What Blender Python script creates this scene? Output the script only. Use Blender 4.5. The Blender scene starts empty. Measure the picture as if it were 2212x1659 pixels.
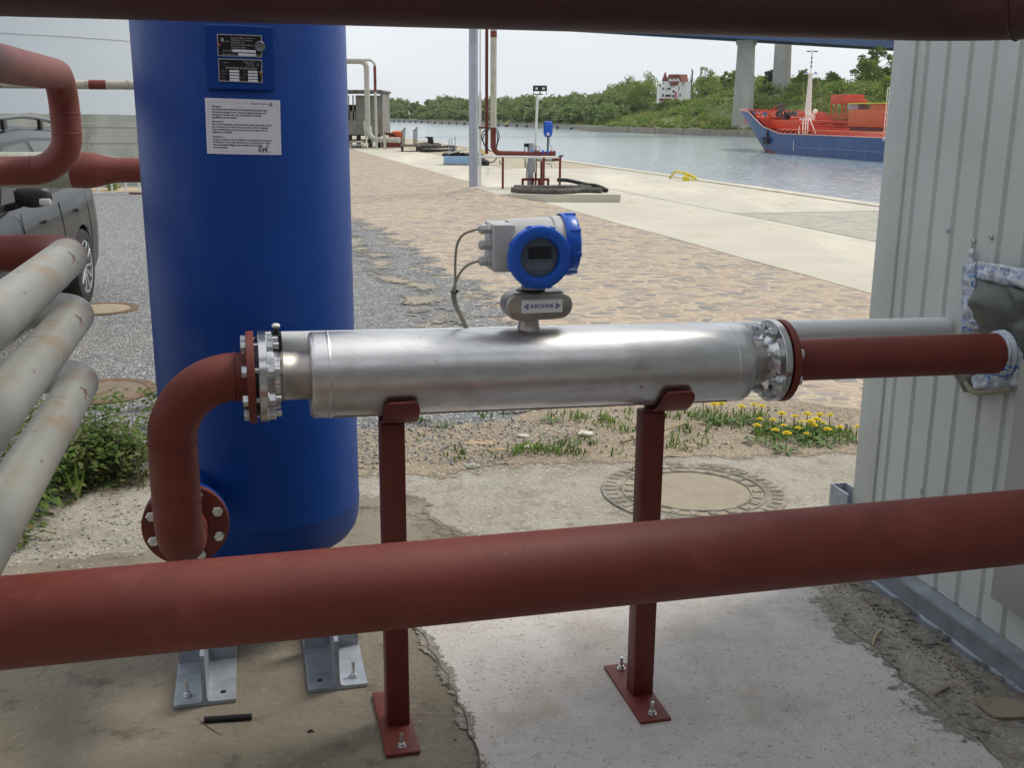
import bpy, bmesh, math, random
import numpy as np
from mathutils import Vector, Matrix, noise
rad = math.radians
random.seed(7)
scene = bpy.context.scene
# ------------------------------------------------------------------ camera
FOC, CXP, CYP = 2315.0, 1106.0, 829.5       # measured in a 2212 x 1659 frame
H = 1.60
_dn = Vector((-.00804, .96952, .24502)).normalized()      # world down in camera axes (right, down, forward)
_fh = (Vector((0, 0, 1)) - _dn * _dn.z).normalized()
_xh = _dn.cross(_fh)
def c2w(v): return Vector((v.dot(_xh), v.dot(_fh), -v.dot(_dn)))
CAM = Vector((0, 0, H))
cd = bpy.data.cameras.new('camera'); cam = bpy.data.objects.new('camera', cd)
scene.collection.objects.link(cam); scene.camera = cam
rt, up, bk = c2w(Vector((1, 0, 0))), -c2w(Vector((0, 1, 0))), -c2w(Vector((0, 0, 1)))
m = Matrix((rt, up, bk)).transposed().to_4x4(); m.translation = CAM
cam.matrix_world = m
cd.sensor_width = 36; cd.sensor_fit = 'HORIZONTAL'; cd.lens = 36 * FOC / 2212
cd.clip_start = .05; cd.clip_end = 6000
# ------------------------------------------------------------------ sky, sun, exposure
SUN_EL, SUN_AZ = rad(56), rad(58)           # azimuth measured clockwise from +Y
w = bpy.data.worlds.new('World'); scene.world = w; w.use_nodes = True
nt = w.node_tree; N = nt.nodes; L = nt.links
bg = N['Background']; bg.inputs['Strength'].default_value = .10
sky = N.new('ShaderNodeTexSky'); sky.sky_type = 'NISHITA'; sky.sun_disc = False
sky.sun_elevation = SUN_EL; sky.sun_rotation = SUN_AZ; sky.dust_density = 3; sky.air_density = 1.2
tc = N.new('ShaderNodeTexCoord'); mp = N.new('ShaderNodeMapping'); mp.inputs['Scale'].default_value = (1, 1, 4)
nz = N.new('ShaderNodeTexNoise'); nz.inputs['Scale'].default_value = 2.2; nz.inputs['Detail'].default_value = 6
cr = N.new('ShaderNodeValToRGB')
cr.color_ramp.elements[0].position = .35; cr.color_ramp.elements[0].color = (8.1, 8.6, 9.1, 1)
cr.color_ramp.elements[1].position = .66; cr.color_ramp.elements[1].color = (9.3, 9.6, 9.9, 1)
mx = N.new('ShaderNodeMix'); mx.data_type = 'RGBA'; mx.inputs[0].default_value = .88
L.new(tc.outputs['Generated'], mp.inputs[0]); L.new(mp.outputs[0], nz.inputs[0]); L.new(nz.outputs[0], cr.inputs[0])
L.new(sky.outputs[0], mx.inputs[6]); L.new(cr.outputs[0], mx.inputs[7]); L.new(mx.outputs[2], bg.inputs[0])
sd = bpy.data.lights.new('sun', 'SUN'); sd.energy = 2.1; sd.angle = rad(16); sd.color = (1, .93, .80)
so = bpy.data.objects.new('sun', sd); scene.collection.objects.link(so)
so.rotation_euler = Vector((math.sin(SUN_AZ) * math.cos(SUN_EL), math.cos(SUN_AZ) * math.cos(SUN_EL), math.sin(SUN_EL))).to_track_quat('Z', 'Y').to_euler()
scene.render.engine = 'CYCLES'
scene.view_settings.view_transform = 'Standard'; scene.view_settings.look = 'None'
scene.view_settings.exposure = 0.12; scene.view_settings.gamma = 1
# ------------------------------------------------------------------ geometry of sight lines used for measuring
def ray(px, py): return c2w(Vector((px - CXP, py - CYP, FOC)))
def G(px, py, z=0.0):
    r = ray(px, py); t = (z - H) / r.z; return CAM + r * t
def atY(px, py, Y):
    r = ray(px, py); return CAM + r * (Y / r.y)
def onplane(px, py, p, n):
    r = ray(px, py); return CAM + r * ((Vector(p) - CAM).dot(n) / r.dot(n))
TH = rad(13.8)
U = Vector((math.cos(TH), math.sin(TH), 0)); V = Vector((-math.sin(TH), math.cos(TH), 0)); Z = Vector((0, 0, 1))
# ------------------------------------------------------------------ object helpers
COL = scene.collection
def tag(o, label=None, cat=None, group=None, kind=None):
    if label: o['label'] = label
    if cat: o['category'] = cat
    if group: o['group'] = group
    if kind: o['kind'] = kind
    return o
def thing(name, label, cat, loc=(0, 0, 0), rz=0, group=None):
    o = bpy.data.objects.new(name, None); COL.objects.link(o); o.empty_display_size = .1
    o.location = loc; o.rotation_euler = (0, 0, rz)
    o.matrix_world = Matrix.Translation(Vector(loc)) @ Matrix.Rotation(rz, 4, 'Z')
    MW[o.name] = o.matrix_world.copy()
    return tag(o, label, cat, group)
MW = {}
def copy_tree(o, loc=None, rz=None, label=None, parent=None, top=True, scale=None):
    c = o.copy(); COL.objects.link(c); c.parent = parent
    if loc is not None: c.location = loc
    if rz is not None: c.rotation_euler = (0, 0, rz)
    if scale is not None: c.scale = scale
    if label: c['label'] = label
    for ch in [x for x in bpy.data.objects if x.parent == o]:
        copy_tree(ch, parent=c, top=False)
    return c
def frame(ax):
    ax = Vector(ax).normalized()
    a = Vector((0, 0, 1)) if abs(ax.z) < .9 else Vector((1, 0, 0))
    e1 = a.cross(ax).normalized(); e2 = ax.cross(e1)
    return e1, e2, ax
class MB:
    def __init__(s): s.v = []; s.f = []; s.mi = []; s.cur = 0
    def add(s, vs, fs):
        b = len(s.v); s.v += [tuple(x) for x in vs]
        for f in fs: s.f.append([i + b for i in f]); s.mi.append(s.cur)
        return s
    def box(s, c, size, e=None, bev=0):
        c = Vector(c); e = e or (Vector((1, 0, 0)), Vector((0, 1, 0)), Vector((0, 0, 1)))
        bm = bmesh.new(); bmesh.ops.create_cube(bm, size=1)
        for v in bm.verts: v.co = Vector((v.co.x * size[0], v.co.y * size[1], v.co.z * size[2]))
        if bev: bmesh.ops.bevel(bm, geom=bm.edges[:], offset=bev, segments=2, affect='EDGES', profile=.5)
        bm.verts.index_update()
        s.add([c + e[0] * v.co.x + e[1] * v.co.y + e[2] * v.co.z for v in bm.verts], [[v.index for v in f.verts] for f in bm.faces])
        bm.free(); return s
    def bar(s, a, b, wd, ht, bev=0):
        a, b = Vector(a), Vector(b); e1, e2, ax = frame(b - a)
        return s.box((a + b) / 2, (wd, ht, (b - a).length), (e1, e2, ax), bev)
    def tube(s, pts, r, n=16, cap=True):
        pts = [Vector(p) for p in pts]; rs = r if isinstance(r, (list, tuple)) else [r] * len(pts)
        T = []
        for i in range(len(pts)):
            a = pts[max(i - 1, 0)]; b = pts[min(i + 1, len(pts) - 1)]; T.append((b - a).normalized())
        e1, e2, _ = frame(T[0]); vs = []
        for i, p in enumerate(pts):
            if i:
                e1 = (e1 - T[i] * e1.dot(T[i])).normalized(); e2 = T[i].cross(e1)
            for k in range(n):
                t = 2 * math.pi * k / n; vs.append(p + e1 * (math.cos(t) * rs[i]) + e2 * (math.sin(t) * rs[i]))
        fs = []
        for i in range(len(pts) - 1):
            for k in range(n):
                k2 = (k + 1) % n; fs.append([i * n + k, i * n + k2, (i + 1) * n + k2, (i + 1) * n + k])
        if cap:
            fs.append(list(range(n))[::-1]); fs.append([(len(pts) - 1) * n + k for k in range(n)])
        return s.add(vs, fs)
    def cyl(s, a, b, r, n=32, r2=None): return s.tube([a, b], [r, r if r2 is None else r2], n)
    def lathe(s, o, ax, prof, n=48, cap=True):
        # prof: list of (distance along axis, radius)
        e1, e2, ax = frame(ax); o = Vector(o); vs = []; fs = []
        for h, r in prof:
            for k in range(n):
                t = 2 * math.pi * k / n; vs.append(o + ax * h + e1 * (math.cos(t) * r) + e2 * (math.sin(t) * r))
        for i in range(len(prof) - 1):
            for k in range(n):
                k2 = (k + 1) % n; fs.append([i * n + k, i * n + k2, (i + 1) * n + k2, (i + 1) * n + k])
        if cap:
            fs.append(list(range(n))[::-1]); fs.append([(len(prof) - 1) * n + k for k in range(n)])
        return s.add(vs, fs)
    def ring(s, c, ax, R, r, n=40, m_=8):
        e1, e2, ax = frame(ax); c = Vector(c); vs = []; fs = []
        for i in range(n):
            t = 2 * math.pi * i / n; d = e1 * math.cos(t) + e2 * math.sin(t)
            for k in range(m_):
                p = 2 * math.pi * k / m_; vs.append(c + d * (R + r * math.cos(p)) + ax * (r * math.sin(p)))
        for i in range(n):
            for k in range(m_):
                a = i * m_ + k; b = i * m_ + (k + 1) % m_; c2 = ((i + 1) % n) * m_ + (k + 1) % m_; d2 = ((i + 1) % n) * m_ + k
                fs.append([a, b, c2, d2])
        return s.add(vs, fs)
    def ball(s, c, r, n=14, sc=(1, 1, 1)):
        vs = []; fs = []; c = Vector(c); m_ = n // 2
        for i in range(m_ + 1):
            p = math.pi * i / m_
            for k in range(n):
                t = 2 * math.pi * k / n
                vs.append(c + Vector((math.sin(p) * math.cos(t) * r * sc[0], math.sin(p) * math.sin(t) * r * sc[1], math.cos(p) * r * sc[2])))
        for i in range(m_):
            for k in range(n):
                k2 = (k + 1) % n; fs.append([i * n + k, (i + 1) * n + k, (i + 1) * n + k2, i * n + k2])
        return s.add(vs, fs)
    def hexbolt(s, p, ax, r, h, sh=0, shr=None):
        e1, e2, ax = frame(ax); p = Vector(p)
        s.tube([p, p + ax * h * .85, p + ax * h], [r, r, r * .86], 6)
        if sh: s.tube([p + ax * h, p + ax * (h + sh)], shr or r * .52, 10)
        return s
    def prism(s, pts, d):       # planar polygon swept by vector d
        n = len(pts); pts = [Vector(p) for p in pts]; d = Vector(d)
        return s.add(pts + [p + d for p in pts], [list(range(n))[::-1], list(range(n, 2 * n))] + [[i, (i + 1) % n, n + (i + 1) % n, n + i] for i in range(n)])
    def build(s, name, mat, parent=None, smooth=True, ang=38, fix=True):
        me = bpy.data.meshes.new(name)
        vs = s.v
        root = parent
        while root is not None and root.parent is not None: root = root.parent
        if root is not None and root.name in MW:
            mi = MW[root.name].inverted(); vs = [tuple(mi @ Vector(v)) for v in vs]
        me.from_pydata(vs, [], s.f)
        mats = mat if isinstance(mat, (list, tuple)) else [mat]
        for m_ in mats: me.materials.append(m_)
        if len(mats) > 1: me.polygons.foreach_set('material_index', s.mi)
        if fix:
            bm = bmesh.new(); bm.from_mesh(me); bmesh.ops.recalc_face_normals(bm, faces=bm.faces); bm.to_mesh(me); bm.free()
        if smooth:
            me.polygons.foreach_set('use_smooth', [True] * len(me.polygons)); me.set_sharp_from_angle(angle=rad(ang))
        me.update()
        o = bpy.data.objects.new(name, me); COL.objects.link(o)
        if parent is not None: o.parent = parent
        return o
def arc(c, a0, a1, e1, e2, R, n=12):
    return [Vector(c) + Vector(e1) * (R * math.cos(a0 + (a1 - a0) * i / n)) + Vector(e2) * (R * math.sin(a0 + (a1 - a0) * i / n)) for i in range(n + 1)]
def bez(p0, p1, p2, p3, n=16):
    o = []
    for i in range(n + 1):
        t = i / n; o.append(Vector(p0) * (1 - t) ** 3 + Vector(p1) * 3 * t * (1 - t) ** 2 + Vector(p2) * 3 * t * t * (1 - t) + Vector(p3) * t ** 3)
    return o
def crom(pts, n=8):
    pts = [Vector(p) for p in pts]; P = [pts[0] * 2 - pts[1]] + pts + [pts[-1] * 2 - pts[-2]]; o = []
    for i in range(1, len(P) - 2):
        for k in range(n):
            t = k / n; a, b, c, d = P[i - 1:i + 3]
            o.append(.5 * ((2 * b) + (c - a) * t + (2 * a - 5 * b + 4 * c - d) * t * t + (3 * b - a - 3 * c + d) * t ** 3))
    o.append(pts[-1]); return o
# ------------------------------------------------------------------ materials
def pm(name, col, rough=.5, metal=0, spec=None, var=0, vs=3, col2=None, bump=0, bs=40, rvar=0, detail=6, lo=.35, hi=.65, aniso=0, vor=False, stretch=None, coat=0):
    m_ = bpy.data.materials.new(name); m_.use_nodes = True; t = m_.node_tree; n = t.nodes; l = t.links
    b = n['Principled BSDF']; b.inputs['Base Color'].default_value = (*col, 1); b.inputs['Roughness'].default_value = rough; b.inputs['Metallic'].default_value = metal
    if spec is not None: b.inputs['Specular IOR Level'].default_value = spec
    if coat: b.inputs['Coat Weight'].default_value = coat; b.inputs['Coat Roughness'].default_value = .12
    co = n.new('ShaderNodeTexCoord'); src = co.outputs['Object']
    if stretch:
        mp_ = n.new('ShaderNodeMapping'); mp_.inputs['Scale'].default_value = stretch; l.new(src, mp_.inputs[0]); src = mp_.outputs[0]
    if var or col2:
        q = n.new('ShaderNodeTexNoise'); q.inputs['Scale'].default_value = vs; q.inputs['Detail'].default_value = detail; q.inputs['Roughness'].default_value = .6
        l.new(src, q.inputs[0]); r = n.new('ShaderNodeMapRange'); r.inputs[1].default_value = lo; r.inputs[2].default_value = hi; l.new(q.outputs[0], r.inputs[0])
        mx_ = n.new('ShaderNodeMix'); mx_.data_type = 'RGBA'
        c2 = col2 or tuple(c * (1 - var) for c in col); mx_.inputs[6].default_value = (*col, 1); mx_.inputs[7].default_value = (*c2, 1)
        l.new(r.outputs[0], mx_.inputs[0]); l.new(mx_.outputs[2], b.inputs['Base Color'])
        if rvar:
            r2 = n.new('ShaderNodeMapRange'); r2.inputs[3].default_value = rough; r2.inputs[4].default_value = rough + rvar; l.new(q.outputs[0], r2.inputs[0]); l.new(r2.outputs[0], b.inputs['Roughness'])
    if bump:
        q = n.new('ShaderNodeTexNoise'); q.inputs['Scale'].default_value = bs; q.inputs['Detail'].default_value = 5; l.new(src, q.inputs[0])
        bp = n.new('ShaderNodeBump'); bp.inputs['Strength'].default_value = bump; bp.inputs['Distance'].default_value = .02; l.new(q.outputs[0], bp.inputs['Height']); l.new(bp.outputs[0], b.inputs['Normal'])
    return m_
def nodes_of(m_): t = m_.node_tree; return t.nodes, t.links, t.nodes['Principled BSDF']
def layered(m_, col, scale, lo, hi, detail=8, stretch=None, rough=None):
    """add another noise-masked colour (stain, rust, dirt) over a material's base colour"""
    n, l, b = nodes_of(m_)
    old = b.inputs['Base Color']; co = n.new('ShaderNodeTexCoord'); src = co.outputs['Object']
    mp_ = n.new('ShaderNodeMapping'); mp_.inputs['Scale'].default_value = stretch or (1, 1, 1); mp_.inputs['Location'].default_value = (scale * .37, 1.3, 2.1); l.new(src, mp_.inputs[0])
    q = n.new('ShaderNodeTexNoise'); q.inputs['Scale'].default_value = scale; q.inputs['Detail'].default_value = detail; q.inputs['Roughness'].default_value = .65; l.new(mp_.outputs[0], q.inputs[0])
    r = n.new('ShaderNodeMapRange'); r.inputs[1].default_value = lo; r.inputs[2].default_value = hi; l.new(q.outputs[0], r.inputs[0])
    mx_ = n.new('ShaderNodeMix'); mx_.data_type = 'RGBA'; mx_.inputs[7].default_value = (*col, 1)
    if old.is_linked: l.new(old.links[0].from_socket, mx_.inputs[6])
    else: mx_.inputs[6].default_value = old.default_value
    l.new(r.outputs[0], mx_.inputs[0]); l.new(mx_.outputs[2], old)
    return m_
RED = pm('red_oxide_paint', (.172, .027, .017), .5, var=.18, vs=6, bump=.06, bs=120, rvar=.12, spec=.5)
layered(RED, (.10, .012, .007), 9, .60, .76, stretch=(1, 1, 1)); layered(RED, (.33, .13, .10), 48, .70, .76)
layered(RED, (.25, .06, .04), 5, .56, .80)
REDP = pm('red_oxide_brown', (.135, .019, .012), .5, var=.2, vs=9, bump=.08, bs=80)
BLUE = pm('blue_tank_paint', (.0, .040, .235), .38, var=.18, vs=2.5, bump=.05, bs=70, rvar=.10, spec=.28)
layered(BLUE, (.012, .075, .30), 7, .60, .80, stretch=(1, 1, .35)); layered(BLUE, (.0, .022, .16), 3, .56, .78, stretch=(1, 1, .3))
BLUEC = pm('blue_cover_paint', (.008, .10, .55), .33, bump=.02, bs=80)
STEEL = pm('brushed_stainless', (.72, .715, .72), .29, 1, var=.22, vs=5, bump=.03, bs=25, rvar=.16, stretch=(1, 6, 6))
layered(STEEL, (.42, .40, .38), 5, .56, .80); layered(STEEL, (.30, .27, .25), 26, .66, .74)
STEELD = pm('stainless_dull', (.47, .43, .40), .38, 1, var=.2, vs=8, rvar=.15)
POL = pm('polished_flange_steel', (.66, .66, .67), .18, 1, var=.2, vs=10, rvar=.15)
ZINC = pm('zinc_plated', (.72, .74, .76), .24, 1, var=.3, vs=40, rvar=.25)
GALV = pm('galvanised_steel', (.40, .44, .50), .48, .55, var=.28, vs=14, bump=.04, bs=60, rvar=.15)
layered(GALV, (.34, .22, .13), 9, .68, .80)
GALVL = pm('galvanised_pole', (.42, .45, .53), .45, .35, var=.15, vs=5)
DIECAST = pm('grey_diecast_enamel', (.50, .50, .50), .38, var=.06, vs=20, bump=.03, bs=150)
BLACK = pm('black_plastic', (.012, .012, .014), .42, bump=.05, bs=90)
RUB = pm('black_rubber', (.018, .018, .02), .7, var=.4, vs=6)
WHITE = pm('white_paint', (.72, .72, .70), .42, var=.1, vs=4)
CABLE = pm('grey_cable_sheath', (.34, .33, .28), .5)
PVC = pm('pale_grey_plastic_pipe', (.74, .76, .77), .36, var=.06, vs=5)
GREYP = pm('grey_painted_pipe', (.38, .385, .355), .36, metal=.25, var=.16, vs=5, bump=.05, bs=60, rvar=.2)
layered(GREYP, (.34, .22, .11), 7, .55, .76, detail=10, stretch=(1, .5, 1))
layered(GREYP, (.16, .07, .035), 20, .635, .68, detail=6, stretch=(1, .4, 1))
CREAM = pm('cream_pipe_paint', (.50, .48, .39), .5, var=.2, vs=8)
layered(CREAM, (.24, .10, .05), 5, .58, .66, stretch=(3, 3, .6))
CREAMC = pm('clean_cream_paint', (.50, .495, .43), .5, var=.2, vs=3); layered(CREAMC, (.26, .20, .14), 3, .58, .72, stretch=(1, 1, .4))
CLAD = pm('container_paint', (.54, .58, .555), .45, var=.14, vs=2.2, bump=.04, bs=30, rvar=.1)
layered(CLAD, (.20, .15, .10), 7, .70, .84)
CLADD = pm('container_frame_paint', (.34, .35, .33), .5, var=.1, vs=4)
CONC = pm('old_concrete', (.285, .26, .215), .9, col2=(.36, .335, .29), vs=3.5, bump=.5, bs=45)
layered(CONC, (.19, .17, .135), 2.1, .52, .76); layered(CONC, (.46, .43, .37), 55, .56, .66, detail=3); layered(CONC, (.12, .10, .08), 70, .60, .68, detail=3); layered(CONC, (.21, .185, .145), 14, .52, .68)
CONCN = pm('new_concrete', (.51, .475, .45), .88, col2=(.585, .55, .53), vs=2.5, bump=.35, bs=90)
layered(CONCN, (.31, .285, .245), 1.7, .50, .72); layered(CONCN, (.42, .385, .35), 30, .54, .70); layered(CONCN, (.25, .225, .20), 80, .61, .68, detail=3); layered(CONCN, (.62, .59, .56), 90, .62, .74, detail=3); layered(CONCN, (.44, .38, .30), 4, .56, .72)
QCONC = pm('quay_concrete', (.46, .43, .36), .9, col2=(.52, .49, .415), vs=.8, bump=.2, bs=30)
layered(QCONC, (.60, .56, .47), .5, .50, .66, stretch=(1, .25, 1)); layered(QCONC, (.42, .34, .22), 1.6, .60, .74, stretch=(1, .3, 1))
def stones(name, cols, scale, gap, gapw, bump=.5, sx=(1, 1, 1), rand=.9, rough=.85, dist=.012, big=None):
    m_ = bpy.data.materials.new(name); m_.use_nodes = True; n, l, b = nodes_of(m_); b.inputs['Roughness'].default_value = rough
    co = n.new('ShaderNodeTexCoord'); mp_ = n.new('ShaderNodeMapping'); mp_.inputs['Scale'].default_value = sx; l.new(co.outputs['Object'], mp_.inputs[0])
    mp_.inputs['Rotation'].default_value = (0, 0, rad(-15))
    # wobble
    wn = n.new('ShaderNodeTexNoise'); wn.inputs['Scale'].default_value = scale * .6; wn.inputs['Detail'].default_value = 2; l.new(mp_.outputs[0], wn.inputs[0])
    ma = n.new('ShaderNodeVectorMath'); ma.operation = 'MULTIPLY_ADD'; ma.inputs[1].default_value = (.5 / scale,) * 3; l.new(wn.outputs[1], ma.inputs[0]); l.new(mp_.outputs[0], ma.inputs[2])
    v = n.new('ShaderNodeTexVoronoi'); v.inputs['Scale'].default_value = scale; v.inputs['Randomness'].default_value = rand; l.new(ma.outputs[0], v.inputs[0])
    e = n.new('ShaderNodeTexVoronoi'); e.feature = 'DISTANCE_TO_EDGE'; e.inputs['Scale'].default_value = scale; e.inputs['Randomness'].default_value = rand; l.new(ma.outputs[0], e.inputs[0])
    sx_ = n.new('ShaderNodeSeparateColor'); l.new(v.outputs['Color'], sx_.inputs[0])
    c = n.new('ShaderNodeValToRGB'); c.color_ramp.interpolation = 'CONSTANT'
    els = c.color_ramp.elements
    for i, cc in enumerate(cols):
        e_ = els[i] if i < 2 else els.new(i / len(cols))
        e_.position = i / len(cols); e_.color = (*cc, 1)
    l.new(sx_.outputs[0], c.inputs[0])
    fn = n.new('ShaderNodeTexNoise'); fn.inputs['Scale'].default_value = scale * 5; fn.inputs['Detail'].default_value = 4; l.new(mp_.outputs[0], fn.inputs[0])
    hv = n.new('ShaderNodeHueSaturation'); fr = n.new('ShaderNodeMapRange'); fr.inputs[3].default_value = .7; fr.inputs[4].default_value = 1.3; l.new(fn.outputs[0], fr.inputs[0]); l.new(fr.outputs[0], hv.inputs['Value']); l.new(c.outputs[0], hv.inputs['Color'])
    g = n.new('ShaderNodeMapRange'); g.inputs[1].default_value = gapw * .2; g.inputs[2].default_value = gapw * 1.3; g.clamp = True
    gn_ = n.new('ShaderNodeTexNoise'); gn_.inputs['Scale'].default_value = scale * 1.7; gn_.inputs['Detail'].default_value = 4; l.new(mp_.outputs[0], gn_.inputs[0])
    ga = n.new('ShaderNodeMath'); ga.operation = 'MULTIPLY_ADD'; ga.inputs[1].default_value = -gapw * 3.2; l.new(gn_.outputs[0], ga.inputs[0])
    gb_ = n.new('ShaderNodeMath'); gb_.operation = 'ADD'; gb_.inputs[1].default_value = gapw * 1.55; l.new(e.outputs['Distance'], gb_.inputs[0]); l.new(gb_.outputs[0], ga.inputs[2]); l.new(ga.outputs[0], g.inputs[0])
    mx_ = n.new('ShaderNodeMix'); mx_.data_type = 'RGBA'; mx_.inputs[6].default_value = (*gap, 1); l.new(g.outputs[0], mx_.inputs[0]); l.new(hv.outputs[0], mx_.inputs[7])
    out = mx_.outputs[2]
    if big:     # large patches of another colour drifted over the stones
        bn = n.new('ShaderNodeTexNoise'); bn.inputs['Scale'].default_value = big[1]; bn.inputs['Detail'].default_value = 7; bn.inputs['Roughness'].default_value = .65; l.new(co.outputs['Object'], bn.inputs[0])
        br = n.new('ShaderNodeMapRange'); br.inputs[1].default_value = big[2]; br.inputs[2].default_value = big[3]; br.inputs[4].default_value = big[4]; l.new(bn.outputs[0], br.inputs[0])
        m2 = n.new('ShaderNodeMix'); m2.data_type = 'RGBA'; m2.inputs[7].default_value = (*big[0], 1); l.new(out, m2.inputs[6]); l.new(br.outputs[0], m2.inputs[0]); out = m2.outputs[2]
    l.new(out, b.inputs['Base Color'])
    g2 = n.new('ShaderNodeMapRange'); g2.inputs[2].default_value = gapw * 2.5; l.new(e.outputs['Distance'], g2.inputs[0])
    bp = n.new('ShaderNodeBump'); bp.inputs['Strength'].default_value = bump; bp.inputs['Distance'].default_value = dist; l.new(g2.outputs[0], bp.inputs['Height']); l.new(bp.outputs[0], b.inputs['Normal'])
    return m_
GRAVEL = stones('grey_gravel', [(.25, .265, .28), (.39, .40, .41), (.17, .18, .195), (.31, .32, .325), (.50, .50, .49), (.22, .23, .25), (.36, .36, .35)], 44, (.14, .14, .14), .10, .8, big=((.36, .32, .25), .5, .52, .72, .5))
COBBLE = stones('worn_cobbles', [(.33, .265, .21), (.385, .31, .24), (.28, .23, .205), (.36, .27, .235), (.20, .19, .19), (.42, .34, .26), (.31, .255, .235), (.24, .23, .225), (.38, .29, .22), (.26, .21, .185)], 9.0, (.46, .385, .275), .09, .6, sx=(.62, 1.05, 1), dist=.02, big=((.46, .385, .28), .7, .50, .74, .55))
PAVER = stones('grey_pavers', [(.36, .35, .30), (.40, .385, .33), (.34, .33, .285), (.42, .40, .34)], 5.5, (.28, .27, .23), .06, .4, rand=.12)
SAND = stones('sandy_earth', [(.42, .335, .235), (.46, .38, .28), (.36, .29, .21), (.50, .43, .34), (.31, .26, .20)], 60, (.38, .30, .21), .12, .8, big=((.25, .20, .145), 1.6, .5, .7, .6))
# ================================================================== LARGE STRUCTURE
WZ = -4.4                                        # canal water level below the quay
QA = rad(15.2); Q = Vector((-math.sin(QA), math.cos(QA), 0)); QN = Vector((math.cos(QA), math.sin(QA), 0))
def qp(n_, q_, z=0): p = QN * n_ + Q * q_; return Vector((p.x, p.y, z))
def qn(px, py): return G(px, py).dot(QN)
NE = (qn(1905, 442) + qn(1010, 317)) / 2        # quay edge
N1 = (qn(1893, 525) + qn(1339, 412)) / 2        # joint between apron and quay slabs
N2 = (qn(1881, 640) + qn(1156, 430)) / 2        # cobble / apron boundary
def jag(pts, amp, step, seed=0, closed=True, skip=()):
    out = []; n = len(pts)
    for i in range(n):
        a = Vector(pts[i]); b = Vector(pts[(i + 1) % n]); d = b - a; k = max(1, int(d.length / step)) if i not in skip else 1
        nn = Vector((-d.y, d.x, 0)).normalized()
        for j in range(k):
            p = a + d * (j / k)
            if j or i not in skip: p = p + nn * amp * (noise.noise(p * (1.3 / step * .4) + Vector((seed, 0, 0))) * 1.5 + noise.noise(p * (3 / step) + Vector((0, seed, 0))) * .6)
            out.append(p)
    return out
def sheet(name, pts, z, mat, kind='structure', label=None, cat=None):
    b = MB(); b.add([(p[0], p[1], z) for p in pts], [list(range(len(pts)))]); o = b.build(name, mat, smooth=False, fix=False)
    if o.data.polygons[0].normal.z < 0: o.data.flip_normals()
    return tag(o, label, cat, kind=kind)
sheet('gravel_yard', [qp(-260, -60), qp(NE - .02, -60), qp(NE - .02, 260), qp(-260, 260)], 0, GRAVEL)
# cobbled yard with ragged gravel edge on the left
gb = [G(*p) for p in [(1205, 868), (1120, 820), (1060, 740), (1018, 690), (985, 658), (972, 622), (917, 602), (867, 579), (863, 551), (816, 532), (777, 499), (700, 470), (620, 440), (560, 400), (520, 350), (480, 320)]]
left = jag(gb, .04, .3, 3, skip=(len(gb) - 1,))
cob = left + [qp(N2 + .01, 130), qp(N2 + .01, 2), qp(N2 + .01, -8), Vector((3.2, 3.2, 0)), G(1900, 935), G(1600, 905), G(1350, 890)]
sheet('cobbled_yard', cob, .004, COBBLE)
MIXG = stones('gravelly_sand', [(.30, .29, .27), (.40, .37, .32), (.24, .235, .23), (.36, .33, .28), (.46, .41, .33)], 48, (.33, .29, .23), .12, .7, big=((.44, .38, .28), 1.2, .45, .65, .7))
def fademat(src_name, base, soft=.5, nscale=26):
    m_ = base.copy(); m_.name = src_name; n, l, b = nodes_of(m_); out = n['Material Output']
    at = n.new('ShaderNodeAttribute'); at.attribute_name = 'fade'; co = n.new('ShaderNodeTexCoord')
    q = n.new('ShaderNodeTexNoise'); q.inputs['Scale'].default_value = nscale; q.inputs['Detail'].default_value = 6; q.inputs['Roughness'].default_value = .7; l.new(co.outputs['Object'], q.inputs[0])
    q2 = n.new('ShaderNodeTexNoise'); q2.inputs['Scale'].default_value = nscale * .12; q2.inputs['Detail'].default_value = 3; l.new(co.outputs['Object'], q2.inputs[0])
    a1 = n.new('ShaderNodeMath'); a1.operation = 'ADD'; l.new(q.outputs[0], a1.inputs[0]); l.new(q2.outputs[0], a1.inputs[1])
    a2 = n.new('ShaderNodeMath'); a2.operation = 'ADD'; l.new(a1.outputs[0], a2.inputs[0]); l.new(at.outputs['Fac'], a2.inputs[1])
    r = n.new('ShaderNodeMapRange'); r.inputs[1].default_value = 1.36; r.inputs[2].default_value = 1.46; l.new(a2.outputs[0], r.inputs[0])
    tr = n.new('ShaderNodeBsdfTransparent'); mx_ = n.new('ShaderNodeMixShader'); l.new(r.outputs[0], mx_.inputs[0]); l.new(tr.outputs[0], mx_.inputs[1]); l.new(b.outputs[0], mx_.inputs[2]); l.new(mx_.outputs[0], out.inputs[0]); return m_
def fade_strip(name, line, wd, z, mat, peak=.75, side=(1, 1), nx=8):
    P = crom([Vector(p) for p in line], 4); vs = []; fd_ = []
    for i, p in enumerate(P):
        d = (P[min(i + 1, len(P) - 1)] - P[max(i - 1, 0)]).normalized(); nn = Vector((-d.y, d.x, 0)); e_ = min(1, min(i, len(P) - 1 - i) / 2)
        for j in range(nx + 1):
            t = -1 + 2 * j / nx; t_ = t * (side[1] if t > 0 else side[0]); q_ = p + nn * t_ * wd; vs.append((q_.x, q_.y, z)); fd_.append((1 - abs(t)) * peak * e_)
    k = nx + 1; b = MB(); b.add(vs, [[i * k + j, i * k + j + 1, (i + 1) * k + j + 1, (i + 1) * k + j] for i in range(len(P) - 1) for j in range(nx)])
    o = b.build(name, mat, smooth=False, fix=False)
    at = o.data.attributes.new('fade', 'FLOAT', 'POINT'); at.data.foreach_set('value', fd_)
    if o.data.polygons[0].normal.z < 0: o.data.flip_normals()
    return tag(o, kind='structure')
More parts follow.
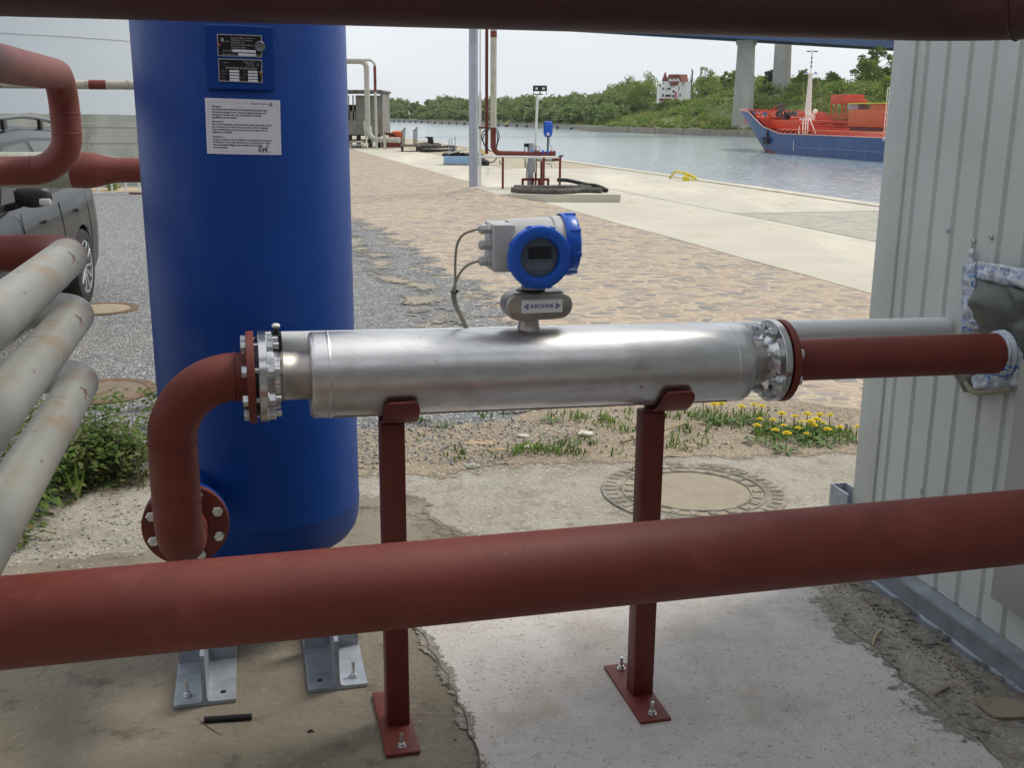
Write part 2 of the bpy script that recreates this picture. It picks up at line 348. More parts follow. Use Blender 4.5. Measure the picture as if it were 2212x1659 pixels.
edge = [G(*p) for p in [(1230, 880), (1205, 868), (1120, 820), (1060, 740), (1018, 690), (985, 658), (972, 622), (917, 602), (867, 579), (863, 551), (816, 532), (777, 499), (700, 470), (600, 430)]]
fade_strip('gravel_drift', edge, .75, .010, fademat('scattered_gravel', GRAVEL, nscale=30), .62)
fade_strip('sand_drift', [p - U * .25 - V * .1 for p in edge], .5, .0125, fademat('scattered_sand', MIXG, nscale=22), .45)
sheet('quay_apron', jag([qp(N2, -20), qp(N1, -20), qp(N1, 200), qp(N2, 200)], .02, 1.2, 5), .008, QCONC)
qj1, qj2 = (G(1893, 455).dot(Q) + G(1598, 463).dot(Q)) / 2, G(1295, 363).dot(Q)
sheet('quay_paving', [qp(N1 + .03, -20), qp(NE - .35, -20), qp(NE - .35, qj1 - .02), qp(N1 + .03, qj1 - .02)], .008, PAVER)
sheet('quay_slab', [qp(N1 + .03, qj1 + .02), qp(NE - .35, qj1 + .02), qp(NE - .35, qj2 - .02), qp(N1 + .03, qj2 - .02)], .008, QCONC)
PAV2 = pm('far_paving', (.42, .37, .28), .9, var=.15, vs=2, bump=.1)
sheet('quay_far_paving', [qp(N1 + .03, qj2 + .02), qp(NE - .35, qj2 + .02), qp(NE - .35, 200), qp(N1 + .03, 200)], .008, PAV2)
DJ = pm('dark_joint', (.07, .06, .05), .9)
for a_, b_ in (((N1, -20), (N1, 200)),):
    sheet('paving_joint', [qp(a_[0] - .02, a_[1]), qp(a_[0] + .05, a_[1]), qp(b_[0] + .05, b_[1]), qp(b_[0] - .02, b_[1])], .004, DJ)
b = MB()
b.add([qp(NE - .35, -60, .03), qp(NE, -60, .03), qp(NE, 260, .03), qp(NE - .35, 260, .03), qp(NE - .35, -60, -.2), qp(NE, -60, WZ - 1), qp(NE, 260, WZ - 1), qp(NE - .35, 260, -.2)],
      [[0, 1, 2, 3], [1, 5, 6, 2], [0, 4, 5, 1], [3, 2, 6, 7], [0, 3, 7, 4]])
tag(b.build('quay_wall', QCONC, smooth=False), 'pale concrete quay coping and wall running along the canal', 'quay wall', kind='structure')
# sandy weedy strip and near slab
sl = [G(*p) for p in [(10, 1175), (84, 1108), (156, 1085), (251, 1049), (307, 1043), (550, 1040), (773, 1036), (876, 1024.6), (1006, 1018), (1123, 1006), (1340, 993), (1560, 988), (1837, 977.5), (1960, 972)]]
dirt = [G(330, 960), G(560, 930), G(790, 930), G(950, 925), G(1100, 905), G(1240, 862), G(1500, 858), G(1700, 868), G(1990, 905)]
sheet('sandy_strip', jag([p + V * -.25 for p in sl[4:]] + dirt[::-1], .05, .12, 8), .008, SAND)
near = jag(sl + [Vector((3.4, 3.6, 0)), Vector((3.4, -3, 0)), Vector((-4, -3, 0)), Vector((-4, 3.0, 0))], .03, .1, 11, skip=(13, 14, 15, 16, 17))
sheet('concrete_slab', near, .012, CONC)
CONCB = pm('dark_brown_concrete', (.18, .155, .115), .92, col2=(.24, .21, .165), vs=3, bump=.5, bs=45); layered(CONCB, (.30, .26, .19), 26, .58, .70); layered(CONCB, (.085, .07, .05), 8, .56, .74)  # darker brown concrete for the lower left of the slab
sheet('dark_brown_slab', jag([G(*p) for p in [(-200, 1250), (300, 1200), (560, 1130), (850, 1090), (905, 1110), (960, 1150), (1040, 1195), (1100, 1300), (1120, 1500), (1180, 1700), (1200, 1900), (-100, 1900)]], .03, .05, 9), .0145, CONCB)
pt = [G(*p) for p in [(888, 1362), (905, 1372), (925, 1400), (948, 1440), (975, 1490), (1000, 1550), (1020, 1600), (1036, 1659), (1050, 1760)]] + [Vector((1.1, 1.2, 0)), G(2160, 1659), G(2050, 1560), G(1950, 1480), G(1900, 1420), G(1830, 1370), G(1800, 1330), G(1760, 1285), G(1690, 1260), G(1400, 1262), G(1000, 1290), G(900, 1330)]
ptj = jag(pt, .014, .04, 4, skip=(9,)); sheet('new_concrete_patch', ptj, .018, CONCN)
def near_i(p): return min(range(len(ptj)), key=lambda i: (ptj[i] - p).length)
DRTM = pm('slab_dirt', (.33, .30, .255), .95, var=.45, vs=40, bump=.5, bs=90); layered(DRTM, (.38, .34, .29), 70, .55, .66, detail=3)
fade_strip('edge_dirt', pt[10:17], .16, .0195, fademat('feathered_dirt', DRTM, nscale=34), .55)
fade_strip('edge_dirt', pt[:9], .05, .0195, fademat('feathered_dirt_fine', DRTM, nscale=60), .55)
fade_strip('edge_dirt', [G(*p) for p in [(560, 1130), (700, 1108), (850, 1090), (905, 1110), (960, 1150), (1040, 1195), (1100, 1300), (1120, 1400)]], .16, .0165, fademat('feathered_brown', CONCB, nscale=24), .6)  # feathered border of the darker brown slab area
fade_strip('slab_edge_grit', [p + V * .02 for p in sl[2:]], .20, .0145, fademat('feathered_sand', SAND, nscale=34), .62)
fade_strip('foot_dirt', [W0_ for W0_ in (G(1800, 1225), G(1851, 1266), G(1950, 1342), G(2050, 1418), G(2150, 1494), G(2240, 1562))], .16, .0205, fademat('foot_grit', DRTM, nscale=40), .5)
# cracks: thin dark ribbons that follow the patch edge
def ribbon(name, pts, wd, z, mat, parent=None):
    P = [Vector(p) for p in pts]; vs = []; fs = []
    for i, p in enumerate(P):
        d = (P[min(i + 1, len(P) - 1)] - P[max(i - 1, 0)]).normalized(); nn = Vector((-d.y, d.x, 0)); w_ = wd * (.35 + .9 * abs(noise.noise(p * 17)) + .4 * random.random())
        vs += [p + nn * w_ / 2 + Z * z, p - nn * w_ / 2 + Z * z]
    for i in range(len(P) - 1): fs.append([2 * i, 2 * i + 1, 2 * i + 3, 2 * i + 2])
    return MB().add(vs, fs).build(name, mat, parent, smooth=False, fix=False)
CR = pm('crack_dirt', (.10, .085, .065), 1)
tag(ribbon('slab_crack', ptj[near_i(pt[0]):near_i(pt[8])], .006, .0205, CR), kind='structure')
tag(ribbon('slab_crack', ptj[near_i(pt[10]):near_i(pt[16])], .004, .0205, CR), kind='structure')
tag(ribbon('slab_crack', jag([G(*p) for p in [(905, 1110), (960, 1150), (1000, 1165), (1040, 1195)]], .02, .03, 9)[:-3], .0045, .018, CR), kind='structure')
# ------------------------------------------------------------------ water
WATER = bpy.data.materials.new('canal_water'); WATER.use_nodes = True
n, l, b_ = nodes_of(WATER)
b_.inputs['Base Color'].default_value = (.31, .365, .405, 1); b_.inputs['Roughness'].default_value = .14; b_.inputs['IOR'].default_value = 1.33
co = n.new('ShaderNodeTexCoord'); mp = n.new('ShaderNodeMapping'); mp.inputs['Scale'].default_value = (1, .55, 1); mp.inputs['Rotation'].default_value = (0, 0, .5); l.new(co.outputs['Object'], mp.inputs[0])
n1 = n.new('ShaderNodeTexNoise'); n1.inputs['Scale'].default_value = 1.9; n1.inputs['Detail'].default_value = 5; n1.inputs['Roughness'].default_value = .6; l.new(mp.outputs[0], n1.inputs[0])
n2 = n.new('ShaderNodeTexNoise'); n2.inputs['Scale'].default_value = .035; n2.inputs['Detail'].default_value = 3; l.new(mp.outputs[0], n2.inputs[0])
ms = n.new('ShaderNodeMapRange'); ms.inputs[1].default_value = .3; ms.inputs[2].default_value = .7; ms.inputs[3].default_value = .10; ms.inputs[4].default_value = .42; l.new(n2.outputs[0], ms.inputs[0])
bp = n.new('ShaderNodeBump'); bp.inputs['Distance'].default_value = .24; l.new(ms.outputs[0], bp.inputs['Strength']); l.new(n1.outputs[0], bp.inputs['Height']); l.new(bp.outputs[0], b_.inputs['Normal'])
wv = n.new('ShaderNodeMapRange'); wv.inputs[1].default_value = .42; wv.inputs[2].default_value = .60; l.new(n1.outputs[0], wv.inputs[0])
wm = n.new('ShaderNodeMix'); wm.data_type = 'RGBA'; wm.inputs[6].default_value = (.20, .26, .29, 1); wm.inputs[7].default_value = (.40, .46, .50, 1); l.new(wv.outputs[0], wm.inputs[0]); l.new(wm.outputs[2], b_.inputs['Base Color'])
sheet('canal_water', [(-1000, -200), (1000, -200), (1000, 1500), (-1000, 1500)], WZ, WATER)
# ------------------------------------------------------------------ far bank
BK = [(760, 259.2), (825, 261.3), (900, 263.8), (1010, 268.5), (1100, 272), (1200, 276), (1245, 279), (1288, 283.5), (1400, 287.5), (1500, 291), (1636, 296), (1760, 300), (1900, 304), (2000, 307)]
bank = [G(x, y, WZ) for x, y in BK]
bank = [bank[0] + (bank[0] - bank[1]).normalized() * 300] + bank + [bank[-1] + (bank[-1] - bank[-2]).normalized() * 300]
bpx = [-200] + [x for x, _ in BK] + [2600]
def bankat(px):
    for i in range(len(bpx) - 1):
        if bpx[i] <= px <= bpx[i + 1]:
            t = (px - bpx[i]) / (bpx[i + 1] - bpx[i]); p = bank[i].lerp(bank[i + 1], t)
            d = Vector((bank[min(i + 2, len(bank) - 1)] - bank[max(i - 1, 0)])); return p, Vector((-d.y, d.x, 0)).normalized()
def bankpt(px, off):
    """point `off` metres inland of the bank that is seen at column px; returns point and its bank column"""
    lo, hi = -190., 2590.
    for _ in range(40):
        m_ = (lo + hi) / 2; p, nn = bankat(m_); q_ = p + nn * off; r = q_.x / q_.y
        if 1106 + r * 2362 > px: hi = m_
        else: lo = m_
    return q_, m_
def hillf(px, o):      # ground height behind the bank
    t = min(1, max(0, (px - 1230) / 170)); rise = 3.0 * (1 - t) + 11.5 * t
    base = WZ + 1.7
    if o < 5: return base
    s = min(1, max(0, (o - 5) / (30 + 8 * (1 - t)))); s = s * s * (3 - 2 * s)
    return base + rise * s + .9 * noise.noise(Vector((px * .05, o * .12, 0))) * s
offs = [0, 2, 5, 9, 13, 18, 23, 28, 34, 42, 60, 100, 200, 300]
b = MB(); pxs = sorted(set(list(range(-200, 760, 120)) + list(range(760, 2001, 20)) + [2200, 2600])); vs = []
for px in pxs:
    p, nn = bankat(px)
    for o in offs: q_ = p + nn * o; vs.append((q_.x, q_.y, hillf(px, o)))
k = len(offs); b.add(vs, [[i * k + j, i * k + j + 1, (i + 1) * k + j + 1, (i + 1) * k + j] for i in range(len(pxs) - 1) for j in range(k - 1)])
GRASS = pm('bank_grass', (.10, .15, .035), .95, col2=(.16, .17, .06), vs=.12); layered(GRASS, (.06, .09, .03), .5, .5, .7)
tag(b.build('hillside', GRASS), kind='structure')
# revetment: stone slope on the left, block quay wall on the right
STONE = pm('bank_stone', (.17, .17, .16), .95, var=.4, vs=.8)
b = MB(); vs = []
lp = [px for px in pxs if px <= 1245]
for px in lp:
    p, nn = bankat(px); vs += [p - nn * 2.5 + Z * -.5, p + nn * .1 + Z * 1.72]
b.add(vs, [[2 * i, 2 * i + 1, 2 * i + 3, 2 * i + 2] for i in range(len(lp) - 1)])
tag(b.build('stone_revetment', STONE), kind='structure')
BW = pm('bank_wall_concrete', (.34, .31, .25), .9, var=.3, vs=.5)
rp = [px for px in pxs if px >= 1240]; root = thing('bank_wall', 'low concrete block wall along the far bank below the hillside', 'wall', bankat(1240)[0])
for i in range(0, len(rp) - 1, 3):
    b = MB(); seg = rp[i:i + 4]; vs = []
    for j, px in enumerate(seg):
        p, nn = bankat(px)
        if j == len(seg) - 1: p = p - (bankat(seg[-1])[0] - bankat(seg[-2])[0]).normalized() * .35
        vs += [p - nn * .6 + Z * -1, p - nn * .6 + Z * 1.9, p + nn * .5 + Z * 1.9, p + nn * .5 + Z * -1]
    for j in range(len(seg) - 1):
        for q_ in range(3): b.add([], []); b.f.append([4 * j + q_, 4 * j + q_ + 1, 4 * j + q_ + 5, 4 * j + q_ + 4]); b.mi.append(0)
    b.v = [tuple(v) for v in vs]; b.f += [[0, 1, 2, 3]]; b.mi.append(0); e_ = 4 * (len(seg) - 1); b.f += [[e_, e_ + 1, e_ + 2, e_ + 3]]; b.mi.append(0)
    b.build('wall_block', BW, root, smooth=False)
# ------------------------------------------------------------------ foliage
def leafmat(name, cols, sc):
    m_ = bpy.data.materials.new(name); m_.use_nodes = True; n, l, b = nodes_of(m_)
    b.inputs['Roughness'].default_value = .7; b.inputs['Specular IOR Level'].default_value = .2
    at = n.new('ShaderNodeAttribute'); at.attribute_name = 'tint'
    co = n.new('ShaderNodeTexCoord'); q = n.new('ShaderNodeTexNoise'); q.inputs['Scale'].default_value = sc; q.inputs['Detail'].default_value = 3; l.new(co.outputs['Object'], q.inputs[0])
    a = n.new('ShaderNodeMath'); a.operation = 'MULTIPLY_ADD'; a.inputs[1].default_value = 1.7; l.new(q.outputs[0], a.inputs[0]); a.inputs[2].default_value = -.62
    a2 = n.new('ShaderNodeMath'); a2.operation = 'MULTIPLY_ADD'; a2.inputs[1].default_value = .55; l.new(at.outputs['Fac'], a2.inputs[0]); l.new(a.outputs[0], a2.inputs[2])
    c = n.new('ShaderNodeValToRGB'); els = c.color_ramp.elements
    for i, cc in enumerate(cols):
        e = els[i] if i < 2 else els.new(.5); e.position = i / (len(cols) - 1); e.color = (*cc, 1)
    l.new(a2.outputs[0], c.inputs[0]); l.new(c.outputs[0], b.inputs['Base Color'])
    tr = n.new('ShaderNodeBsdfTranslucent'); l.new(c.outputs[0], tr.inputs[0]); mx_ = n.new('ShaderNodeMixShader'); mx_.inputs[0].default_value = .3
    l.new(b.outputs[0], mx_.inputs[1]); l.new(tr.outputs[0], mx_.inputs[2]); l.new(mx_.outputs[0], n['Material Output'].inputs[0])
    return m_
LEAF = leafmat('spring_foliage', [(.12, .18, .07), (.19, .28, .085), (.29, .40, .11), (.28, .26, .13)], .06)
LEAFH = leafmat('hillside_foliage', [(.10, .16, .035), (.20, .31, .05), (.36, .50, .075), (.29, .25, .11)], .09)
LEAFD = leafmat('conifer_foliage', [(.02, .042, .024), (.035, .07, .035), (.07, .12, .05)], .3)
BARK = pm('bark', (.13, .10, .075), .95, var=.4, vs=4)
rng = np.random.default_rng(3)
def leaves(centers, radii, per, size, seed, flat=.75):
    """leaf-sized quads scattered through a set of clumps; returns (verts, tint)"""
    r = np.random.default_rng(seed); P = []; S = []
    for c, R, k in zip(centers, radii, per):
        d = r.normal(size=(k, 3)); d /= np.linalg.norm(d, axis=1)[:, None]
        rr = R * (r.random(k) ** .45)
        P.append(np.array(c) + d * rr[:, None] * np.array([1, 1, flat])); 
    P = np.concatenate(P); k = len(P)
    a = r.normal(size=(k, 3)); a[:, 2] *= .6; a /= np.linalg.norm(a, axis=1)[:, None]
    bb = r.normal(size=(k, 3)); bb -= a * (a * bb).sum(1)[:, None]; bb /= np.linalg.norm(bb, axis=1)[:, None]
    s = size * (.5 + r.random(k))[:, None]
    v = np.stack([P - a * s * .5, P + bb * s * .38, P + a * s * .5, P - bb * s * .38], 1).reshape(-1, 3)
    return v, np.repeat(r.random(k), 4)
def leafobj(name, v, tint, mat, parent=None, origin=(0, 0, 0)):
    v = v - np.array(origin); k = len(v) // 4; me = bpy.data.meshes.new(name)
    me.vertices.add(4 * k); me.loops.add(4 * k); me.polygons.add(k)
    me.vertices.foreach_set('co', v.astype(np.float32).ravel()); me.loops.foreach_set('vertex_index', np.arange(4 * k, dtype=np.int32))
    me.polygons.foreach_set('loop_start', np.arange(0, 4 * k, 4, dtype=np.int32)); me.polygons.foreach_set('loop_total', np.full(k, 4, dtype=np.int32))
    me.update(calc_edges=True); at = me.attributes.new('tint', 'FLOAT', 'POINT'); at.data.foreach_set('value', tint.astype(np.float32))
    me.materials.append(mat); o = bpy.data.objects.new(name, me); COL.objects.link(o)
    if parent is not None: o.parent = parent
    else: o.location = origin
    return o
SKY = [(740, 207), (823, 209), (850, 207), (872, 210), (890, 218), (906, 218), (925, 211), (945, 205), (975, 201), (1000, 209), (1020, 208), (1075, 204), (1100, 202), (1160, 203), (1200, 202), (1232, 194), (1262, 200), (1290, 197), (1302, 189), (1325, 172), (1345, 165), (1375, 161), (1395, 157), (1424, 163), (1440, 168), (1480, 156), (1495, 147), (1520, 146), (1545, 152), (1575, 150), (1600, 152), (1650, 151), (1690, 153), (1712, 152), (1735, 158), (1760, 165), (1785, 159), (1800, 170), (1826, 165), (1838, 140), (1848, 115), (1870, 103), (1895, 108), (1915, 106), (1980, 100), (2100, 100), (2600, 100)]
def skyy(px):
    for i in range(len(SKY) - 1):
        if SKY[i][0] <= px <= SKY[i + 1][0]:
            t = (px - SKY[i][0]) / (SKY[i + 1][0] - SKY[i][0]); return SKY[i][1] * (1 - t) + SKY[i + 1][1] * t
    return 200
def crownspec(c, rx, rz, seed, nb=9):
    r = random.Random(seed); cs = []; rs = []
    for i in range(nb):
        t = r.random() * 2 * math.pi; u_ = r.uniform(-.7, .95); q_ = math.sqrt(max(0, 1 - u_ * u_)) * r.uniform(.35, .75)
        cs.append((c[0] + rx * q_ * math.cos(t), c[1] + rx * q_ * math.sin(t), c[2] + rz * u_ * .68)); rs.append(rx * r.uniform(.3, .5))
    return cs, rs
# far wood along the canal (reads as one mass)
C_, R_, K_ = [], [], []
r_ = random.Random(5)
for i in range(420):
    px = r_.uniform(780, 1330); row = i % 3
    o = [10, 24, 44][row] + r_.uniform(-4, 6); q_, pb = bankpt(px, o)
    D = q_.y; topy = skyy(px) + (r_.uniform(0, 9) if row == 2 else r_.uniform(10, 22) if row == 1 else r_.uniform(26, 38))
    zt = atY(px, min(topy, 262), D).z; zb = hillf(pb, o); h = max(zt - zb, 2.0); rx = r_.uniform(.32, .5) * h + 1.2
    cs, rs = crownspec((q_.x, q_.y, zb + h * .5), rx, h * .6, i, 9)
    C_ += cs; R_ += rs; K_ += [34] * len(cs)
v, t = leaves(C_, R_, K_, 1.25, 11)
tag(leafobj('far_wood', v, t, LEAF, origin=tuple(bankat(1000)[0])), 'hazy green wood lining the far bend of the canal', 'wood', kind='stuff')
# bushes covering the slope on the right
C_, R_, K_ = [], [], []
for i in range(900):
    px = r_.uniform(1225, 2050); o = r_.uniform(4.5, 46); q_, pb = bankpt(px, o)
    if 1405 < px < 1510 and o > 33: continue
    h = r_.uniform(1.5, 3.2) * (1 if o < 30 else 1.25) * (.6 if o < 8 else 1); C_.append((q_.x, q_.y, hillf(pb, o) + h * .3)); R_.append(h * .95); K_.append(60)
for i in range(70):
    px = r_.uniform(1402, 1515); q_, pb = bankpt(px, r_.uniform(33, 37)); zt_ = atY(px, 216 + r_.uniform(-4, 6), q_.y).z; zb_ = hillf(pb, 35); zz_ = zb_
    while zz_ < zt_ - .8: C_.append((q_.x, q_.y, zz_)); R_.append(1.5); K_.append(45); zz_ += 1.6
    C_.append((q_.x, q_.y, zt_ - 1.0)); R_.append(1.25); K_.append(50)
v, t = leaves(C_, R_, K_, .75, 12)
tag(leafobj('hillside_bushes', v, t, LEAFH, origin=tuple(bankat(1500)[0])), 'dense bright green bushes covering the slope above the far bank', 'bushes', kind='stuff')
# background mass of trees on the hilltop
C_, R_, K_ = [], [], []
for i in range(250):
    px = r_.uniform(1255, 2060)
    if 1405 < px < 1492 and i % 3: continue
    o = r_.uniform(56, 84) if px > 1400 else r_.uniform(40, 72); q_, pb = bankpt(px, o)
    zt = atY(px, skyy(px) + (r_.uniform(5, 20) if px < 1826 else r_.uniform(26, 60)), q_.y).z; zb = hillf(pb, o); h = max(zt - zb, 3); rx = min(5.5, .45 * h)
    for cz in (.3, .68):
        cs, rs = crownspec((q_.x, q_.y, zb + h * cz), rx, h * .34, i, 6); C_ += cs; R_ += rs; K_ += [34] * len(cs)
v, t = leaves(C_, R_, K_, .85, 13)
tag(leafobj('hilltop_wood', v, t, LEAFH, origin=tuple(bankat(1600)[0])), 'mass of mixed green trees closing the hilltop behind the bridge piers', 'wood', kind='stuff')
def tree(px, topy, wpx, off, label, mat=LEAFH, seed=0, dens=1., open_=False, group=None, ls=.7):
    q_, pb = bankpt(px, off); zb = hillf(pb, off); zt = atY(px, topy, q_.y).z; h = zt - zb
    rx = wpx / 2 * q_.y / 2340; root = thing('broadleaf_tree', label, 'tree', (q_.x, q_.y, zb), group=group)
    r = random.Random(seed); b = MB()
    b.tube([(q_.x, q_.y, zb - .3), (q_.x + .15, q_.y, zb + h * .35), (q_.x, q_.y, zb + h * .8)], [h * .028, h * .02, h * .006], 7)
    cs, rs = [], []
    nb = int(22 if open_ else 15)
    for i in range(nb):
        t = r.random() * 2 * math.pi; u_ = .30 + .66 * (i + .5) / nb; prof = math.sin(math.pi * min(1, (u_ - .16) / .86)) ** .6
        d = rx * prof * r.uniform(.25, .8); c = (q_.x + d * math.cos(t), q_.y + d * math.sin(t), zb + h * u_)
        cs.append(c); rs.append(rx * r.uniform(.16, .3) if open_ else rx * r.uniform(.3, .46))
        b.tube([(q_.x, q_.y, zb + h * (u_ - .14)), ((q_.x + c[0]) / 2, (q_.y + c[1]) / 2, zb + h * (u_ - .06)), c], [h * .008, h * .005, .03], 5)
    b.build('trunk', BARK, root)
    v, t = leaves(cs, rs, [int(75 * dens)] * nb, ls, seed, .8)
    leafobj('crown', v, t, mat, root, (q_.x, q_.y, zb)); return root
def conifer(px, topy, wpx, off, label, seed=0):
    q_, pb = bankpt(px, off); zb = hillf(pb, off); zt = atY(px, topy, q_.y).z; h = zt - zb; rx = wpx / 2 * q_.y / 2340
    root = thing('conifer_tree', label, 'conifer', (q_.x, q_.y, zb)); MB().tube([(q_.x, q_.y, zb), (q_.x, q_.y, zb + h * .97)], [h * .022, .03], 7).build('trunk', BARK, root)
    r = random.Random(seed); cs = []; rs = []
    for i in range(44):
        u_ = .3 + .7 * i / 44; d = rx * (1.05 - u_) * 1.35 * r.uniform(.2, 1); t = r.random() * 6.28; cs.append((q_.x + d * math.cos(t), q_.y + d * math.sin(t), zb + h * u_)); rs.append(rx * .28 * (1.15 - u_) + .12)
    v, t = leaves(cs, rs, [30] * 44, .5, seed, .5); leafobj('crown', v, t, LEAFD, root, (q_.x, q_.y, zb))
tree(1345, 163, 60, 46, 'rounded green tree at the left shoulder of the hill, well left of the white villa', seed=1)
tree(1318, 182, 42, 40, 'lower rounded tree on the far left edge of the hill where the skyline drops', seed=2)
tree(1392, 155, 62, 52, 'bright green round-topped tree standing immediately left of the white villa', seed=3)
tree(1421, 196, 34, 44, 'small bush-like tree touching the left corner of the white villa', seed=33)
tree(1512, 144, 58, 58, 'olive brown tree towering directly right of the villa roof', seed=4)
tree(1552, 152, 44, 52, 'thin-leaved brownish tree midway between the villa and the nearest bridge pier', seed=5, open_=True)
tree(1578, 149, 40, 50, 'green tree whose crown touches the left side of the left bridge pier', seed=6)
tree(1648, 152, 44, 52, 'dark green tree showing in the gap between the two bridge piers', seed=7, mat=LEAFD)
tree(1640, 185, 40, 30, 'light green tree low in the gap between the two bridge piers', seed=8)
tree(1716, 152, 44, 46, 'yellow green tree directly right of the right bridge pier', seed=9)
tree(1778, 158, 48, 44, 'fresh green tree just right of the white ship mast', seed=10)
tree(1868, 100, 92, 62, 'tall airy tree with open crown, the highest on the hill above the orange deckhouse', seed=11, open_=True, dens=1.5)
tree(1850, 128, 70, 52, 'broad dark tree standing against the foot of the tall airy tree', seed=12, dens=1.5)
tree(1925, 104, 74, 56, 'dense tall tree cut off by the edge of the grey container', seed=13, dens=1.6)
tree(1905, 166, 64, 30, 'bright yellow green tree low on the slope above the orange deckhouse', seed=14, dens=1.3)
conifer(1508 - 12, 143, 16, 66, 'dark pointed fir rising behind the villa roof, left one of the pair', 21)
conifer(1482, 148, 15, 68, 'slim dark fir right behind the villa ridge, beside its twin', 22)
conifer(1583, 134, 15, 66, 'lone spiky fir left of the left bridge pier', 23)
# ------------------------------------------------------------------ near container
WN = Vector((-V.y, V.x, 0)).normalized() * 1.0     # placeholder, replaced below
pA, pB = G(1851, 1262.5), G(2212, 1535)
WV = -V; WN = -U                                    # wall runs toward the camera, faces left
mid = (pA + pB) / 2
W0 = mid + U * .055                                  # a point on the wall plane
W0.z = 0
# far corner: along the wall until the corner sight line
cr_ = ray(1890, 590); rat = cr_.x / cr_.y
kk = (W0.x - rat * W0.y) / (rat * V.y - V.x); CORN = W0 + V * kk
def wp(t, z, off=0): return CORN - V * t + Z * z - U * off       # t metres from the far corner toward the camera
cont = thing('equipment_container', 'large grey green corrugated steel container at the right edge with red pipe entering it', 'container', tuple(CORN))
HT = 2.75; prof = [(0, 0), (.125, 0)]; t = .165
while t < 3.6:
    prof += [(t, 0), (t + .007, -.010), (t + .018, -.010), (t + .025, 0)]; t += .108
prof.append((3.7, 0)); b = MB()
vs = []
for t_, o_ in prof: vs += [wp(t_, .13, o_), wp(t_, HT, o_)]
b.add(vs, [[2 * i, 2 * i + 1, 2 * i + 3, 2 * i + 2] for i in range(1, len(prof) - 1)]); b.build('corrugated_side', CLAD, cont, smooth=False, fix=False)
b = MB(); b.box(wp(.062, (HT + .05) / 2 + .04, -.02), (.124, .06, HT - .04), (V, U, Z), .006); b.build('corner_post', CLAD, cont)
b = MB()
RST = pm('rust', (.11, .045, .02), .95)
for t_, z_, o_ in ((.118, .215, -.0085), (.118, .33, -.0085), (.07, .235, .0115)): MB().box(wp(t_, z_, o_), (.007, .004, .028), (V, U, Z)).build('rust_spot', RST, cont, smooth=False)
b = MB(); b.box(wp(.1275, (HT + .13) / 2, -.0125), (.005, .01, HT - .13), (V, U, Z)); b.build('corner_seam', pm('seam_sealant', (.14, .10, .07), .9), cont, smooth=False)
b = MB(); p0 = wp(0, 0) + U * .03
b.box(p0 + U * 1.2 + V * -.012 + Z * (HT / 2 + .065), (2.4, .02, HT - .13), (U, V, Z)); b.build('end_wall', CLAD, cont, smooth=False)
b = MB(); b.box(wp(1.85, HT + .03, -1.15), (3.8, 2.5, .05), (V, U, Z)); b.build('roof_panel', CLAD, cont, smooth=False)
# base channel: open C section
b = MB(); cs = [(0, .002), (.055, .002), (.055, .010), (.014, .014), (.008, .022), (.008, .104), (.014, .112), (.055, .117), (.055, .126), (0, .126)]
vs = []
for t_ in (-.02, 3.7):
    for o_, z_ in cs: vs.append(wp(t_, z_, o_))
k = len(cs); b.add(vs, [[i, (i + 1) % k, k + (i + 1) % k, k + i] for i in range(k)] + [list(range(k))[::-1], list(range(k, 2 * k))]); b.build('base_channel', GALV, cont, smooth=False)
b = MB(); e0 = onplane(1830, 1055, wp(0, 0) + V * .05, V); bx = e0.copy(); bx.z = 0
for d_ in ((0, 0, .035, .006), (0, -.05, .006, .1)):
    pass
c0 = Vector((bx.x, bx.y, .15)); hh = e0.z
for (du, dv, su, sv) in ((0, .06, .06, .006), (-.03, 0, .006, .12), (.03, 0, .006, .12)):
    b.box(Vector((bx.x, bx.y, hh / 2)) + U * du + V * dv, (su, sv, hh), (U, V, Z), .001)
b.build('corner_bracket', GALV, cont)
b = MB(); pp = onplane(2180, 960, W0 - U * .05, WN); tt = (CORN - pp).dot(V); fz1 = onplane(2203, 776, W0 - U * .05, WN).z; fz0 = onplane(2129, 1286, W0 - U * .05, WN).z
b.box(wp(tt + .30, (fz0 + fz1) / 2, .025), (.6, .050, fz1 - fz0), (V, U, Z), .004); b.build('side_frame', CLADD, cont)
# screws
for (x_, y_) in ((2050, 497), (2104, 520), (2143, 512), (1912, 300), (1934, 740), (1990, 1060)):
    q_ = onplane(x_, y_, W0, WN); MB().hexbolt(q_, WN, .008, .007).build('screw', ZINC, cont)
# fabric patch and tape
FAB = pm('grey_tarpaulin', (.105, .115, .105), .42, var=.2, vs=8, bump=.1, bs=30)
TAPE = bpy.data.materials.new('packing_tape'); TAPE.use_nodes = True; n, l, b_ = nodes_of(TAPE); b_.inputs['Roughness'].default_value = .14
co = n.new('ShaderNodeTexCoord'); sp_ = n.new('ShaderNodeSeparateXYZ'); cb_ = n.new('ShaderNodeCombineXYZ'); l.new(co.outputs['Object'], sp_.inputs[0]); l.new(sp_.outputs[1], cb_.inputs[0]); l.new(sp_.outputs[2], cb_.inputs[1])
br = n.new('ShaderNodeTexBrick'); br.inputs['Scale'].default_value = 9; br.inputs['Color1'].default_value = (0, 0, 0, 1); br.inputs['Color2'].default_value = (1, 1, 1, 1); br.inputs['Mortar'].default_value = (0, 0, 0, 1); br.inputs['Mortar Size'].default_value = .04; br.inputs['Bias'].default_value = .1; l.new(cb_.outputs[0], br.inputs[0])
nz_ = n.new('ShaderNodeTexNoise'); nz_.inputs['Scale'].default_value = 30; nz_.inputs['Detail'].default_value = 5; l.new(co.outputs['Object'], nz_.inputs[0])
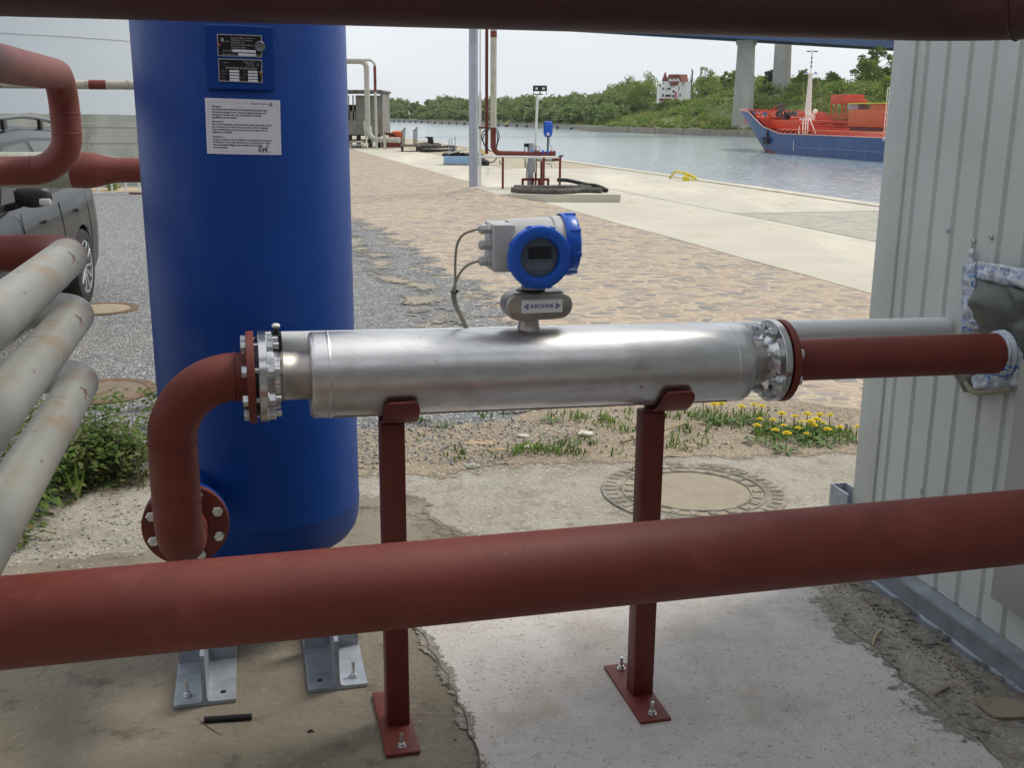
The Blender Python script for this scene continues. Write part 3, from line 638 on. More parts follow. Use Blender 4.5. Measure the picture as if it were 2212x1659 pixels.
n3 = n.new('ShaderNodeTexNoise'); n3.inputs['Scale'].default_value = 120; l.new(co.outputs['Object'], n3.inputs[0]); m3 = n.new('ShaderNodeMapRange'); m3.inputs[1].default_value = .46; m3.inputs[2].default_value = .50; l.new(n3.outputs[0], m3.inputs[0])
mr = n.new('ShaderNodeMapRange'); mr.inputs[1].default_value = .35; mr.inputs[2].default_value = .65; l.new(nz_.outputs[0], mr.inputs[0])
m4 = n.new('ShaderNodeMix'); m4.data_type = 'RGBA'; m4.inputs[6].default_value = (.30, .34, .36, 1); m4.inputs[7].default_value = (.62, .66, .70, 1); l.new(mr.outputs[0], m4.inputs[0])
m5 = n.new('ShaderNodeMath'); m5.operation = 'MULTIPLY'; l.new(br.outputs[0], m5.inputs[0]); l.new(m3.outputs[0], m5.inputs[1])
mm = n.new('ShaderNodeMix'); mm.data_type = 'RGBA'; l.new(m4.outputs[2], mm.inputs[6]); mm.inputs[7].default_value = (.02, .14, .48, 1); l.new(m5.outputs[0], mm.inputs[0]); l.new(mm.outputs[2], b_.inputs['Base Color'])
bp = n.new('ShaderNodeBump'); bp.inputs['Strength'].default_value = .8; bp.inputs['Distance'].default_value = .01; l.new(nz_.outputs[0], bp.inputs['Height']); l.new(bp.outputs[0], b_.inputs['Normal'])
def wallpatch(name, c4, off, amp, mat, par, nx=24, ny=24, f=9, seed=0, edge=.006):
    P = [onplane(x, y, W0, WN) for x, y in c4]; b = MB(); vs = []
    for j in range(ny + 1):
        for i in range(nx + 1):
            s_, t_ = i / nx, j / ny; p = (P[0].lerp(P[1], s_)).lerp(P[3].lerp(P[2], s_), t_)
            p += V * edge * noise.noise(p * 30 + Vector((seed, 0, 0))) + Z * edge * noise.noise(p * 31 + Vector((0, seed, 0)))
            q_ = Vector((p.y * f, p.z * f, seed)); h_ = abs(noise.noise(q_)) + .35 * abs(noise.noise(q_ * 2.3)); e_ = min(s_, 1 - s_, t_, 1 - t_) * 6; vs.append(p - U * (off + amp * h_ * (min(1, e_) * .85 + .15)))
    b.add(vs, [[j * (nx + 1) + i, j * (nx + 1) + i + 1, (j + 1) * (nx + 1) + i + 1, (j + 1) * (nx + 1) + i] for j in range(ny) for i in range(nx)])
    o = b.build(name, mat, par, fix=False, ang=180); sm = o.modifiers.new('thickness', 'SOLIDIFY'); sm.thickness = .002; return o
wallpatch('fabric_cover', [(2116, 596), (2290, 640), (2290, 790), (2110, 712)], .012, .06, FAB, cont, f=7)
wallpatch('tape_strip', [(2092, 572), (2120, 566), (2118, 712), (2088, 716)], .016, .03, TAPE, cont, nx=10, ny=26, f=24, seed=3)
wallpatch('tape_strip', [(2124, 562), (2290, 590), (2290, 640), (2120, 600)], .018, .03, TAPE, cont, nx=26, ny=8, f=22, seed=5)
wallpatch('tape_strip', [(2103, 538), (2112, 536), (2110, 590), (2098, 592)], .010, .02, TAPE, cont, nx=6, ny=14, f=30, seed=8)
wallpatch('tape_strip', [(2085, 690), (2132, 690), (2140, 712), (2090, 712)], .012, .04, TAPE, cont, nx=10, ny=8, f=20, seed=9)
wallpatch('tape_strip', [(2102, 812), (2215, 800), (2210, 838), (2118, 842)], .014, .04, TAPE, cont, nx=16, ny=8, f=20, seed=10)
wallpatch('foam_filler', [(2066, 806), (2112, 806), (2110, 838), (2090, 846)], .008, .03, FAB, cont, nx=10, ny=8, f=14, seed=12)
q1, q2, q3 = [onplane(x, y, W0, WN) for x, y in ((2100, 826), (2128, 852), (2212, 838))]
MB().tube(bez(q1 - U * .02, q2 - U * .04, q2 - U * .04, q3 - U * .04), .008, 8).build('sealing_cord', pm('khaki_cord', (.26, .24, .17), .8), cont)
# ================================================================== THE FLOW METER AND ITS PIPES
MA = Vector((-.31, 2.550, .981))                    # a point on the meter axis
def ax(px, py=800):                                 # point on the axis seen at a given column
    r = ray(px, py); k_ = r.x / r.y; t = (k_ * MA.y - MA.x) / (U.x - k_ * U.y); return MA + U * t
UM = (U - Z * .0165).normalized()
def af(t): return MA + UM * t
def aT(px): return (ax(px) - MA).dot(U)
tL, tR = aT(668), aT(1602)
tfL, tfR = aT(560), aT(1668)
meter = thing('flow_meter', 'stainless steel inline flow meter with blue-ringed transmitter, clamped between red pipes', 'flow meter', tuple(MA))
RB = .1045
body = MB().lathe(af(tL), UM, [(0, .058), (0, RB - .006), (.003, RB - .001), (.006, RB), (.012, RB), (.038, RB), (.0395, RB), (.041, RB + .0010), (.044, RB + .0010), (.0455, RB), (.047, RB), (.06, RB), (tR - tL - .07, RB), (tR - tL - .057, RB), (tR - tL - .055, RB), (tR - tL - .054, RB + .0012), (tR - tL - .049, RB + .0012), (tR - tL - .048, RB), (tR - tL - .046, RB), (tR - tL - .035, RB), (tR - tL - .016, RB), (tR - tL - .005, RB - .006), (tR - tL, RB - .016), (tR - tL, .058)], 96, False).build('meter_body', STEEL, meter, ang=50)
b = MB(); e = -V * math.sin(rad(0)); 
sp = []
for t_ in (tL + .05, tR - .06): sp.append(af(t_) + Z * -(RB * math.sin(rad(63)) + .0005) - V * (RB * math.cos(rad(63)) + .0005))
b.bar(sp[0], sp[1], .004, .0025); b.build('weld_seam', STEELD, body)
for s_, t0, t1, nm in ((1, tL, tfL + .012, 'l'), (-1, tR, tfR - .012, 'r')):
    d = -UM * s_; Ln = abs(t1 - t0)
    nk = MB().lathe(af(t0), d, [(0, .0575), (.012, .0585), (.016, .0575), (Ln * .55, .0575), (Ln * .56, .0592), (Ln * .62, .0592), (Ln * .63, .0575), (Ln * .72, .0572), (Ln * .74, .059), (Ln * .80, .059), (Ln * .82, .058), (Ln, .075)], 64, False).build('neck', STEELD, meter, ang=60)
# hub + flange
def flange(c, d, R, th, mat, par, bore=.057, hub=None, name='flange', bc=.09, nb=8, rot=rad(22.5), holes=False):
    pr = [(0, bore), (0, R - .0015), (.0015, R), (th - .0015, R), (th, R - .0015)]
    if hub: pr += [(th, hub[0] + .004), (th + .004, hub[0]), (th + hub[1] * .6, hub[2]), (th + hub[1], hub[2])]
    else: pr += [(th, bore)]
    return MB().lathe(c, d, pr, 72, False).build(name, mat, par, ang=35)
fL = flange(af(tfL - .002), UM, .110, .019, POL, meter, hub=(.074, .030, .059))
fR = flange(af(tfR + .002), -UM, .110, .019, POL, meter, hub=(.074, .030, .059))
elb = thing('elbow_pipe', 'red oxide elbow pipe rising from the blue tank to the meter\'s left flange', 'pipe', (af(tfL - .03).x, af(tfL - .03).y, .5))
out = thing('outlet_pipe', 'red oxide pipe from the right flange of the flow meter into the container wall', 'pipe', tuple(af(tfR + .03)))
def rflange(c, d, par, th=.018):
    return MB().lathe(c, d, [(0, .058), (0, .1085), (.0015, .110), (th - .0015, .110), (th, .1085), (th, .060), (th + .004, .0595), (th + .004, .057)], 72, False).build('flange', RED, par, ang=35)
rL0 = af(tfL - .010); rfl = rflange(rL0, -U, elb)
rR0 = af(tfR + .010); rfr = rflange(rR0, UM, out)
MB().cyl(af(tfL - .0095), af(tfL - .0025), .094, 48).build('gasket', BLACK, meter); MB().cyl(af(tfR + .0025), af(tfR + .0095), .100, 48).build('gasket', BLACK, meter)
e1, e2 = -V, Z
def bolts(c0, dd, bc, nb, rot, par, inner, outer, hr=.0145):
    """hex head on the red flange, stud through, nut and washer on the steel flange"""
    for i in range(nb):
        a_ = rot + 2 * math.pi * i / nb; o_ = e1 * math.cos(a_) * bc + e2 * math.sin(a_) * bc
        b = MB(); b.hexbolt(c0 + o_ + dd * outer, dd, hr, .012); b.cyl(c0 + o_ + dd * outer, c0 + o_ - dd * (inner + .03), .0078, 12)
        b.cyl(c0 + o_ - dd * inner, c0 + o_ - dd * (inner + .003), .0158, 20)
        b.hexbolt(c0 + o_ - dd * (inner + .003), -dd, hr, .014); b.tube([c0 + o_ - dd * (inner + .017), c0 + o_ - dd * (inner + .028)], .0078, 10)
        b.build('bolt', ZINC, par, ang=30)
bolts(af(tfL - .002), -U, .0895, 8, rad(22.5), fL, .019, .0265); bolts(af(tfR + .002), UM, .0895, 8, rad(22.5), fR, .019, .0265)
# outlet pipe: to the container wall
pw = out.location
tw = ((W0 - MA).dot(U)) - 0.02
MB().tube([af(tfR + .03), af(tw)], .0572, 48).build('pipe', RED, out)
b = MB().lathe(af(tfR + .03), U, [(0, .057), (.002, .0605), (.006, .0605), (.010, .057)], 48, False); b.build('weld_bead', RED, out)
b = MB(); pts = []; 
tp = MB(); rs = []
for i in range(9): pts.append(af(tw - .028 + i * .005)); rs.append(.0600 + .003 * math.sin(i * 2.1) + .0015 * i)
tp.tube(pts, rs, 40).build('tape_wrap', TAPE, out)
# pale conduit pipe behind
pc1 = onplane(2056, 705, W0, WN); pc0 = MA + V * .26 ; rr = ray(556, 742); k_ = rr.x / rr.y; tt = (k_ * pc0.y - pc0.x) / (U.x - k_ * U.y); pc0 = pc0 + U * tt; pc0.z = atY(556, 741, pc0.y).z
pc1 = pc1 - U * .01; conduit = MB(); dd = (pc1 - pc0).normalized()
conduit.tube([pc0, pc0 + dd * .004, pc1 - dd * .03, pc1 - dd * .012, pc1 - dd * .003, pc1], [.026, .029, .029, .0285, .023, .012], 32)
tag(conduit.build('conduit_pipe', PVC), 'long pale grey pipe running behind the flow meter to the container', 'pipe')
# black clamp on the conduit by the left flange
q_ = atY(604, 735, af(tfL).y - .02); cl = thing('pipe_clamp', 'small black clamp with white cap above the left neck of the meter', 'clamp', tuple(q_))
q2 = ax(604) + V * .20; qz = atY(604, 740, q2.y).z; q2 = Vector((q2.x, q2.y, qz))
MB().box(q2, (.026, .05, .050), (U, V, Z), .003).build('clamp_block', BLACK, cl); MB().box(q2 + Z * .031, (.014, .03, .014), (U, V, Z), .002).build('latch', BLACK, cl)
MB().ball(q2 + Z * .044, .011, 14, (1, 1, .6)).build('cap', WHITE, cl); MB().hexbolt(q2 - V * .025 - Z * .01, -V, .003, .002).build('screw', ZINC, cl)
# elbow: pipe geometry in the plane of U and Z, then V
Rb = .152
jx = ax(361); tj = (jx - MA).dot(U); ve = af(tj)                 # vertical leg position
s0 = af(tfL - .03)
top = ve + U * Rb
pth = [s0, top] + arc(top - Z * Rb, rad(90), rad(180), U, Z, Rb, 14)[1:]
zlow = atY(362, 1082, ve.y).z
low = Vector((ve.x, ve.y, zlow)); pth += [low]
pth += arc(low + V * Rb, rad(180), rad(270), V, Z, Rb, 14)[1:]
endp = low + V * Rb - Z * Rb
fp = endp + V * .075; pth += [fp]
MB().tube(pth, .0572, 48).build('pipe', RED, elb)
for c_, a_ in ((s0 + -U * .028, U), (top, U), (ve - Z * Rb, Z), (low, Z), (endp + V * .002, V)): MB().ring(c_, a_, .0574, .0024, 48).build('weld_bead', RED, elb)
tf_ = MB().lathe(fp, V, [(0, .058), (0, .110), (.0015, .1115), (.018, .1115), (.0185, .110), (.0185, .058)], 64, False).build('flange', RED, elb, ang=35)
for i in range(8):
    a_ = rad(22.5) + i * math.pi / 4; o_ = U * math.cos(a_) * .090 + Z * math.sin(a_) * .090
    MB().hexbolt(fp + o_, -V, .0145, .011).build('bolt', ZINC, tf_, ang=30)
# ------------------------------------------------------------------ blue separator tank
TR = .30
r1, r2 = ray(307, 430), ray(757.5, 430); a1, a2 = math.atan2(r1.x, r1.y), math.atan2(r2.x, r2.y); TD = TR / math.sin((a2 - a1) / 2); tm = (a1 + a2) / 2
TC = Vector((math.sin(tm) * TD, math.cos(tm) * TD, 0))
tank = thing('separator_tank', 'tall glossy blue cylindrical tank with nameplates and white notice, standing left of the meter', 'tank', tuple(TC))
toC = (-TC).normalized(); sR = Vector((toC.y * -1, toC.x, 0))      # to the camera, and to the image right
if sR.x < 0: sR = -sR
fr = TC + toC * TR; zs = onplane(580, 1154, fr, toC).z
prof = [(zs - .150, 0.0), (zs - .148, .08), (zs - .140, .16), (zs - .133, .21), (zs - .122, .245), (zs - .103, .272), (zs - .078, .289), (zs - .048, .2975), (zs - .015, .2998), (zs, TR), (zs + .004, TR + .0015), (zs + .010, TR + .0015), (zs + .014, TR), (2.62, TR), (2.70, .27), (2.75, .18), (2.77, .0)]
MB().lathe(TC, Z, prof, 128, False).build('shell', BLUE, tank, ang=60)
# tangential inlet nozzle with blue flange
n0 = fp + V * .0195
MB().lathe(n0, V, [(0, .058), (0, .111), (.018, .111), (.018, .064), (.022, .060), (.05, .058), (.42, .058)], 64, False).build('inlet_nozzle', BLUE, tank, ang=35)
# skids and legs
def skid(fl, fr_, up0):
    c_ = (fl + fr_) / 2; wd = .166
    b = MB(); cs = [(-wd / 2, 0), (wd / 2, 0), (wd / 2, .010), (.018, .011), (.010, .014), (.006, .022), (.006, .15), (-.006, .15), (-.006, .022), (-.010, .014), (-.018, .011), (-wd / 2, .010)]
    vs = []
    for L_ in (0, .62):
        for x_, z_ in cs: vs.append(c_ + U * x_ + V * L_ + Z * (z_ + .016))
    k = len(cs); b.add(vs, [list(range(k))[::-1], list(range(k, 2 * k))] + [[i, (i + 1) % k, k + (i + 1) % k, k + i] for i in range(k)])
    o = b.build('skid_beam', GALV, tank, ang=30)
    q_ = c_ + V * .24
    for s_ in (-1, 1):
        MB().box(q_ + U * s_ * .044 + Z * .15, (.074, .008, .26), (U, V, Z), .001).build('leg_plate', GALV, o)
        MB().bar(q_ + U * (s_ * .044 - .036) - V * .005 + Z * .0275, q_ + U * (s_ * .044 + .036) - V * .005 + Z * .0275, .004, .004).build('weld_bead', POL, o)
    bo = c_ + U * (-.048 if up0 else .048) + V * .045 + Z * .027
    b = MB(); b.cyl(bo, bo + Z * .003, .013, 20); b.hexbolt(bo + Z * .003, Z, .010, .008, .035, .005); b.build('anchor_bolt', ZINC, o)
    ho = c_ + U * (.048 if up0 else -.048) + V * .045 + Z * .0271
    MB().cyl(ho, ho + Z * .0006, .008, 16).build('bolt_hole', BLACK, o)
skid(G(377, 1543), G(510, 1530), True); skid(G(669, 1507), G(792, 1497), False)
# plates on the tank: bent sheets; (x, z) are arc distance from the tank's facing line, height
def tp3(x_, z_, off=0): a_ = x_ / TR; return TC + toC * (math.cos(a_) * (TR + off)) + sR * (math.sin(a_) * (TR + off)) + Z * z_
def txz(px, py):
    r = ray(px, py); o = CAM - TC; a_ = r.x ** 2 + r.y ** 2; b_ = 2 * (r.x * o.x + r.y * o.y); c_ = o.x ** 2 + o.y ** 2 - TR ** 2
    t = (-b_ - math.sqrt(max(0, b_ * b_ - 4 * a_ * c_))) / (2 * a_); p = CAM + r * t; d = p - TC
    return math.atan2(d.dot(sR), d.dot(toC)) * TR, p.z
def quadmap(c4): return lambda s, t: ((c4[0][0] * (1 - s) + c4[1][0] * s) * (1 - t) + (c4[3][0] * (1 - s) + c4[2][0] * s) * t, (c4[0][1] * (1 - s) + c4[1][1] * s) * (1 - t) + (c4[3][1] * (1 - s) + c4[2][1] * s) * t)
def bent(name, c4, off, th, mat, par, nx=16):
    f = quadmap(c4); b = MB(); vs = []
    for t in (0, 1):
        for i in range(nx + 1): x_, z_ = f(i / nx, t); vs += [tp3(x_, z_, off), tp3(x_, z_, off + th)]
    m2 = 2 * (nx + 1)
    for i in range(nx):
        a = 2 * i; b.f += [[a + 1, a + 3, m2 + a + 3, m2 + a + 1], [a, m2 + a, m2 + a + 2, a + 2], [a, a + 2, a + 3, a + 1], [m2 + a, m2 + a + 1, m2 + a + 3, m2 + a + 2]]; b.mi += [0] * 4
    b.f += [[0, 1, m2 + 1, m2], [2 * nx, m2 + 2 * nx, m2 + 2 * nx + 1, 2 * nx + 1]]; b.mi += [0, 0]; b.v = [tuple(v) for v in vs]
    return b.build(name, mat, par, smooth=True)
def textgeo(body, size=1, align='LEFT', bold=0, shear=0, spacing=1):
    cu = bpy.data.curves.new('writing', 'FONT'); cu.body = body; cu.size = size; cu.align_x = align; cu.align_y = 'CENTER'; cu.offset = bold; cu.shear = shear; cu.space_character = spacing; cu.resolution_u = 3
    o = bpy.data.objects.new('writing', cu); COL.objects.link(o); dg = bpy.context.evaluated_depsgraph_get(); me = bpy.data.meshes.new_from_object(o.evaluated_get(dg))
    vs = [v.co.copy() for v in me.vertices]; fs = [list(p.vertices) for p in me.polygons]
    bpy.data.objects.remove(o); bpy.data.curves.remove(cu); bpy.data.meshes.remove(me); return vs, fs
def tanktext(items, c4, off, mat, name, par, wdt):
    """items: (text, x, y, size, bold) in plate units (0..wdt, 0..1 down)"""
    f = quadmap(c4); b = MB()
    for (tx, x, y, sz, bo) in items:
        vs, fs = textgeo(tx, sz, bold=bo); out_ = []
        for v in vs: a_, z_ = f((x + v.x) / wdt, y - v.y); out_.append(tp3(a_, z_, off))
        b.add(out_, fs)
    return b.build(name, mat, par, smooth=False, fix=False)
def platerects(rects, c4, off, mat, name, par, wdt, th=.0006):
    f = quadmap(c4); b = MB()
    for (x0, y0, x1, y1) in rects:
        n_ = max(1, int((x1 - x0) / wdt * 12)); vs = []
        for i in range(n_ + 1):
            for y in (y0, y1): a_, z_ = f((x0 + (x1 - x0) * i / n_) / wdt, y); vs.append(tp3(a_, z_, off))
        b.add(vs, [[2 * i, 2 * i + 1, 2 * i + 3, 2 * i + 2] for i in range(n_)])
    return b.build(name, mat, par, smooth=False, fix=False)
INK = pm('printed_ink', (.03, .03, .06), .6); PAPER = pm('notice_sheet', (.66, .66, .74), .45); PL = pm('nameplate_black', (.006, .006, .01), .35); SIL = pm('plate_silver', (.42, .41, .40), .4, .3); INKB = pm('signature_ink', (.01, .01, .05), .5)
br_c = [txz(*p) for p in ((446, 54), (586, 60), (592, 194), (450, 190))]
holder = bent('plate_holder', br_c, -.002, .012, BLUE, tank)
HS = pm('holder_edge_paint', (.05, .11, .36), .25)
platerects([(0, -.03, 1, 0.0)], br_c, .0085, HS, 'holder_lip', holder, 1)
pc_ = [txz(*p) for p in ((470.5, 73), (563.5, 76), (564.5, 123.5), (472.5, 120.5))]; W1 = 2.0
p1 = bent('nameplate', pc_, .0105, .0012, SIL, holder); platerects([(.04, .04, W1 - .04, .96)], pc_, .0120, PL, 'plate_field', p1, W1)
tanktext([('Das Fördern, wenn im', .62, .16, .115, 0), ('Zollfreien Transport', .62, .265, .115, 0), ('enthalten ist.', .62, .37, .115, 0), ('Der Druckentlüftung', .62, .47, .115, 0), ('Anlagen- oder', .62, .57, .115, 0), ('unterbrochen', .62, .665, .115, 0), ('Werkstoff', .22, .75, .10, 0), ('Durchfluß max.', .22, .91, .10, 0), ('l/min', 1.74, .91, .10, 0), ('R', .17, .27, .24, .01), ('72.82', .36, .33, .08, 0)], pc_, .0123, SIL, 'plate_lettering', p1, W1)
for q_ in ((.66, .685, 1.72, .80), (.92, .845, 1.72, .955)): platerects([q_], pc_, .0123, PAPER, 'plate_field_strip', p1, W1)
pd_ = [txz(*p) for p in ((473, 125.5), (564, 128.5), (565.5, 178.5), (475, 175))]
p2 = bent('nameplate', pd_, .0105, .0012, SIL, holder); platerects([(.04, .04, W1 - .04, .96)], pd_, .0120, PL, 'plate_field', p2, W1)
tanktext([('Bopp & Reuther', 1.12, .10, .085, 0), ('Meßtechnik', 1.22, .19, .085, 0), ('GmbH Speyer', 1.26, .275, .07, 0), ('Zentrifugal-Gasabscheider', .34, .39, .135, .002), ('( 6mm', .2, .17, .1, 0), ('Fabr. Nr.', .14, .54, .07, 0), ('Baujahr', .14, .67, .07, 0), ('PS', 1.12, .54, .07, 0), ('Inhalt', 1.12, .67, .07, 0), ('p max', .14, .80, .07, 0), ('t max', .14, .92, .07, 0), ('bar  V min', .93, .80, .07, 0), ('°C  V max', .93, .92, .07, 0)], pd_, .0123, SIL, 'plate_lettering', p2, W1)
for x0 in (.50, 1.34):
    for y0 in (.49, .62, .75, .875): platerects([(x0, y0, x0 + .44, y0 + .095)], pd_, .0123, PAPER, 'plate_field_strip', p2, W1)
f_ = quadmap(pd_); b = MB()
for (a0, a1) in (((1.74, .28), (1.80, .13)), ((1.80, .13), (1.86, .28)), ((1.86, .28), (1.74, .28))):
    p_, q_ = [tp3(*f_(x / W1, y), .0126) for x, y in (a0, a1)]; b.bar(p_, q_, .0012, .0004)
b.build('maker_emblem', SIL, p2)
cap_ = txz(559.5, 100); pa = tp3(*cap_, .010); ou = (pa - TC); ou.z = 0; ou.normalize()
MB().lathe(pa, ou, [(0, .0132), (.006, .0132), (.007, .012), (.007, .0118), (.0062, .0105), (.0062, 0)], 32, False).build('seal_cap', pm('lead_seal', (.16, .16, .17), .45, .5), holder)
COP = pm('copper_rivet', (.30, .13, .07), .45, .5)
for x_, y_ in ((474.5, 97), (562, 157)): pa = tp3(*txz(x_, y_), .010); MB().ball(pa, .005, 12).build('rivet', COP, holder)
# white notice
nc = [txz(*p) for p in ((443, 210.5), (604.5, 216), (607.5, 334), (448, 331))]; WN_ = 1.36
note = bent('notice', nc, .0004, .0012, PAPER, tank)
lines = [('Achtung !', .145, .0), ('Die baumusterkonforme Transportsicherung an der', .195, 0), ('Schwimmerkugel lösen. Hierzu Gehäusedeckel mit', .245, 0), ('Apparatur abnehmen und anschließend wieder', .292, 0), ('sorgfältig verschrauben.', .34, 0),
         ('Attention !', .415, 0), ('For commissioning units the float (valve) has been fixed', .463, 0), ('for transport. For this purpose cover with complete', .51, 0), ('float mechanism must be removed, then have to be', .558, 0), ('tightened carefully.', .605, 0),
         ('Attention !', .69, 0), ('Avant la mise en service libérer la sécurité de transport', .738, 0), ('du flotteur. Pour cela démonter le couvercle du corps', .785, 0), ('avec son appareillage puis ensuite le remonter', .832, 0), ('correctement.', .88, 0)]
tanktext([(t_, .115, y_, .0475, .0012) for t_, y_, _ in lines] + [('Bopp & Reuther', .83, .075, .046, 0)], nc, .0020, INK, 'notice_lettering', note, WN_)
platerects([(.055, .070, .80, .074), (1.22, .070, 1.31, .074), (.055, .070, .059, .95), (1.306, .070, 1.31, .95), (.055, .946, 1.31, .95)], nc, .0019, SIL, 'notice_border', note, WN_)
fn_ = quadmap(nc)
def npen(pts, wd):
    b = MB(); P = crom([(x, y, 0) for x, y in pts], 6); vs = []
    for i, p in enumerate(P):
        d = (P[min(i + 1, len(P) - 1)] - P[max(i - 1, 0)]).normalized(); nn = Vector((-d.y, d.x, 0)) * wd / 2
        for q_ in (p + nn, p - nn): vs.append(tp3(*fn_(q_.x / WN_, q_.y), .0021))
    b.add(vs, [[2 * i, 2 * i + 1, 2 * i + 3, 2 * i + 2] for i in range(len(P) - 1)]); return b
npen([(.94, .93), (.99, .88), (.985, .855), (.95, .87), (.94, .92), (.965, .945), (1.01, .915), (1.03, .885), (1.02, .96), (1.035, .90), (1.065, .885), (1.065, .93), (1.09, .87), (1.11, .82), (1.09, .86), (1.085, .94), (1.10, .955)], .013).build('signature', INKB, note, smooth=False, fix=False)
npen([(1.13, .95), (1.145, .95)], .014).build('signature', INKB, note, smooth=False, fix=False)
npen([(1.155, .105), (1.18, .055), (1.205, .105), (1.155, .105)], .014).build('maker_emblem', INKB, note, smooth=False, fix=False)
# ------------------------------------------------------------------ pipe supports
def support(px_post, gy, label, base_c, so=.006):
    t_ = aT(px_post); c_ = af(t_); base = Vector((c_.x, c_.y, 0)); root = thing('pipe_support', label, 'support', tuple(base), group='red posts under the flow meter')
    MB().box(Vector((c_.x, c_.y, (c_.z - RB - .018) / 2 + .012)), (.060, .060, c_.z - RB - .018 - .024), (U, V, Z), .005).build('post', REDP, root)
    b = MB(); hw = .043; vs = []; n_ = 30; a0, a1 = rad(-157), rad(-23)
    # saddle shell with rounded lip corners
    for i in range(n_ + 1):
        a_ = a0 + (a1 - a0) * i / n_; e_ = min(i, n_ - i) / n_; w_ = hw - (.012 if e_ == 0 else (.004 if e_ < .05 else (.001 if e_ < .08 else 0)))
        for r_ in (RB + .013, RB + .020):
            o_ = -V * math.cos(a_) * r_ + Z * math.sin(a_) * r_
            vs += [c_ + U * so + o_ - U * w_, c_ + U * so + o_ + U * w_]
    for i in range(n_):
        a = 4 * i; d = a + 4
        b.f += [[a, a + 1, d + 1, d], [a + 2, d + 2, d + 3, a + 3], [a, d, d + 2, a + 2], [a + 1, a + 3, d + 3, d + 1]]; b.mi += [0] * 4
    b.f += [[0, 2, 3, 1], [4 * n_, 4 * n_ + 1, 4 * n_ + 3, 4 * n_ + 2]]; b.mi += [0, 0]; b.v = [tuple(v) for v in vs]
    b.build('saddle', RED, root, ang=30)
    MB().box(base + Z * .0215 + base_c, (.088, .31, .010), (U, V, Z), .002).build('base_plate', RED, root)
    for s_ in (-1, 1):
        bo = base + base_c + V * s_ * .125 + Z * .0265; b = MB(); b.cyl(bo, bo + Z * .0025, .012, 20); b.hexbolt(bo + Z * .0025, Z, .0095, .008, .026, .005); b.build('anchor_bolt', ZINC, root)
support(843, 1596, 'left red square post with curved saddle holding up the meter body, nearest the blue tank', -U * .006, .014)
support(1410, 1526, 'right red square post with curved saddle, standing in front of the ringed manhole', -U * .01, .034)
# ------------------------------------------------------------------ transmitter
tm_ = aT(1141); mt = af(tm_)
def M(u, v, z): return mt + U * u + V * v + Z * z        # local frame on the meter axis
zz = lambda py: atY(1141, py, mt.y).z - mt.z
znk = zz(712); zp0, zp1 = zz(687.5), zz(627)
MB().lathe(M(0, 0, RB - .008), Z, [(0, .031), (.010, .0285), (.013, .026), (zp0 - RB + .012, .0245)], 40, False).build('stem', STEELD, meter)
# pill-shaped sensor box
hx = .0865; hz = (zp1 - zp0) / 2; zc = (zp0 + zp1) / 2; pts = []
for (cx, a0) in ((hx - hz, -90), (-(hx - hz), 90)):
    for i in range(17): a_ = rad(a0 + 180 * i / 16); pts.append((cx + hz * math.cos(a_), hz * math.sin(a_)))
b = MB(); k = len(pts); vs = []; cu = .019
for (dv, sc_) in ((-.036, .86), (-.034, .92), (-.028, .98), (-.022, 1), (.03, 1), (.036, .94)):
    for x_, z_ in pts: vs.append(M(cu + x_ * (1 - (1 - sc_) * .45), dv, zc + z_ * sc_))
fs = [[j * k + i, j * k + (i + 1) % k, (j + 1) * k + (i + 1) % k, (j + 1) * k + i] for j in range(5) for i in range(k)] + [list(range(k)), list(range(5 * k, 6 * k))[::-1]]
pill = b.add(vs, fs).build('sensor_box', STEELD, meter, ang=40)
lab = MB().box(M(cu + .005, -.0366, zc + .001), (.104, .0012, .0325), (U, V, Z)).build('brand_label', pm('label_white', (.88, .89, .92), .4), pill, smooth=False)
KB = pm('label_blue', (.012, .035, .25), .4); b = MB()
vs, fs = textgeo('KROHNE', .0138, 'CENTER', bold=.0003, spacing=1.06); b.add([M(cu + .005 + v.x, -.0376, zc + .001 + v.y) for v in vs], fs)
for s_ in (-1, 1):
    bx = cu + .005 + s_ * .0385; tri = [(bx - s_ * .0035, .0078), (bx - s_ * .0035, -.0078), (bx + s_ * .0085, 0)]
    tri2 = [(bx - s_ * .0008, .0030), (bx - s_ * .0008, -.0030), (bx + s_ * .0036, 0)]
    vs = [M(x_, -.0376, zc + .001 + z_) for x_, z_ in tri + tri2]; b.add(vs, [[0, 1, 4, 3], [1, 2, 5, 4], [2, 0, 3, 5]])
b.build('brand_lettering', KB, lab, smooth=False, fix=False)
# housing
def up_(px, py, v=0.):   # (u, z) local coordinates on the plane v through the meter centre
    p = onplane(px, py, mt + V * v, V) - mt; return p.dot(U), p.z
vr = -.085                                   # plane of the display ring front
ur, zr = up_(1167, 557, vr); ud, zd = up_(1150, 530, 0)
ul, _ = up_(1058, 530, 0); ucr, _ = up_(1208, 530, .02)
hou = MB()
hou.lathe(M(ul + .045, .012, zd), U, [(0, .040), (.0, .062), (.012, .066), (ucr - ul - .075, .068), (ucr - ul - .072, .0715), (ucr - ul - .047, .0715)], 56)
hou.box(M(ul + .028, .012, zd - .001), (.056, .110, .116), (U, V, Z), .007)
hou.lathe(M(ur, vr + .022, zr), V, [(0, .0685), (.02, .0690), (.05, .066), (.085, .060)], 56)
hou.lathe(M(.012, .004, zp1 - .002), Z, [(0, .030), (.02, .031), (zd - zp1 - .02, .036)], 40)
housing = hou.build('transmitter_housing', DIECAST, meter, ang=35)
MB().lathe(M(.004, 0, zp1 - .002), Z, [(0, .036), (.004, .036), (.006, .034)], 40).build('sealing_ring', BLACK, housing)
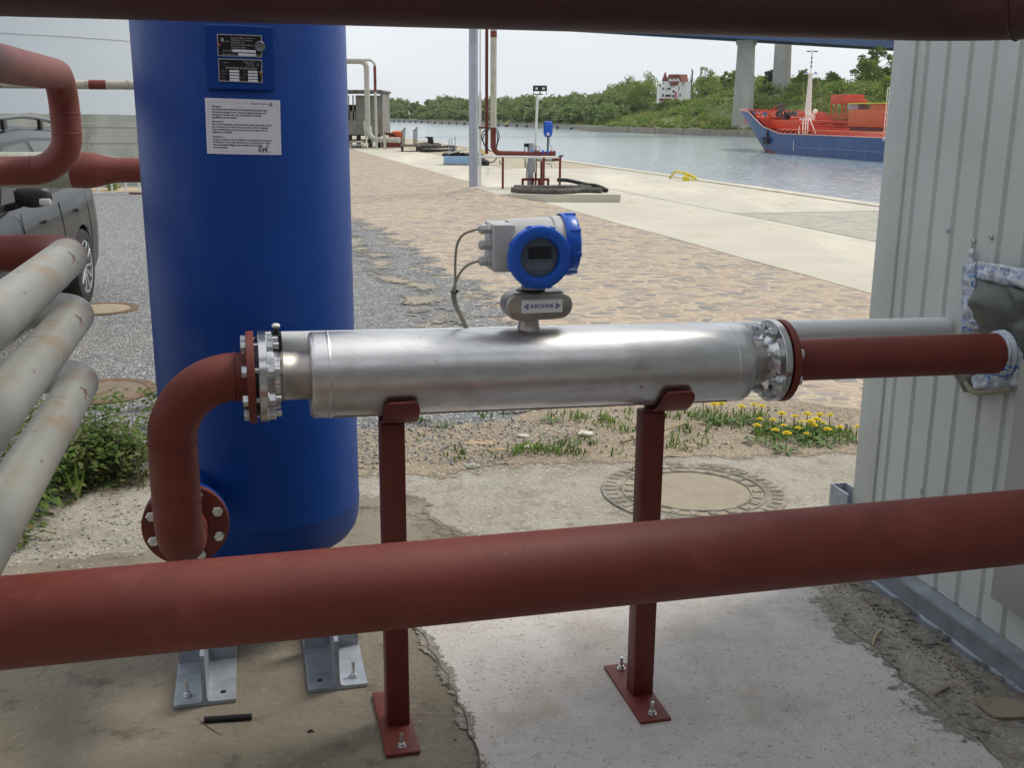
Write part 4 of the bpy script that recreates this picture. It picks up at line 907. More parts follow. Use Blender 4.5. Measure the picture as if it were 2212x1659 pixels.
# side cover (blue)
pr = [(0, .0755), (.004, .0775), (.030, .0775), (.036, .074), (.040, .066), (.041, 0)]
sc = MB().lathe(M(ucr - .004, .012, zd), U, pr, 60, False)
for i in range(8):
    a_ = i * math.pi / 4 + .2; sc.box(M(ucr + .020, .012, zd) + (V * math.cos(a_) + Z * math.sin(a_)) * .0775, (.026, .010, .005), (U, (-V * math.sin(a_) + Z * math.cos(a_)), (V * math.cos(a_) + Z * math.sin(a_))), .001)
sc.build('terminal_cover', BLUEC, meter, ang=35)
# display ring (blue)
ring = MB().lathe(M(ur, vr + .024, zr), -V, [(0, .071), (.004, .0765), (.020, .0765), (.026, .0745), (.029, .068), (.0305, .056), (.028, .0495), (.020, .0470), (.014, .0465)], 72, False)
for i in range(8):
    a_ = i * math.pi / 4 + .35; d_ = U * math.cos(a_) + Z * math.sin(a_); tn = -U * math.sin(a_) + Z * math.cos(a_)
    ring.box(M(ur, vr + .013, zr) + d_ * .0765, (.012, .018, .006), (tn, V, d_), .0015)
    ring.box(M(ur, vr - .0035, zr) + d_ * .0625, (.011, .004, .010), (tn, V, d_), .001)
rg = ring.build('display_ring', BLUEC, meter, ang=30)
for a_ in (82, -95): d_ = U * math.cos(rad(a_)) + Z * math.sin(rad(a_)); tn = d_.cross(V); MB().box(M(ur, vr - .004, zr) + d_ * .056, (.010, .005, .016), (tn, V, d_), .001).build('ring_notch', BLUEC, rg)
panel = MB().cyl(M(ur, vr + .012, zr), M(ur, vr + .016, zr), .0468, 48).build('display_panel', pm('display_grey', (.10, .14, .20), .5), meter)
MB().box(M(ur + .002, vr + .0112, zr + .011), (.058, .001, .030), (U, V, Z)).build('screen', pm('lcd_dark', (.006, .009, .02), .3), panel, smooth=False)
PB = pm('button_ring', (.48, .56, .60), .5); b = MB()
for i in range(4):
    b.ring(M(ur - .0255 + i * .0172, vr + .0108, zr - .0205), V, .0066, .0006, 24, 5)
    x0 = ur - .0255 + i * .0172
    b.ball(M(x0, vr + .011, zr - .0085), .0010, 6)
b.build('button_ring', PB, panel)
b = MB()
for i, s_ in enumerate(('>', '-', 'v', '^')):
    vs, fs = textgeo(s_, .008, 'CENTER'); b.add([M(ur - .0255 + i * .0172 + v.x, vr + .0106, zr - .0205 + v.y) for v in vs], fs)
b.build('button_symbol', PB, panel, smooth=False, fix=False)
GL = bpy.data.materials.new('window_glass'); GL.use_nodes = True; n, l, b_ = nodes_of(GL)
b_.inputs['Base Color'].default_value = (1, 1, 1, 1); b_.inputs['Roughness'].default_value = .03; b_.inputs['Transmission Weight'].default_value = 1; b_.inputs['IOR'].default_value = 1.03
gl = MB().cyl(M(ur, vr + .0015, zr), M(ur, vr + .0035, zr), .0466, 48).build('window_glass', GL, meter)
# cable glands
gpos = []
for i, py in enumerate((493, 527.5, 562)):
    ug, zg = up_(1056, py, .0); g0 = M(ul - .001, -.012, zg); gpos.append(g0 - U * .030)
    MB().lathe(g0, -U, [(0, .0125), (.003, .0125), (.0031, .0105), (.006, .0105)], 6).tube([g0 - U * .004, g0 - U * .010], .0128, 6).tube([g0 - U * .010, g0 - U * .013], .0095, 20).tube([g0 - U * .013, g0 - U * .024, g0 - U * .029], [.0125, .0120, .008], 8).build('cable_gland', pm('gland_grey', (.50, .50, .50), .4) if i == 0 else bpy.data.materials['gland_grey'], meter, ang=30)
MB().box(M(ul + .035, -.044, zd - .012), (.010, .004, .008), (U, V, Z), .001).build('plate_screw', DIECAST, housing)
# cables
cab = thing('signal_cable', 'two thin grey cables looping from the transmitter glands and tied together behind the meter', 'cable', tuple(gpos[0]))
tie = onplane(980, 628, mt + V * .02, V)
b = MB(); b.tube(bez(gpos[0], gpos[0] - U * .06 - Z * .01, tie + Z * .12 + U * .004, tie + U * .004, 24), .0033, 10); b.build('cable', CABLE, cab)
b = MB(); b.tube(bez(gpos[2], gpos[2] - U * .03 - Z * .004, tie + Z * .05 + U * .012, tie + V * .004 - U * .002, 24), .0033, 10); b.build('cable', CABLE, cab)
lowp = onplane(1022, 706, mt + V * .13, V)
for s_ in (-1, 1): MB().tube(bez(tie + U * .0032 * s_, tie - Z * .05 - U * .002 + U * .0035 * s_, lowp - U * .03 + Z * .05 + U * .0035 * s_, lowp + U * .0035 * s_ + V * .03 - Z * .05, 20), .0034, 10).build('cable', CABLE, cab)
MB().ring(tie - Z * .004, Z + U * .3, .0078, .0018, 24, 6).box(tie + U * .009 - Z * .001, (.007, .006, .006), (U, V, Z), .001).build('cable_tie', BLACK, cab)
# ------------------------------------------------------------------ big red pipes in front
PR = .084
def line_pt(px, py, D): return onplane(px, py, V * D, V)
fc = onplane(1106, 1242, V * 1.94, V)
tagp = tag(MB().tube([fc - U * 2.2, fc + U * 2.6], PR, 64).build('foreground_pipe', RED), 'thick red oxide pipe crossing the lower picture in front of everything', 'pipe')
oc = onplane(1106, -45, V * 1.94, V)
st = oc.copy(); r = ray(1955, 60); k_ = r.x / r.y; tt = (k_ * oc.y - oc.x) / (U.x - k_ * U.y); st = oc + U * tt
ov = thing('overhead_pipe', 'dark red oxide pipe crossing the very top, bending toward the viewer at right', 'pipe', tuple(st))
pth = [oc - U * 2.2, st] + arc(st - V * .229, rad(90), rad(0), U, V, .229, 20)[1:]; last = pth[-1]; pth.append(last - V * 2.2)
OVR = pm('shaded_red_oxide', (.055, .012, .012), .5, var=.2, vs=6, bump=.06, bs=120)  # red oxide darkened so the underside's shade is in the colour
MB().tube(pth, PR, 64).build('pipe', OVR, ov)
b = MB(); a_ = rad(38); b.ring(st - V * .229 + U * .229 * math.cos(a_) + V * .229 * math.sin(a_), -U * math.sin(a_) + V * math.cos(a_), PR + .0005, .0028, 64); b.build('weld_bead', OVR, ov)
# ------------------------------------------------------------------ three grey pipes on the left
def bendpipe(pxb, pyb, D, label, redpart=False, wob=0):
    """pipe coming from beside the camera, going away, then turning left"""
    r = ray(pxb, pyb); p = CAM + r * (D / r.y); Rr = .1145 * 1.0
    k0 = p - V * Rr * .9
    near_ = k0 - V * 2.6
    root = thing('insulated_pipe' if not redpart else 'painted_pipe', label, 'pipe', tuple(k0))
    pth = [near_, k0] + arc(k0 - U * Rr, rad(0), rad(90), U, V, Rr, 12)[1:]
    end = pth[-1] - U * 2.5
    if not redpart:
        MB().tube(pth + [end], .048, 48).build('pipe', GREYP, root)
        for d_ in (.32, .50): MB().ring(k0 - V * d_, V, .0478, .0010, 40).build('jacket_seam', GREYP, root)
    else:
        MB().tube([near_, k0 - V * .0], .0485, 48).build('pipe', GREYP, root)
        MB().tube([k0 - V * .001] + pth[2:] + [pth[-1] - U * .28], .048, 48).build('painted_elbow', RED, root)
        MB().tube([pth[-1] - U * .281, end], .0483, 48).build('pipe', GREYP, root)
        MB().ring(pth[-1] - U * .09, U, .0485, .002, 40).build('weld_bead', RED, root)
    return root
bendpipe(158, 545, 2.82, 'topmost grey jacketed pipe at left, ending in a red painted bend', True)
bendpipe(172, 668, 2.82, 'middle grey jacketed pipe of the left stack, bending away left', False)
bendpipe(182, 810, 2.82, 'lowest grey jacketed pipe of the left stack, with rusty scratches', False)
# red U-loop pipe upper left
lp_ = atY(141, 250, 4.38); zt, zb_ = atY(138, 162, 4.38).z, atY(138, 352, 4.38).z
loop = thing('loop_pipe', 'red oxide pipe at upper left coming forward, dropping and doubling back below', 'pipe', tuple(lp_)); rr_ = .145
LP = Vector((lp_.x, lp_.y, 0)); zb_ = atY(90, 366, 4.42).z
pth = [LP + Z * zt - V * 3.6, LP + Z * zt - V * rr_] + arc(LP + Z * (zt - rr_) - V * rr_, rad(90), rad(0), V, Z, rr_, 12)[1:] + [LP + Z * (zb_ + rr_)] + arc(LP + Z * (zb_ + rr_) - U * rr_, rad(0), rad(-90), U, Z, rr_, 12)[1:]
pe_ = LP + Z * zb_ - U * rr_; c2_ = pe_ - V * .20
pth += arc(c2_, rad(90), rad(180), U, V, .20, 12)[1:]
# the lower run bends away to the left and toward the camera
pth.append(pth[-1] - V * 3.0)
MB().tube(pth, .057, 48).build('pipe', RED, loop)
for c_, a_ in (((lp_.x, lp_.y, zt - rr_), Z), ((lp_.x, lp_.y, zb_ + rr_), Z), (pe_, U)): MB().ring(c_, a_, .0572, .0026, 40).build('weld_bead', RED, loop)
# horizontal pipe with reducer
c0 = atY(158, 367, 5.15); red_ = thing('reducer_pipe', 'horizontal pipe behind the loop, grey at left then red with a taper toward the tank', 'pipe', tuple(c0))
UU = (U + Vector((0, -.10, 0))).normalized()
dk = .084 / 37.5 * 1
def rp(px): r = ray(px, 367); k_ = r.x / r.y; t = (k_ * c0.y - c0.x) / (UU.x - k_ * UU.y); return c0 + UU * t
MB().tube([rp(-260), rp(157)], .0835, 48).build('grey_section', pm('olive_grey_pipe', (.36, .36, .30), .6, var=.25, vs=7), red_)
MB().tube([rp(157.5), rp(181), rp(195), rp(208), rp(226), rp(243), rp(254), rp(420)], [.084, .084, .0835, .080, .070, .061, .058, .057], 48).build('red_section', RED, red_)
MB().ring(rp(182), UU, .0843, .003, 48).build('weld_bead', RED, red_); MB().ring(rp(255), UU, .0575, .003, 40).build('weld_bead', RED, red_)
# thin cream pipe with red band
c1 = atY(200, 182, 6.8)
def cp(px): r = ray(px, 183); k_ = r.x / r.y; t = (k_ * c1.y - c1.x) / (UU.x - k_ * UU.y); return c1 + UU * t
thin = thing('overhead_line', 'thin cream pipe with one red band crossing above the parked car', 'pipe', tuple(c1))
MB().tube([cp(-300), cp(600)], .0275, 24).build('pipe', CREAM, thin); MB().tube([cp(193), cp(230)], .0285, 24).build('red_band', RED, thin)
# ================================================================== LEFT BACKGROUND
TANKW = pm('storage_tank_paint', (.60, .655, .70), .55, var=.06, vs=.3, bump=.02, bs=8)
st_ = thing('storage_tank', 'huge pale blue grey storage tank filling the upper left background', 'storage tank', (-24.9, 45.7, 0))
MB().lathe((-24.9, 45.7, 0), Z, [(0, 12.5), (14, 12.5), (15, 6), (15.3, 0)], 128).build('tank_shell', TANKW, st_, ang=25)
b = MB()
for z_ in (4.0, 6.4): b.ring((-24.9, 45.7, z_), Z, 12.5, .014, 128, 6)
b.build('weld_line', pm('weld_line_grey', (.33, .36, .38), .6), st_)
WALLM = pm('weathered_concrete_wall', (.50, .50, .44), .9, col2=(.40, .41, .35), vs=1.6, bump=.3, bs=12); layered(WALLM, (.20, .20, .15), 1.8, .54, .76, stretch=(1, 1, .45)); layered(WALLM, (.62, .61, .56), .9, .55, .62, stretch=(.3, .3, 5))
wa = G(140, 399) ; wb_ = G(420, 397); wd_ = (wb_ - wa).normalized(); bw = thing('boundary_wall', 'weathered concrete wall with dark streaks below the big storage tank', 'wall', tuple(wa))
hgt = atY(250, 246.5, wa.lerp(wb_, .4).y).z
b = MB(); P0, P1 = wa - wd_ * 16, wb_ + wd_ * 3; nn = Vector((-wd_.y, wd_.x, 0)); nseg = 90; vs = []
for i in range(nseg + 1):
    p = P0.lerp(P1, i / nseg); h_ = hgt + .03 * noise.noise(p * 1.7) + .02 * noise.noise(p * 6)
    vs += [p, p + Z * h_, p + nn * .25 + Z * h_, p + nn * .25]
b.add(vs, [[4 * i + j, 4 * i + j + 1, 4 * i + j + 5, 4 * i + j + 4] for i in range(nseg) for j in range(3)]); b.build('wall', WALLM, bw, smooth=False)
b = MB()
for z_ in (hgt - .28, hgt - .62): b.bar(P0 + Z * z_ - nn * .004, P1 + Z * z_ - nn * .004, .008, .012)
b.build('formwork_line', pm('formwork_dark', (.25, .25, .2), .9), bw, smooth=False)
sa = G(170, 416); sb = G(330, 414)
sheet('sand_bed', jag([sa, sb, sb + V * 1.3, sa + V * 1.2], .1, .3, 2), .01, pm('pale_sand', (.50, .40, .26), .95, var=.3, vs=6))
fa, fb = G(130, 419.5), G(330, 419); fd = (fb - fa).normalized(); pf = thing('low_barrier', 'low white painted rail fence standing before the concrete wall', 'fence', tuple(fa))
pxl = 1 / 2240 * 20.5
for px in (152, 182, 212, 243, 273, 302, 330):
    q_ = G(px, 419.3); MB().box(q_ + Z * .27, (.030, .03, .54), (fd, Vector((-fd.y, fd.x, 0)), Z)).build('upright', WHITE, pf)
for z_ in (.02, .50): MB().bar(fa + Z * z_, fb + Z * z_, .03, .03).build('rail', WHITE, pf)
MB().bar(G(280, 419.3) + Z * .02 - V * .02, G(325, 419.3) + Z * .02 - V * .02, .02, .03).build('red_strip', RED, pf)
q_ = G(236, 412); shr = thing('shrub', 'small green shrub growing behind the low white fence', 'shrub', tuple(q_))
MB().tube([q_, q_ + Z * .3], [.02, .01], 6).build('stem', BARK, shr)
cs = [(q_.x + random.uniform(-.15, .15), q_.y + random.uniform(-.1, .1), .08 + .06 * i) for i in range(8)]; v, t = leaves(cs, [.16] * 8, [50] * 8, .07, 4); leafobj('foliage', v, t, LEAFH, shr, tuple(q_))
# manhole covers in the gravel
IRON = pm('rusty_iron', (.20, .13, .085), .8, .2, var=.4, vs=20, bump=.2, bs=60)
def cover(px, py, rr, label, mid_, teeth=0, irn=IRON):
    c_ = G(px, py, .012 if teeth else 0); r_ = thing('manhole_cover', label, 'manhole', tuple(c_)); z0 = .004
    MB().lathe(c_, Z, [(0, rr), (z0 + .004, rr), (z0 + .006, rr - .006), (z0 + .006, rr * .80), (z0 + .002, rr * .78), (z0 + .002, rr * .70)], 72, False).build('frame_ring', irn, r_, ang=30)
    MB().lathe(c_, Z, [(0, rr * .775), (z0 + .003, rr * .77), (z0 + .003, 0)], 72, False).build('lid', mid_, r_)
    if teeth:
        b = MB()
        for i in range(teeth):
            a_ = 2 * math.pi * i / teeth; d_ = Vector((math.cos(a_), math.sin(a_), 0)); tn = Vector((-d_.y, d_.x, 0))
            b.box(c_ + d_ * rr * .905 + Z * (z0 + .007), (rr * .11, rr * .05, .005), (d_, tn, Z))
            if i % 2 == 0: b.box(c_ + d_ * rr * .70 + Z * (z0 + .005), (rr * .09, rr * .08, .006), (d_, tn, Z))
        b.ring(c_ + Z * (z0 + .004), Z, rr * .78, .006, 72, 6).ring(c_ + Z * (z0 + .004), Z, rr * .63, .006, 72, 6); b.build('cast_ribs', irn, r_)
CIRON = pm('dusty_cast_iron', (.22, .195, .16), .9, .05, var=.4, vs=15, bump=.3, bs=50); layered(CIRON, (.33, .30, .25), 9, .42, .60)
mL, mR_, mF, mB_ = G(1300, 1068), G(1692, 1068), G(1500, 1118), G(1500, 1019)
rr = (mR_ - mL).length / 2; mc = G(1497, 1064)
cover(1497, 1064, rr, 'large cast iron ringed manhole cover set in the concrete slab right of the meter posts', pm('concrete_lid', (.33, .285, .215), .9, var=.15, vs=9, bump=.3, bs=60), 44, CIRON)
cover(226, 846, .30, 'rust ringed manhole cover in the gravel close to the lowest grey pipe', pm('lid_grey', (.22, .17, .12), .9, var=.3, vs=12), 0)
cover(218, 668, .30, 'smaller beige manhole lid in the gravel behind the car wheel', pm('lid_beige', (.38, .31, .22), .9, var=.2, vs=12), 0)
# ------------------------------------------------------------------ parked car (local x: toward its left side, y: forward)
rw = G(192, 655)
CARM = Matrix.Translation(Vector((rw.x, rw.y, 0))) @ Matrix.Rotation(TH + math.pi - rad(5), 4, 'Z')
car = bpy.data.objects.new('parked_car', None); COL.objects.link(car); car.matrix_world = CARM; MW[car.name] = CARM.copy()
tag(car, 'dark grey estate car with roof rails parked on the gravel at left', 'car')
CP = pm('dark_grey_car_paint', (.020, .022, .026), .3, .1, spec=.3, coat=.12, var=.1, vs=30); CG = pm('car_glass', (.05, .065, .06), .08, spec=.18); TRIM = pm('car_black_trim', (.014, .014, .016), .4)
TYRE = pm('tyre_rubber', (.02, .02, .02), .75, bump=.1, bs=60); RIM = pm('alloy_rim', (.55, .56, .58), .3, .8); CHR = pm('car_satin_rail', (.17, .17, .19), .35, .5)
HWC = .88          # half width; the car's left side plane is x = 0 in local, centre x = -HWC
def C(x, y, z): return CARM @ Vector((HWC - x, y, z))
WB = 2.68
def lerp(a, b, t): return a + (b - a) * t
def interp(tab, y):
    for (a, va), (b_, vb) in zip(tab, tab[1:]):
        if a <= y <= b_: return lerp(va, vb, (y - a) / (b_ - a))
    return tab[0][1] if y < tab[0][0] else tab[-1][1]
beltT = [(-1.05, .98), (-.9, 1.02), (0, .985), (1.2, .94), (2.05, .915), (2.5, .90), (3.2, .80), (3.5, .70), (3.58, .60)]
wT = [(-1.05, .70), (-.95, .80), (-.6, .865), (0, .88), (2.2, .88), (3.0, .85), (3.35, .76), (3.58, .56)]
ys = [-1.05 + i * .045 for i in range(104)]
b = MB(); k = 9; vs = []
for y in ys:
    w_ = interp(wT, y); zb_ = .21
    for yw in (0, WB):
        if abs(y - yw) < .355: zb_ = max(zb_, .315 + math.sqrt(.355 ** 2 - (y - yw) ** 2))
    bl = interp(beltT, y); P = [(w_ - .05, .21), (w_ - .012, .30), (w_, .46), (w_ + .004, .62), (w_ - .006, .74), (w_ - .03, bl - .07), (w_ - .075, bl), (w_ * .55, bl + .035), (0, bl + .05)]
    P = [(x_, max(z_, min(zb_, bl - .12))) for x_, z_ in P[:5]] + P[5:]
    row = [C(x_, y, z_) for x_, z_ in P] + [C(-x_, y, z_) for x_, z_ in P[::-1][1:]]; vs += row
k = 17; b.add(vs, [[i * k + j, i * k + j + 1, (i + 1) * k + j + 1, (i + 1) * k + j] for i in range(len(ys) - 1) for j in range(k - 1)] + [list(range(k))[::-1], list(range((len(ys) - 1) * k, len(ys) * k))])
body_ = b.build('body', CP, car, ang=45)
roofT = [(-1.02, 1.00), (-.92, 1.22), (-.75, 1.40), (-.4, 1.455), (.4, 1.485), (1.1, 1.46), (1.5, 1.36), (1.9, 1.16), (2.3, .94)]
inT = [(-1.0, .62), (-.7, .60), (.5, .60), (1.2, .59), (2.3, .62)]
ys2 = [-1.02 + i * .055 for i in range(61)]; b = MB(); vs = []
def gh(y, t):     # side of the greenhouse: t 0 belt, 1 roof edge
    bl = interp(beltT, y) - .01; rz_ = interp(roofT, y) - .05; x0 = interp(wT, y) - .075; x1 = interp(inT, y); zt_ = max(rz_, bl + .01)
    f = (zt_ - bl) / .5; x1 = lerp(x0, x1, min(1, f)); return lerp(x0, x1, t ** 1.25), lerp(bl, zt_, t)
for y in ys2:
    P = [gh(y, t) for t in (0, .25, .5, .75, 1)]; zt_ = P[-1][1]; rz_ = max(interp(roofT, y), zt_ + .002); P += [(P[-1][0] - .06, lerp(zt_, rz_, .75)), (P[-1][0] * .5, rz_ + .012), (0, rz_ + .02)]
    vs += [C(x_, y, z_) for x_, z_ in P] + [C(-x_, y, z_) for x_, z_ in P[::-1][1:]]
k = 15; b.add(vs, [[i * k + j, i * k + j + 1, (i + 1) * k + j + 1, (i + 1) * k + j] for i in range(len(ys2) - 1) for j in range(k - 1)] + [list(range(k))[::-1], list(range((len(ys2) - 1) * k, len(ys2) * k))])
b.build('roof', CP, car, ang=40)
def sidewin(y0, y1, t0, t1, s=1, mat=CG, off=.006, name='side_window', y0t=None, y1t=None):
    y0t = y0 if y0t is None else y0t; y1t = y1 if y1t is None else y1t; b = MB(); vs = []; nx, nt_ = 10, 6
    for j in range(nt_ + 1):
        t = lerp(t0, t1, j / nt_)
        for i in range(nx + 1):
            y = lerp(lerp(y0, y0t, j / nt_), lerp(y1, y1t, j / nt_), i / nx); x_, z_ = gh(y, t); vs.append(C(s * (x_ + off), y, z_ + off * .3))
    b.add(vs, [[j * (nx + 1) + i, j * (nx + 1) + i + 1, (j + 1) * (nx + 1) + i + 1, (j + 1) * (nx + 1) + i] for j in range(nt_) for i in range(nx)]); return b.build(name, mat, car, fix=False)
for s in (1, -1):
    sidewin(-.90, 1.98, .03, .90, s, TRIM, .004, 'window_surround', -.66, 1.30)
    sidewin(-.84, -.34, .08, .84, s, y0t=-.62, y1t=-.32); sidewin(-.29, .52, .08, .84, s, y0t=-.27, y1t=.50); sidewin(.62, 1.50, .08, .84, s, y0t=.60, y1t=1.20)
    # roof rail
    pth = [C(s * .575, y, interp(roofT, y) + (.0 if i in (0, 6) else .075) - .01) for i, y in enumerate((-.78, -.62, -.2, .3, .8, 1.12, 1.30))]
    MB().tube(crom(pth, 5), .017, 10).build('roof_rail', CHR, car)
    for y in (-.2, .8): MB().box(C(s * .575, y, interp(roofT, y) + .02), (.03, .12, .075), (U, V, Z), .005).build('rail_foot', TRIM, car)
    # mirror
    mc_ = C(s * (.88 + .10), 1.72, 1.03); sx = (C(1, 0, 0) - C(0, 0, 0)).normalized() * s; sy = (C(0, 1, 0) - C(0, 0, 0)).normalized()
    b = MB(); vs = []; n1_, n2_ = 9, 16
    for i in range(n1_ + 1):
        u_ = i / n1_; rr__ = (math.sin(math.pi * min(.98, .10 + u_ * .88)) ** .45)
        for j in range(n2_):
            a_ = 2 * math.pi * j / n2_; ca, sa_ = math.cos(a_), math.sin(a_); q_ = lambda c: math.copysign(abs(c) ** .7, c)
            vs.append(mc_ + sx * (-.11 + .23 * u_) + sy * (q_(ca) * .06 * rr__) + Z * (q_(sa_) * .078 * rr__))
    b.add(vs, [[i * n2_ + j, i * n2_ + (j + 1) % n2_, (i + 1) * n2_ + (j + 1) % n2_, (i + 1) * n2_ + j] for i in range(n1_) for j in range(n2_)] + [list(range(n2_))[::-1], list(range(n1_ * n2_, (n1_ + 1) * n2_))])
    mir = b.build('mirror', TRIM, car, ang=60)
    MB().bar(C(s * .80, 1.70, .95), mc_ - Z * .05 - sx * .08, .05, .05, .01).build('mirror_arm', TRIM, mir)
    MB().box(mc_ + sx * .085 + sy * .045 - Z * .035, (.075, .03, .045), (sx, sy, Z), .01).build('indicator', pm('indicator_lens', (.55, .54, .50), .2) if s == 1 else bpy.data.materials['indicator_lens'], mir)
    for y in (.02, 1.0):
        MB().box(C(s * .885, y + .04, .80), (.012, .15, .026), (sx, sy, Z), .005).build('door_handle', CP, car)
    for y in (-.36, .56, 1.60):
        MB().tube([C(s * (interp(wT, y) - .008 + d_), y, z_) for z_, d_ in ((.32, .0), (.46, .009), (.62, .013), (.74, .003), (.90, -.020))], .0035, 5).build('door_seam', TRIM, car)
    MB().tube([C(s * .885, y, .50 + .02 * math.sin(y)) for y in (.4, 1.0, 1.6, 2.2)], .012, 8).build('side_trim', CP, car)
    for yw in (0, WB):
        wc = C(s * .80, yw, .315); whl = MB().lathe(wc - sx * .09, sx, [(0, .20), (0, .29), (.02, .312), (.05, .318), (.15, .318), (.175, .305), (.185, .26), (.18, .225)], 48, False).build('tyre', TYRE, car, ang=30)
        whl.name = 'wheel'
        b = MB().lathe(wc + sx * .085, sx, [(0, .226), (.004, .220), (0, .205), (-.05, .20)], 40, False)
        for q in range(10):
            a_ = q * math.pi / 5; d_ = sy * math.cos(a_) + Z * math.sin(a_); b.bar(wc + sx * .07 + d_ * .03, wc + sx * .082 + d_ * .212, .022, .018, .003)
        b.lathe(wc + sx * .05, sx, [(0, .06), (.03, .055), (.034, 0)], 20, False); b.build('rim', RIM, whl)
        MB().lathe(wc - sx * .02, sx, [(0, .20), (.01, .20), (.01, 0)], 30, False).build('brake_disc', TRIM, whl)
b = MB()
for yw in (0, WB):
    b.lathe(C(.80, yw, .315) - (C(1, 0, 0) - C(0, 0, 0)) * 1.65, (C(1, 0, 0) - C(0, 0, 0)), [(0, .352), (1.7, .352)], 40, False)
b.build('wheel_arch', TRIM, car)
b = MB(); b.box(C(0, -1.06, .86), (.9, .01, .12), (U, V, Z)); b.box(C(0, 3.45, .62), (.9, .22, .12), (U, V, Z), .03); b.build('grille', TRIM, car)
for s in (1, -1):
    MB().box(C(s * .62, 3.38, .66), (.28, .16, .11), (U, V, Z), .03).build('headlight', pm('lamp_glass', (.6, .62, .64), .1) if s == 1 else bpy.data.materials['lamp_glass'], car)
    MB().box(C(s * .60, -1.02, .88), (.2, .08, .16), (U, V, Z), .02).build('tail_light', pm('lamp_red', (.3, .01, .01), .15) if s == 1 else bpy.data.materials['lamp_red'], car)
b = MB(); vs = [C(x, y, z_) for x, y, z_ in ((-.56, 1.50, 1.37), (.56, 1.50, 1.37), (.70, 2.10, 1.045), (-.70, 2.10, 1.045))]; nrm = (vs[1] - vs[0]).cross(vs[2] - vs[1]).normalized(); nrm = nrm if nrm.z > 0 else -nrm
b.add([v + nrm * .035 for v in vs], [[0, 1, 2, 3]]); b.build('windscreen', CG, car, smooth=False)
# ================================================================== MIDDLE DISTANCE
def X3(px, py, Y): return atY(px, py, Y)
gp = G(1023, 416); pole = thing('steel_pole', 'tall pale galvanised round pole standing at the edge of the cobbles', 'pole', tuple(gp))
MB().tube([gp, gp + Z * 2.95], .094, 28).build('pole', GALVL, pole); MB().tube([gp + Z * 2.95, gp + Z * 9], .091, 28).build('upper_pole', pm('galvanised_dark', (.34, .36, .42), .45, .35), pole)
MB().cyl(gp, gp + Z * .02, .15, 24).build('base_plate', IRON, pole)
Yp = G(1140, 420).y - .4
def Pp(px, py, dv=0): return X3(px, py, Yp + dv)
# white riser + dark red riser + big cream riser
q_ = Pp(1037, 310, .3); tag(MB().tube([Vector((q_.x, q_.y, 0)), Vector((q_.x, q_.y, Pp(1037, 197, .3).z))], .027, 14).tube([Vector((q_.x, q_.y, Pp(1037, 197, .3).z)), Vector((q_.x, q_.y, 6.5))], .014, 10).build('white_riser', WHITE), 'thin white vertical pipe close beside the galvanised pole', 'pipe')
q_ = Pp(1051, 330, .2); tag(MB().tube([Vector((q_.x, q_.y, Pp(1051, 332, .2).z)), Vector((q_.x, q_.y, 6.5))], .033, 14).build('red_riser', REDP), 'slim dark red vertical pipe between the white riser and the rusty cream one', 'pipe')
rs_ = thing('riser_pipe', 'thick cream vertical pipe with rust, its lower elbow painted red above the stand', 'pipe', tuple(Pp(1065, 331)))
pz = Pp(1066, 331).z; px_ = Pp(1065.5, 300); zr_ = Pp(1066, 275).z
MB().tube([Vector((px_.x, px_.y, zr_)), Vector((px_.x, px_.y, 6.5))], .062, 24).build('riser', CREAM, rs_)
MB().tube([Vector((px_.x, px_.y, Pp(1066, 80).z)), Vector((px_.x, px_.y, Pp(1066, 66).z))], .064, 24).build('red_band', RED, rs_)
e_ = Vector((px_.x, px_.y, pz + .16)); endx = Pp(1200, 331)
pth = [Vector((px_.x, px_.y, zr_)), e_] + arc(e_ + Vector((.16, 0, 0)), rad(180), rad(270), (1, 0, 0), Z, .16, 10)[1:] + [Vector((Pp(1120, 331).x, px_.y, pz)), Vector((endx.x, px_.y, pz))]
MB().tube(pth, [.055] * (len(pth) - 2) + [.05, .048], 24).build('red_elbow_run', RED, rs_)
MB().bar(Pp(1035, 275, .25), Pp(1062, 275, .1), .04, .04).build('bracket', REDP, rs_)
for (a_, b2, c_) in (((1051, 277), (1036, 288), (1052, 322)), ((1060, 284), (1042, 300), (1058, 326)), ((1071, 277), (1086, 290), (1072, 318)), ((1070, 283), (1080, 300), (1073, 322))):
    pass
coil = thing('hanging_cable', 'black cable loops hanging around the red lower part of the thick riser', 'cable', tuple(Pp(1060, 300)))
for pts in (((1056, 276), (1044, 284), (1040, 297), (1046, 310), (1056, 324)), ((1058, 278), (1046, 290), (1043, 303), (1050, 318), (1060, 327)), ((1071, 276), (1077, 285), (1078, 297), (1075, 308), (1072, 320)), ((1070, 280), (1074, 288), (1075, 300), (1073, 312), (1071, 322))):
    MB().tube(crom([Pp(x, y, -.09) for x, y in pts], 6), .010, 8).build('cable_loop', RUB, coil)
# plinth
Y0 = G(1340, 420, .15).y; YL = G(1074, 419, .15).y
pl = [Vector((G(1074, 419, .15).x, YL, 0)), Vector((G(1340, 419.5, .15).x, Y0, 0))]
tag(MB().prism([pl[0] - Z * .1, pl[1] - Z * .1, pl[1] + Q * 2.2 - Z * .1, pl[0] + Q * 2.1 - Z * .1], Z * .25).build('concrete_plinth', QCONC, smooth=False), 'low pale concrete plinth carrying the small pipe stand and hoses', 'plinth')
b = MB(); rw0, rw1 = [], []
for i in range(13):
    t = i / 12; p_ = pl[0].lerp(pl[1], t * .42); h_ = .15 * (1 - t) ** 1.2 + .004; rw1.append(Vector((p_.x, p_.y - .01, h_))); rw0.append(Vector((p_.x - .1, p_.y - 1.5, .0045)))
L0 = [Vector((pl[0].x - 1.3, pl[0].y - .3 + 1.0 * k_, .0045)) for k_ in (0, 1.3)]
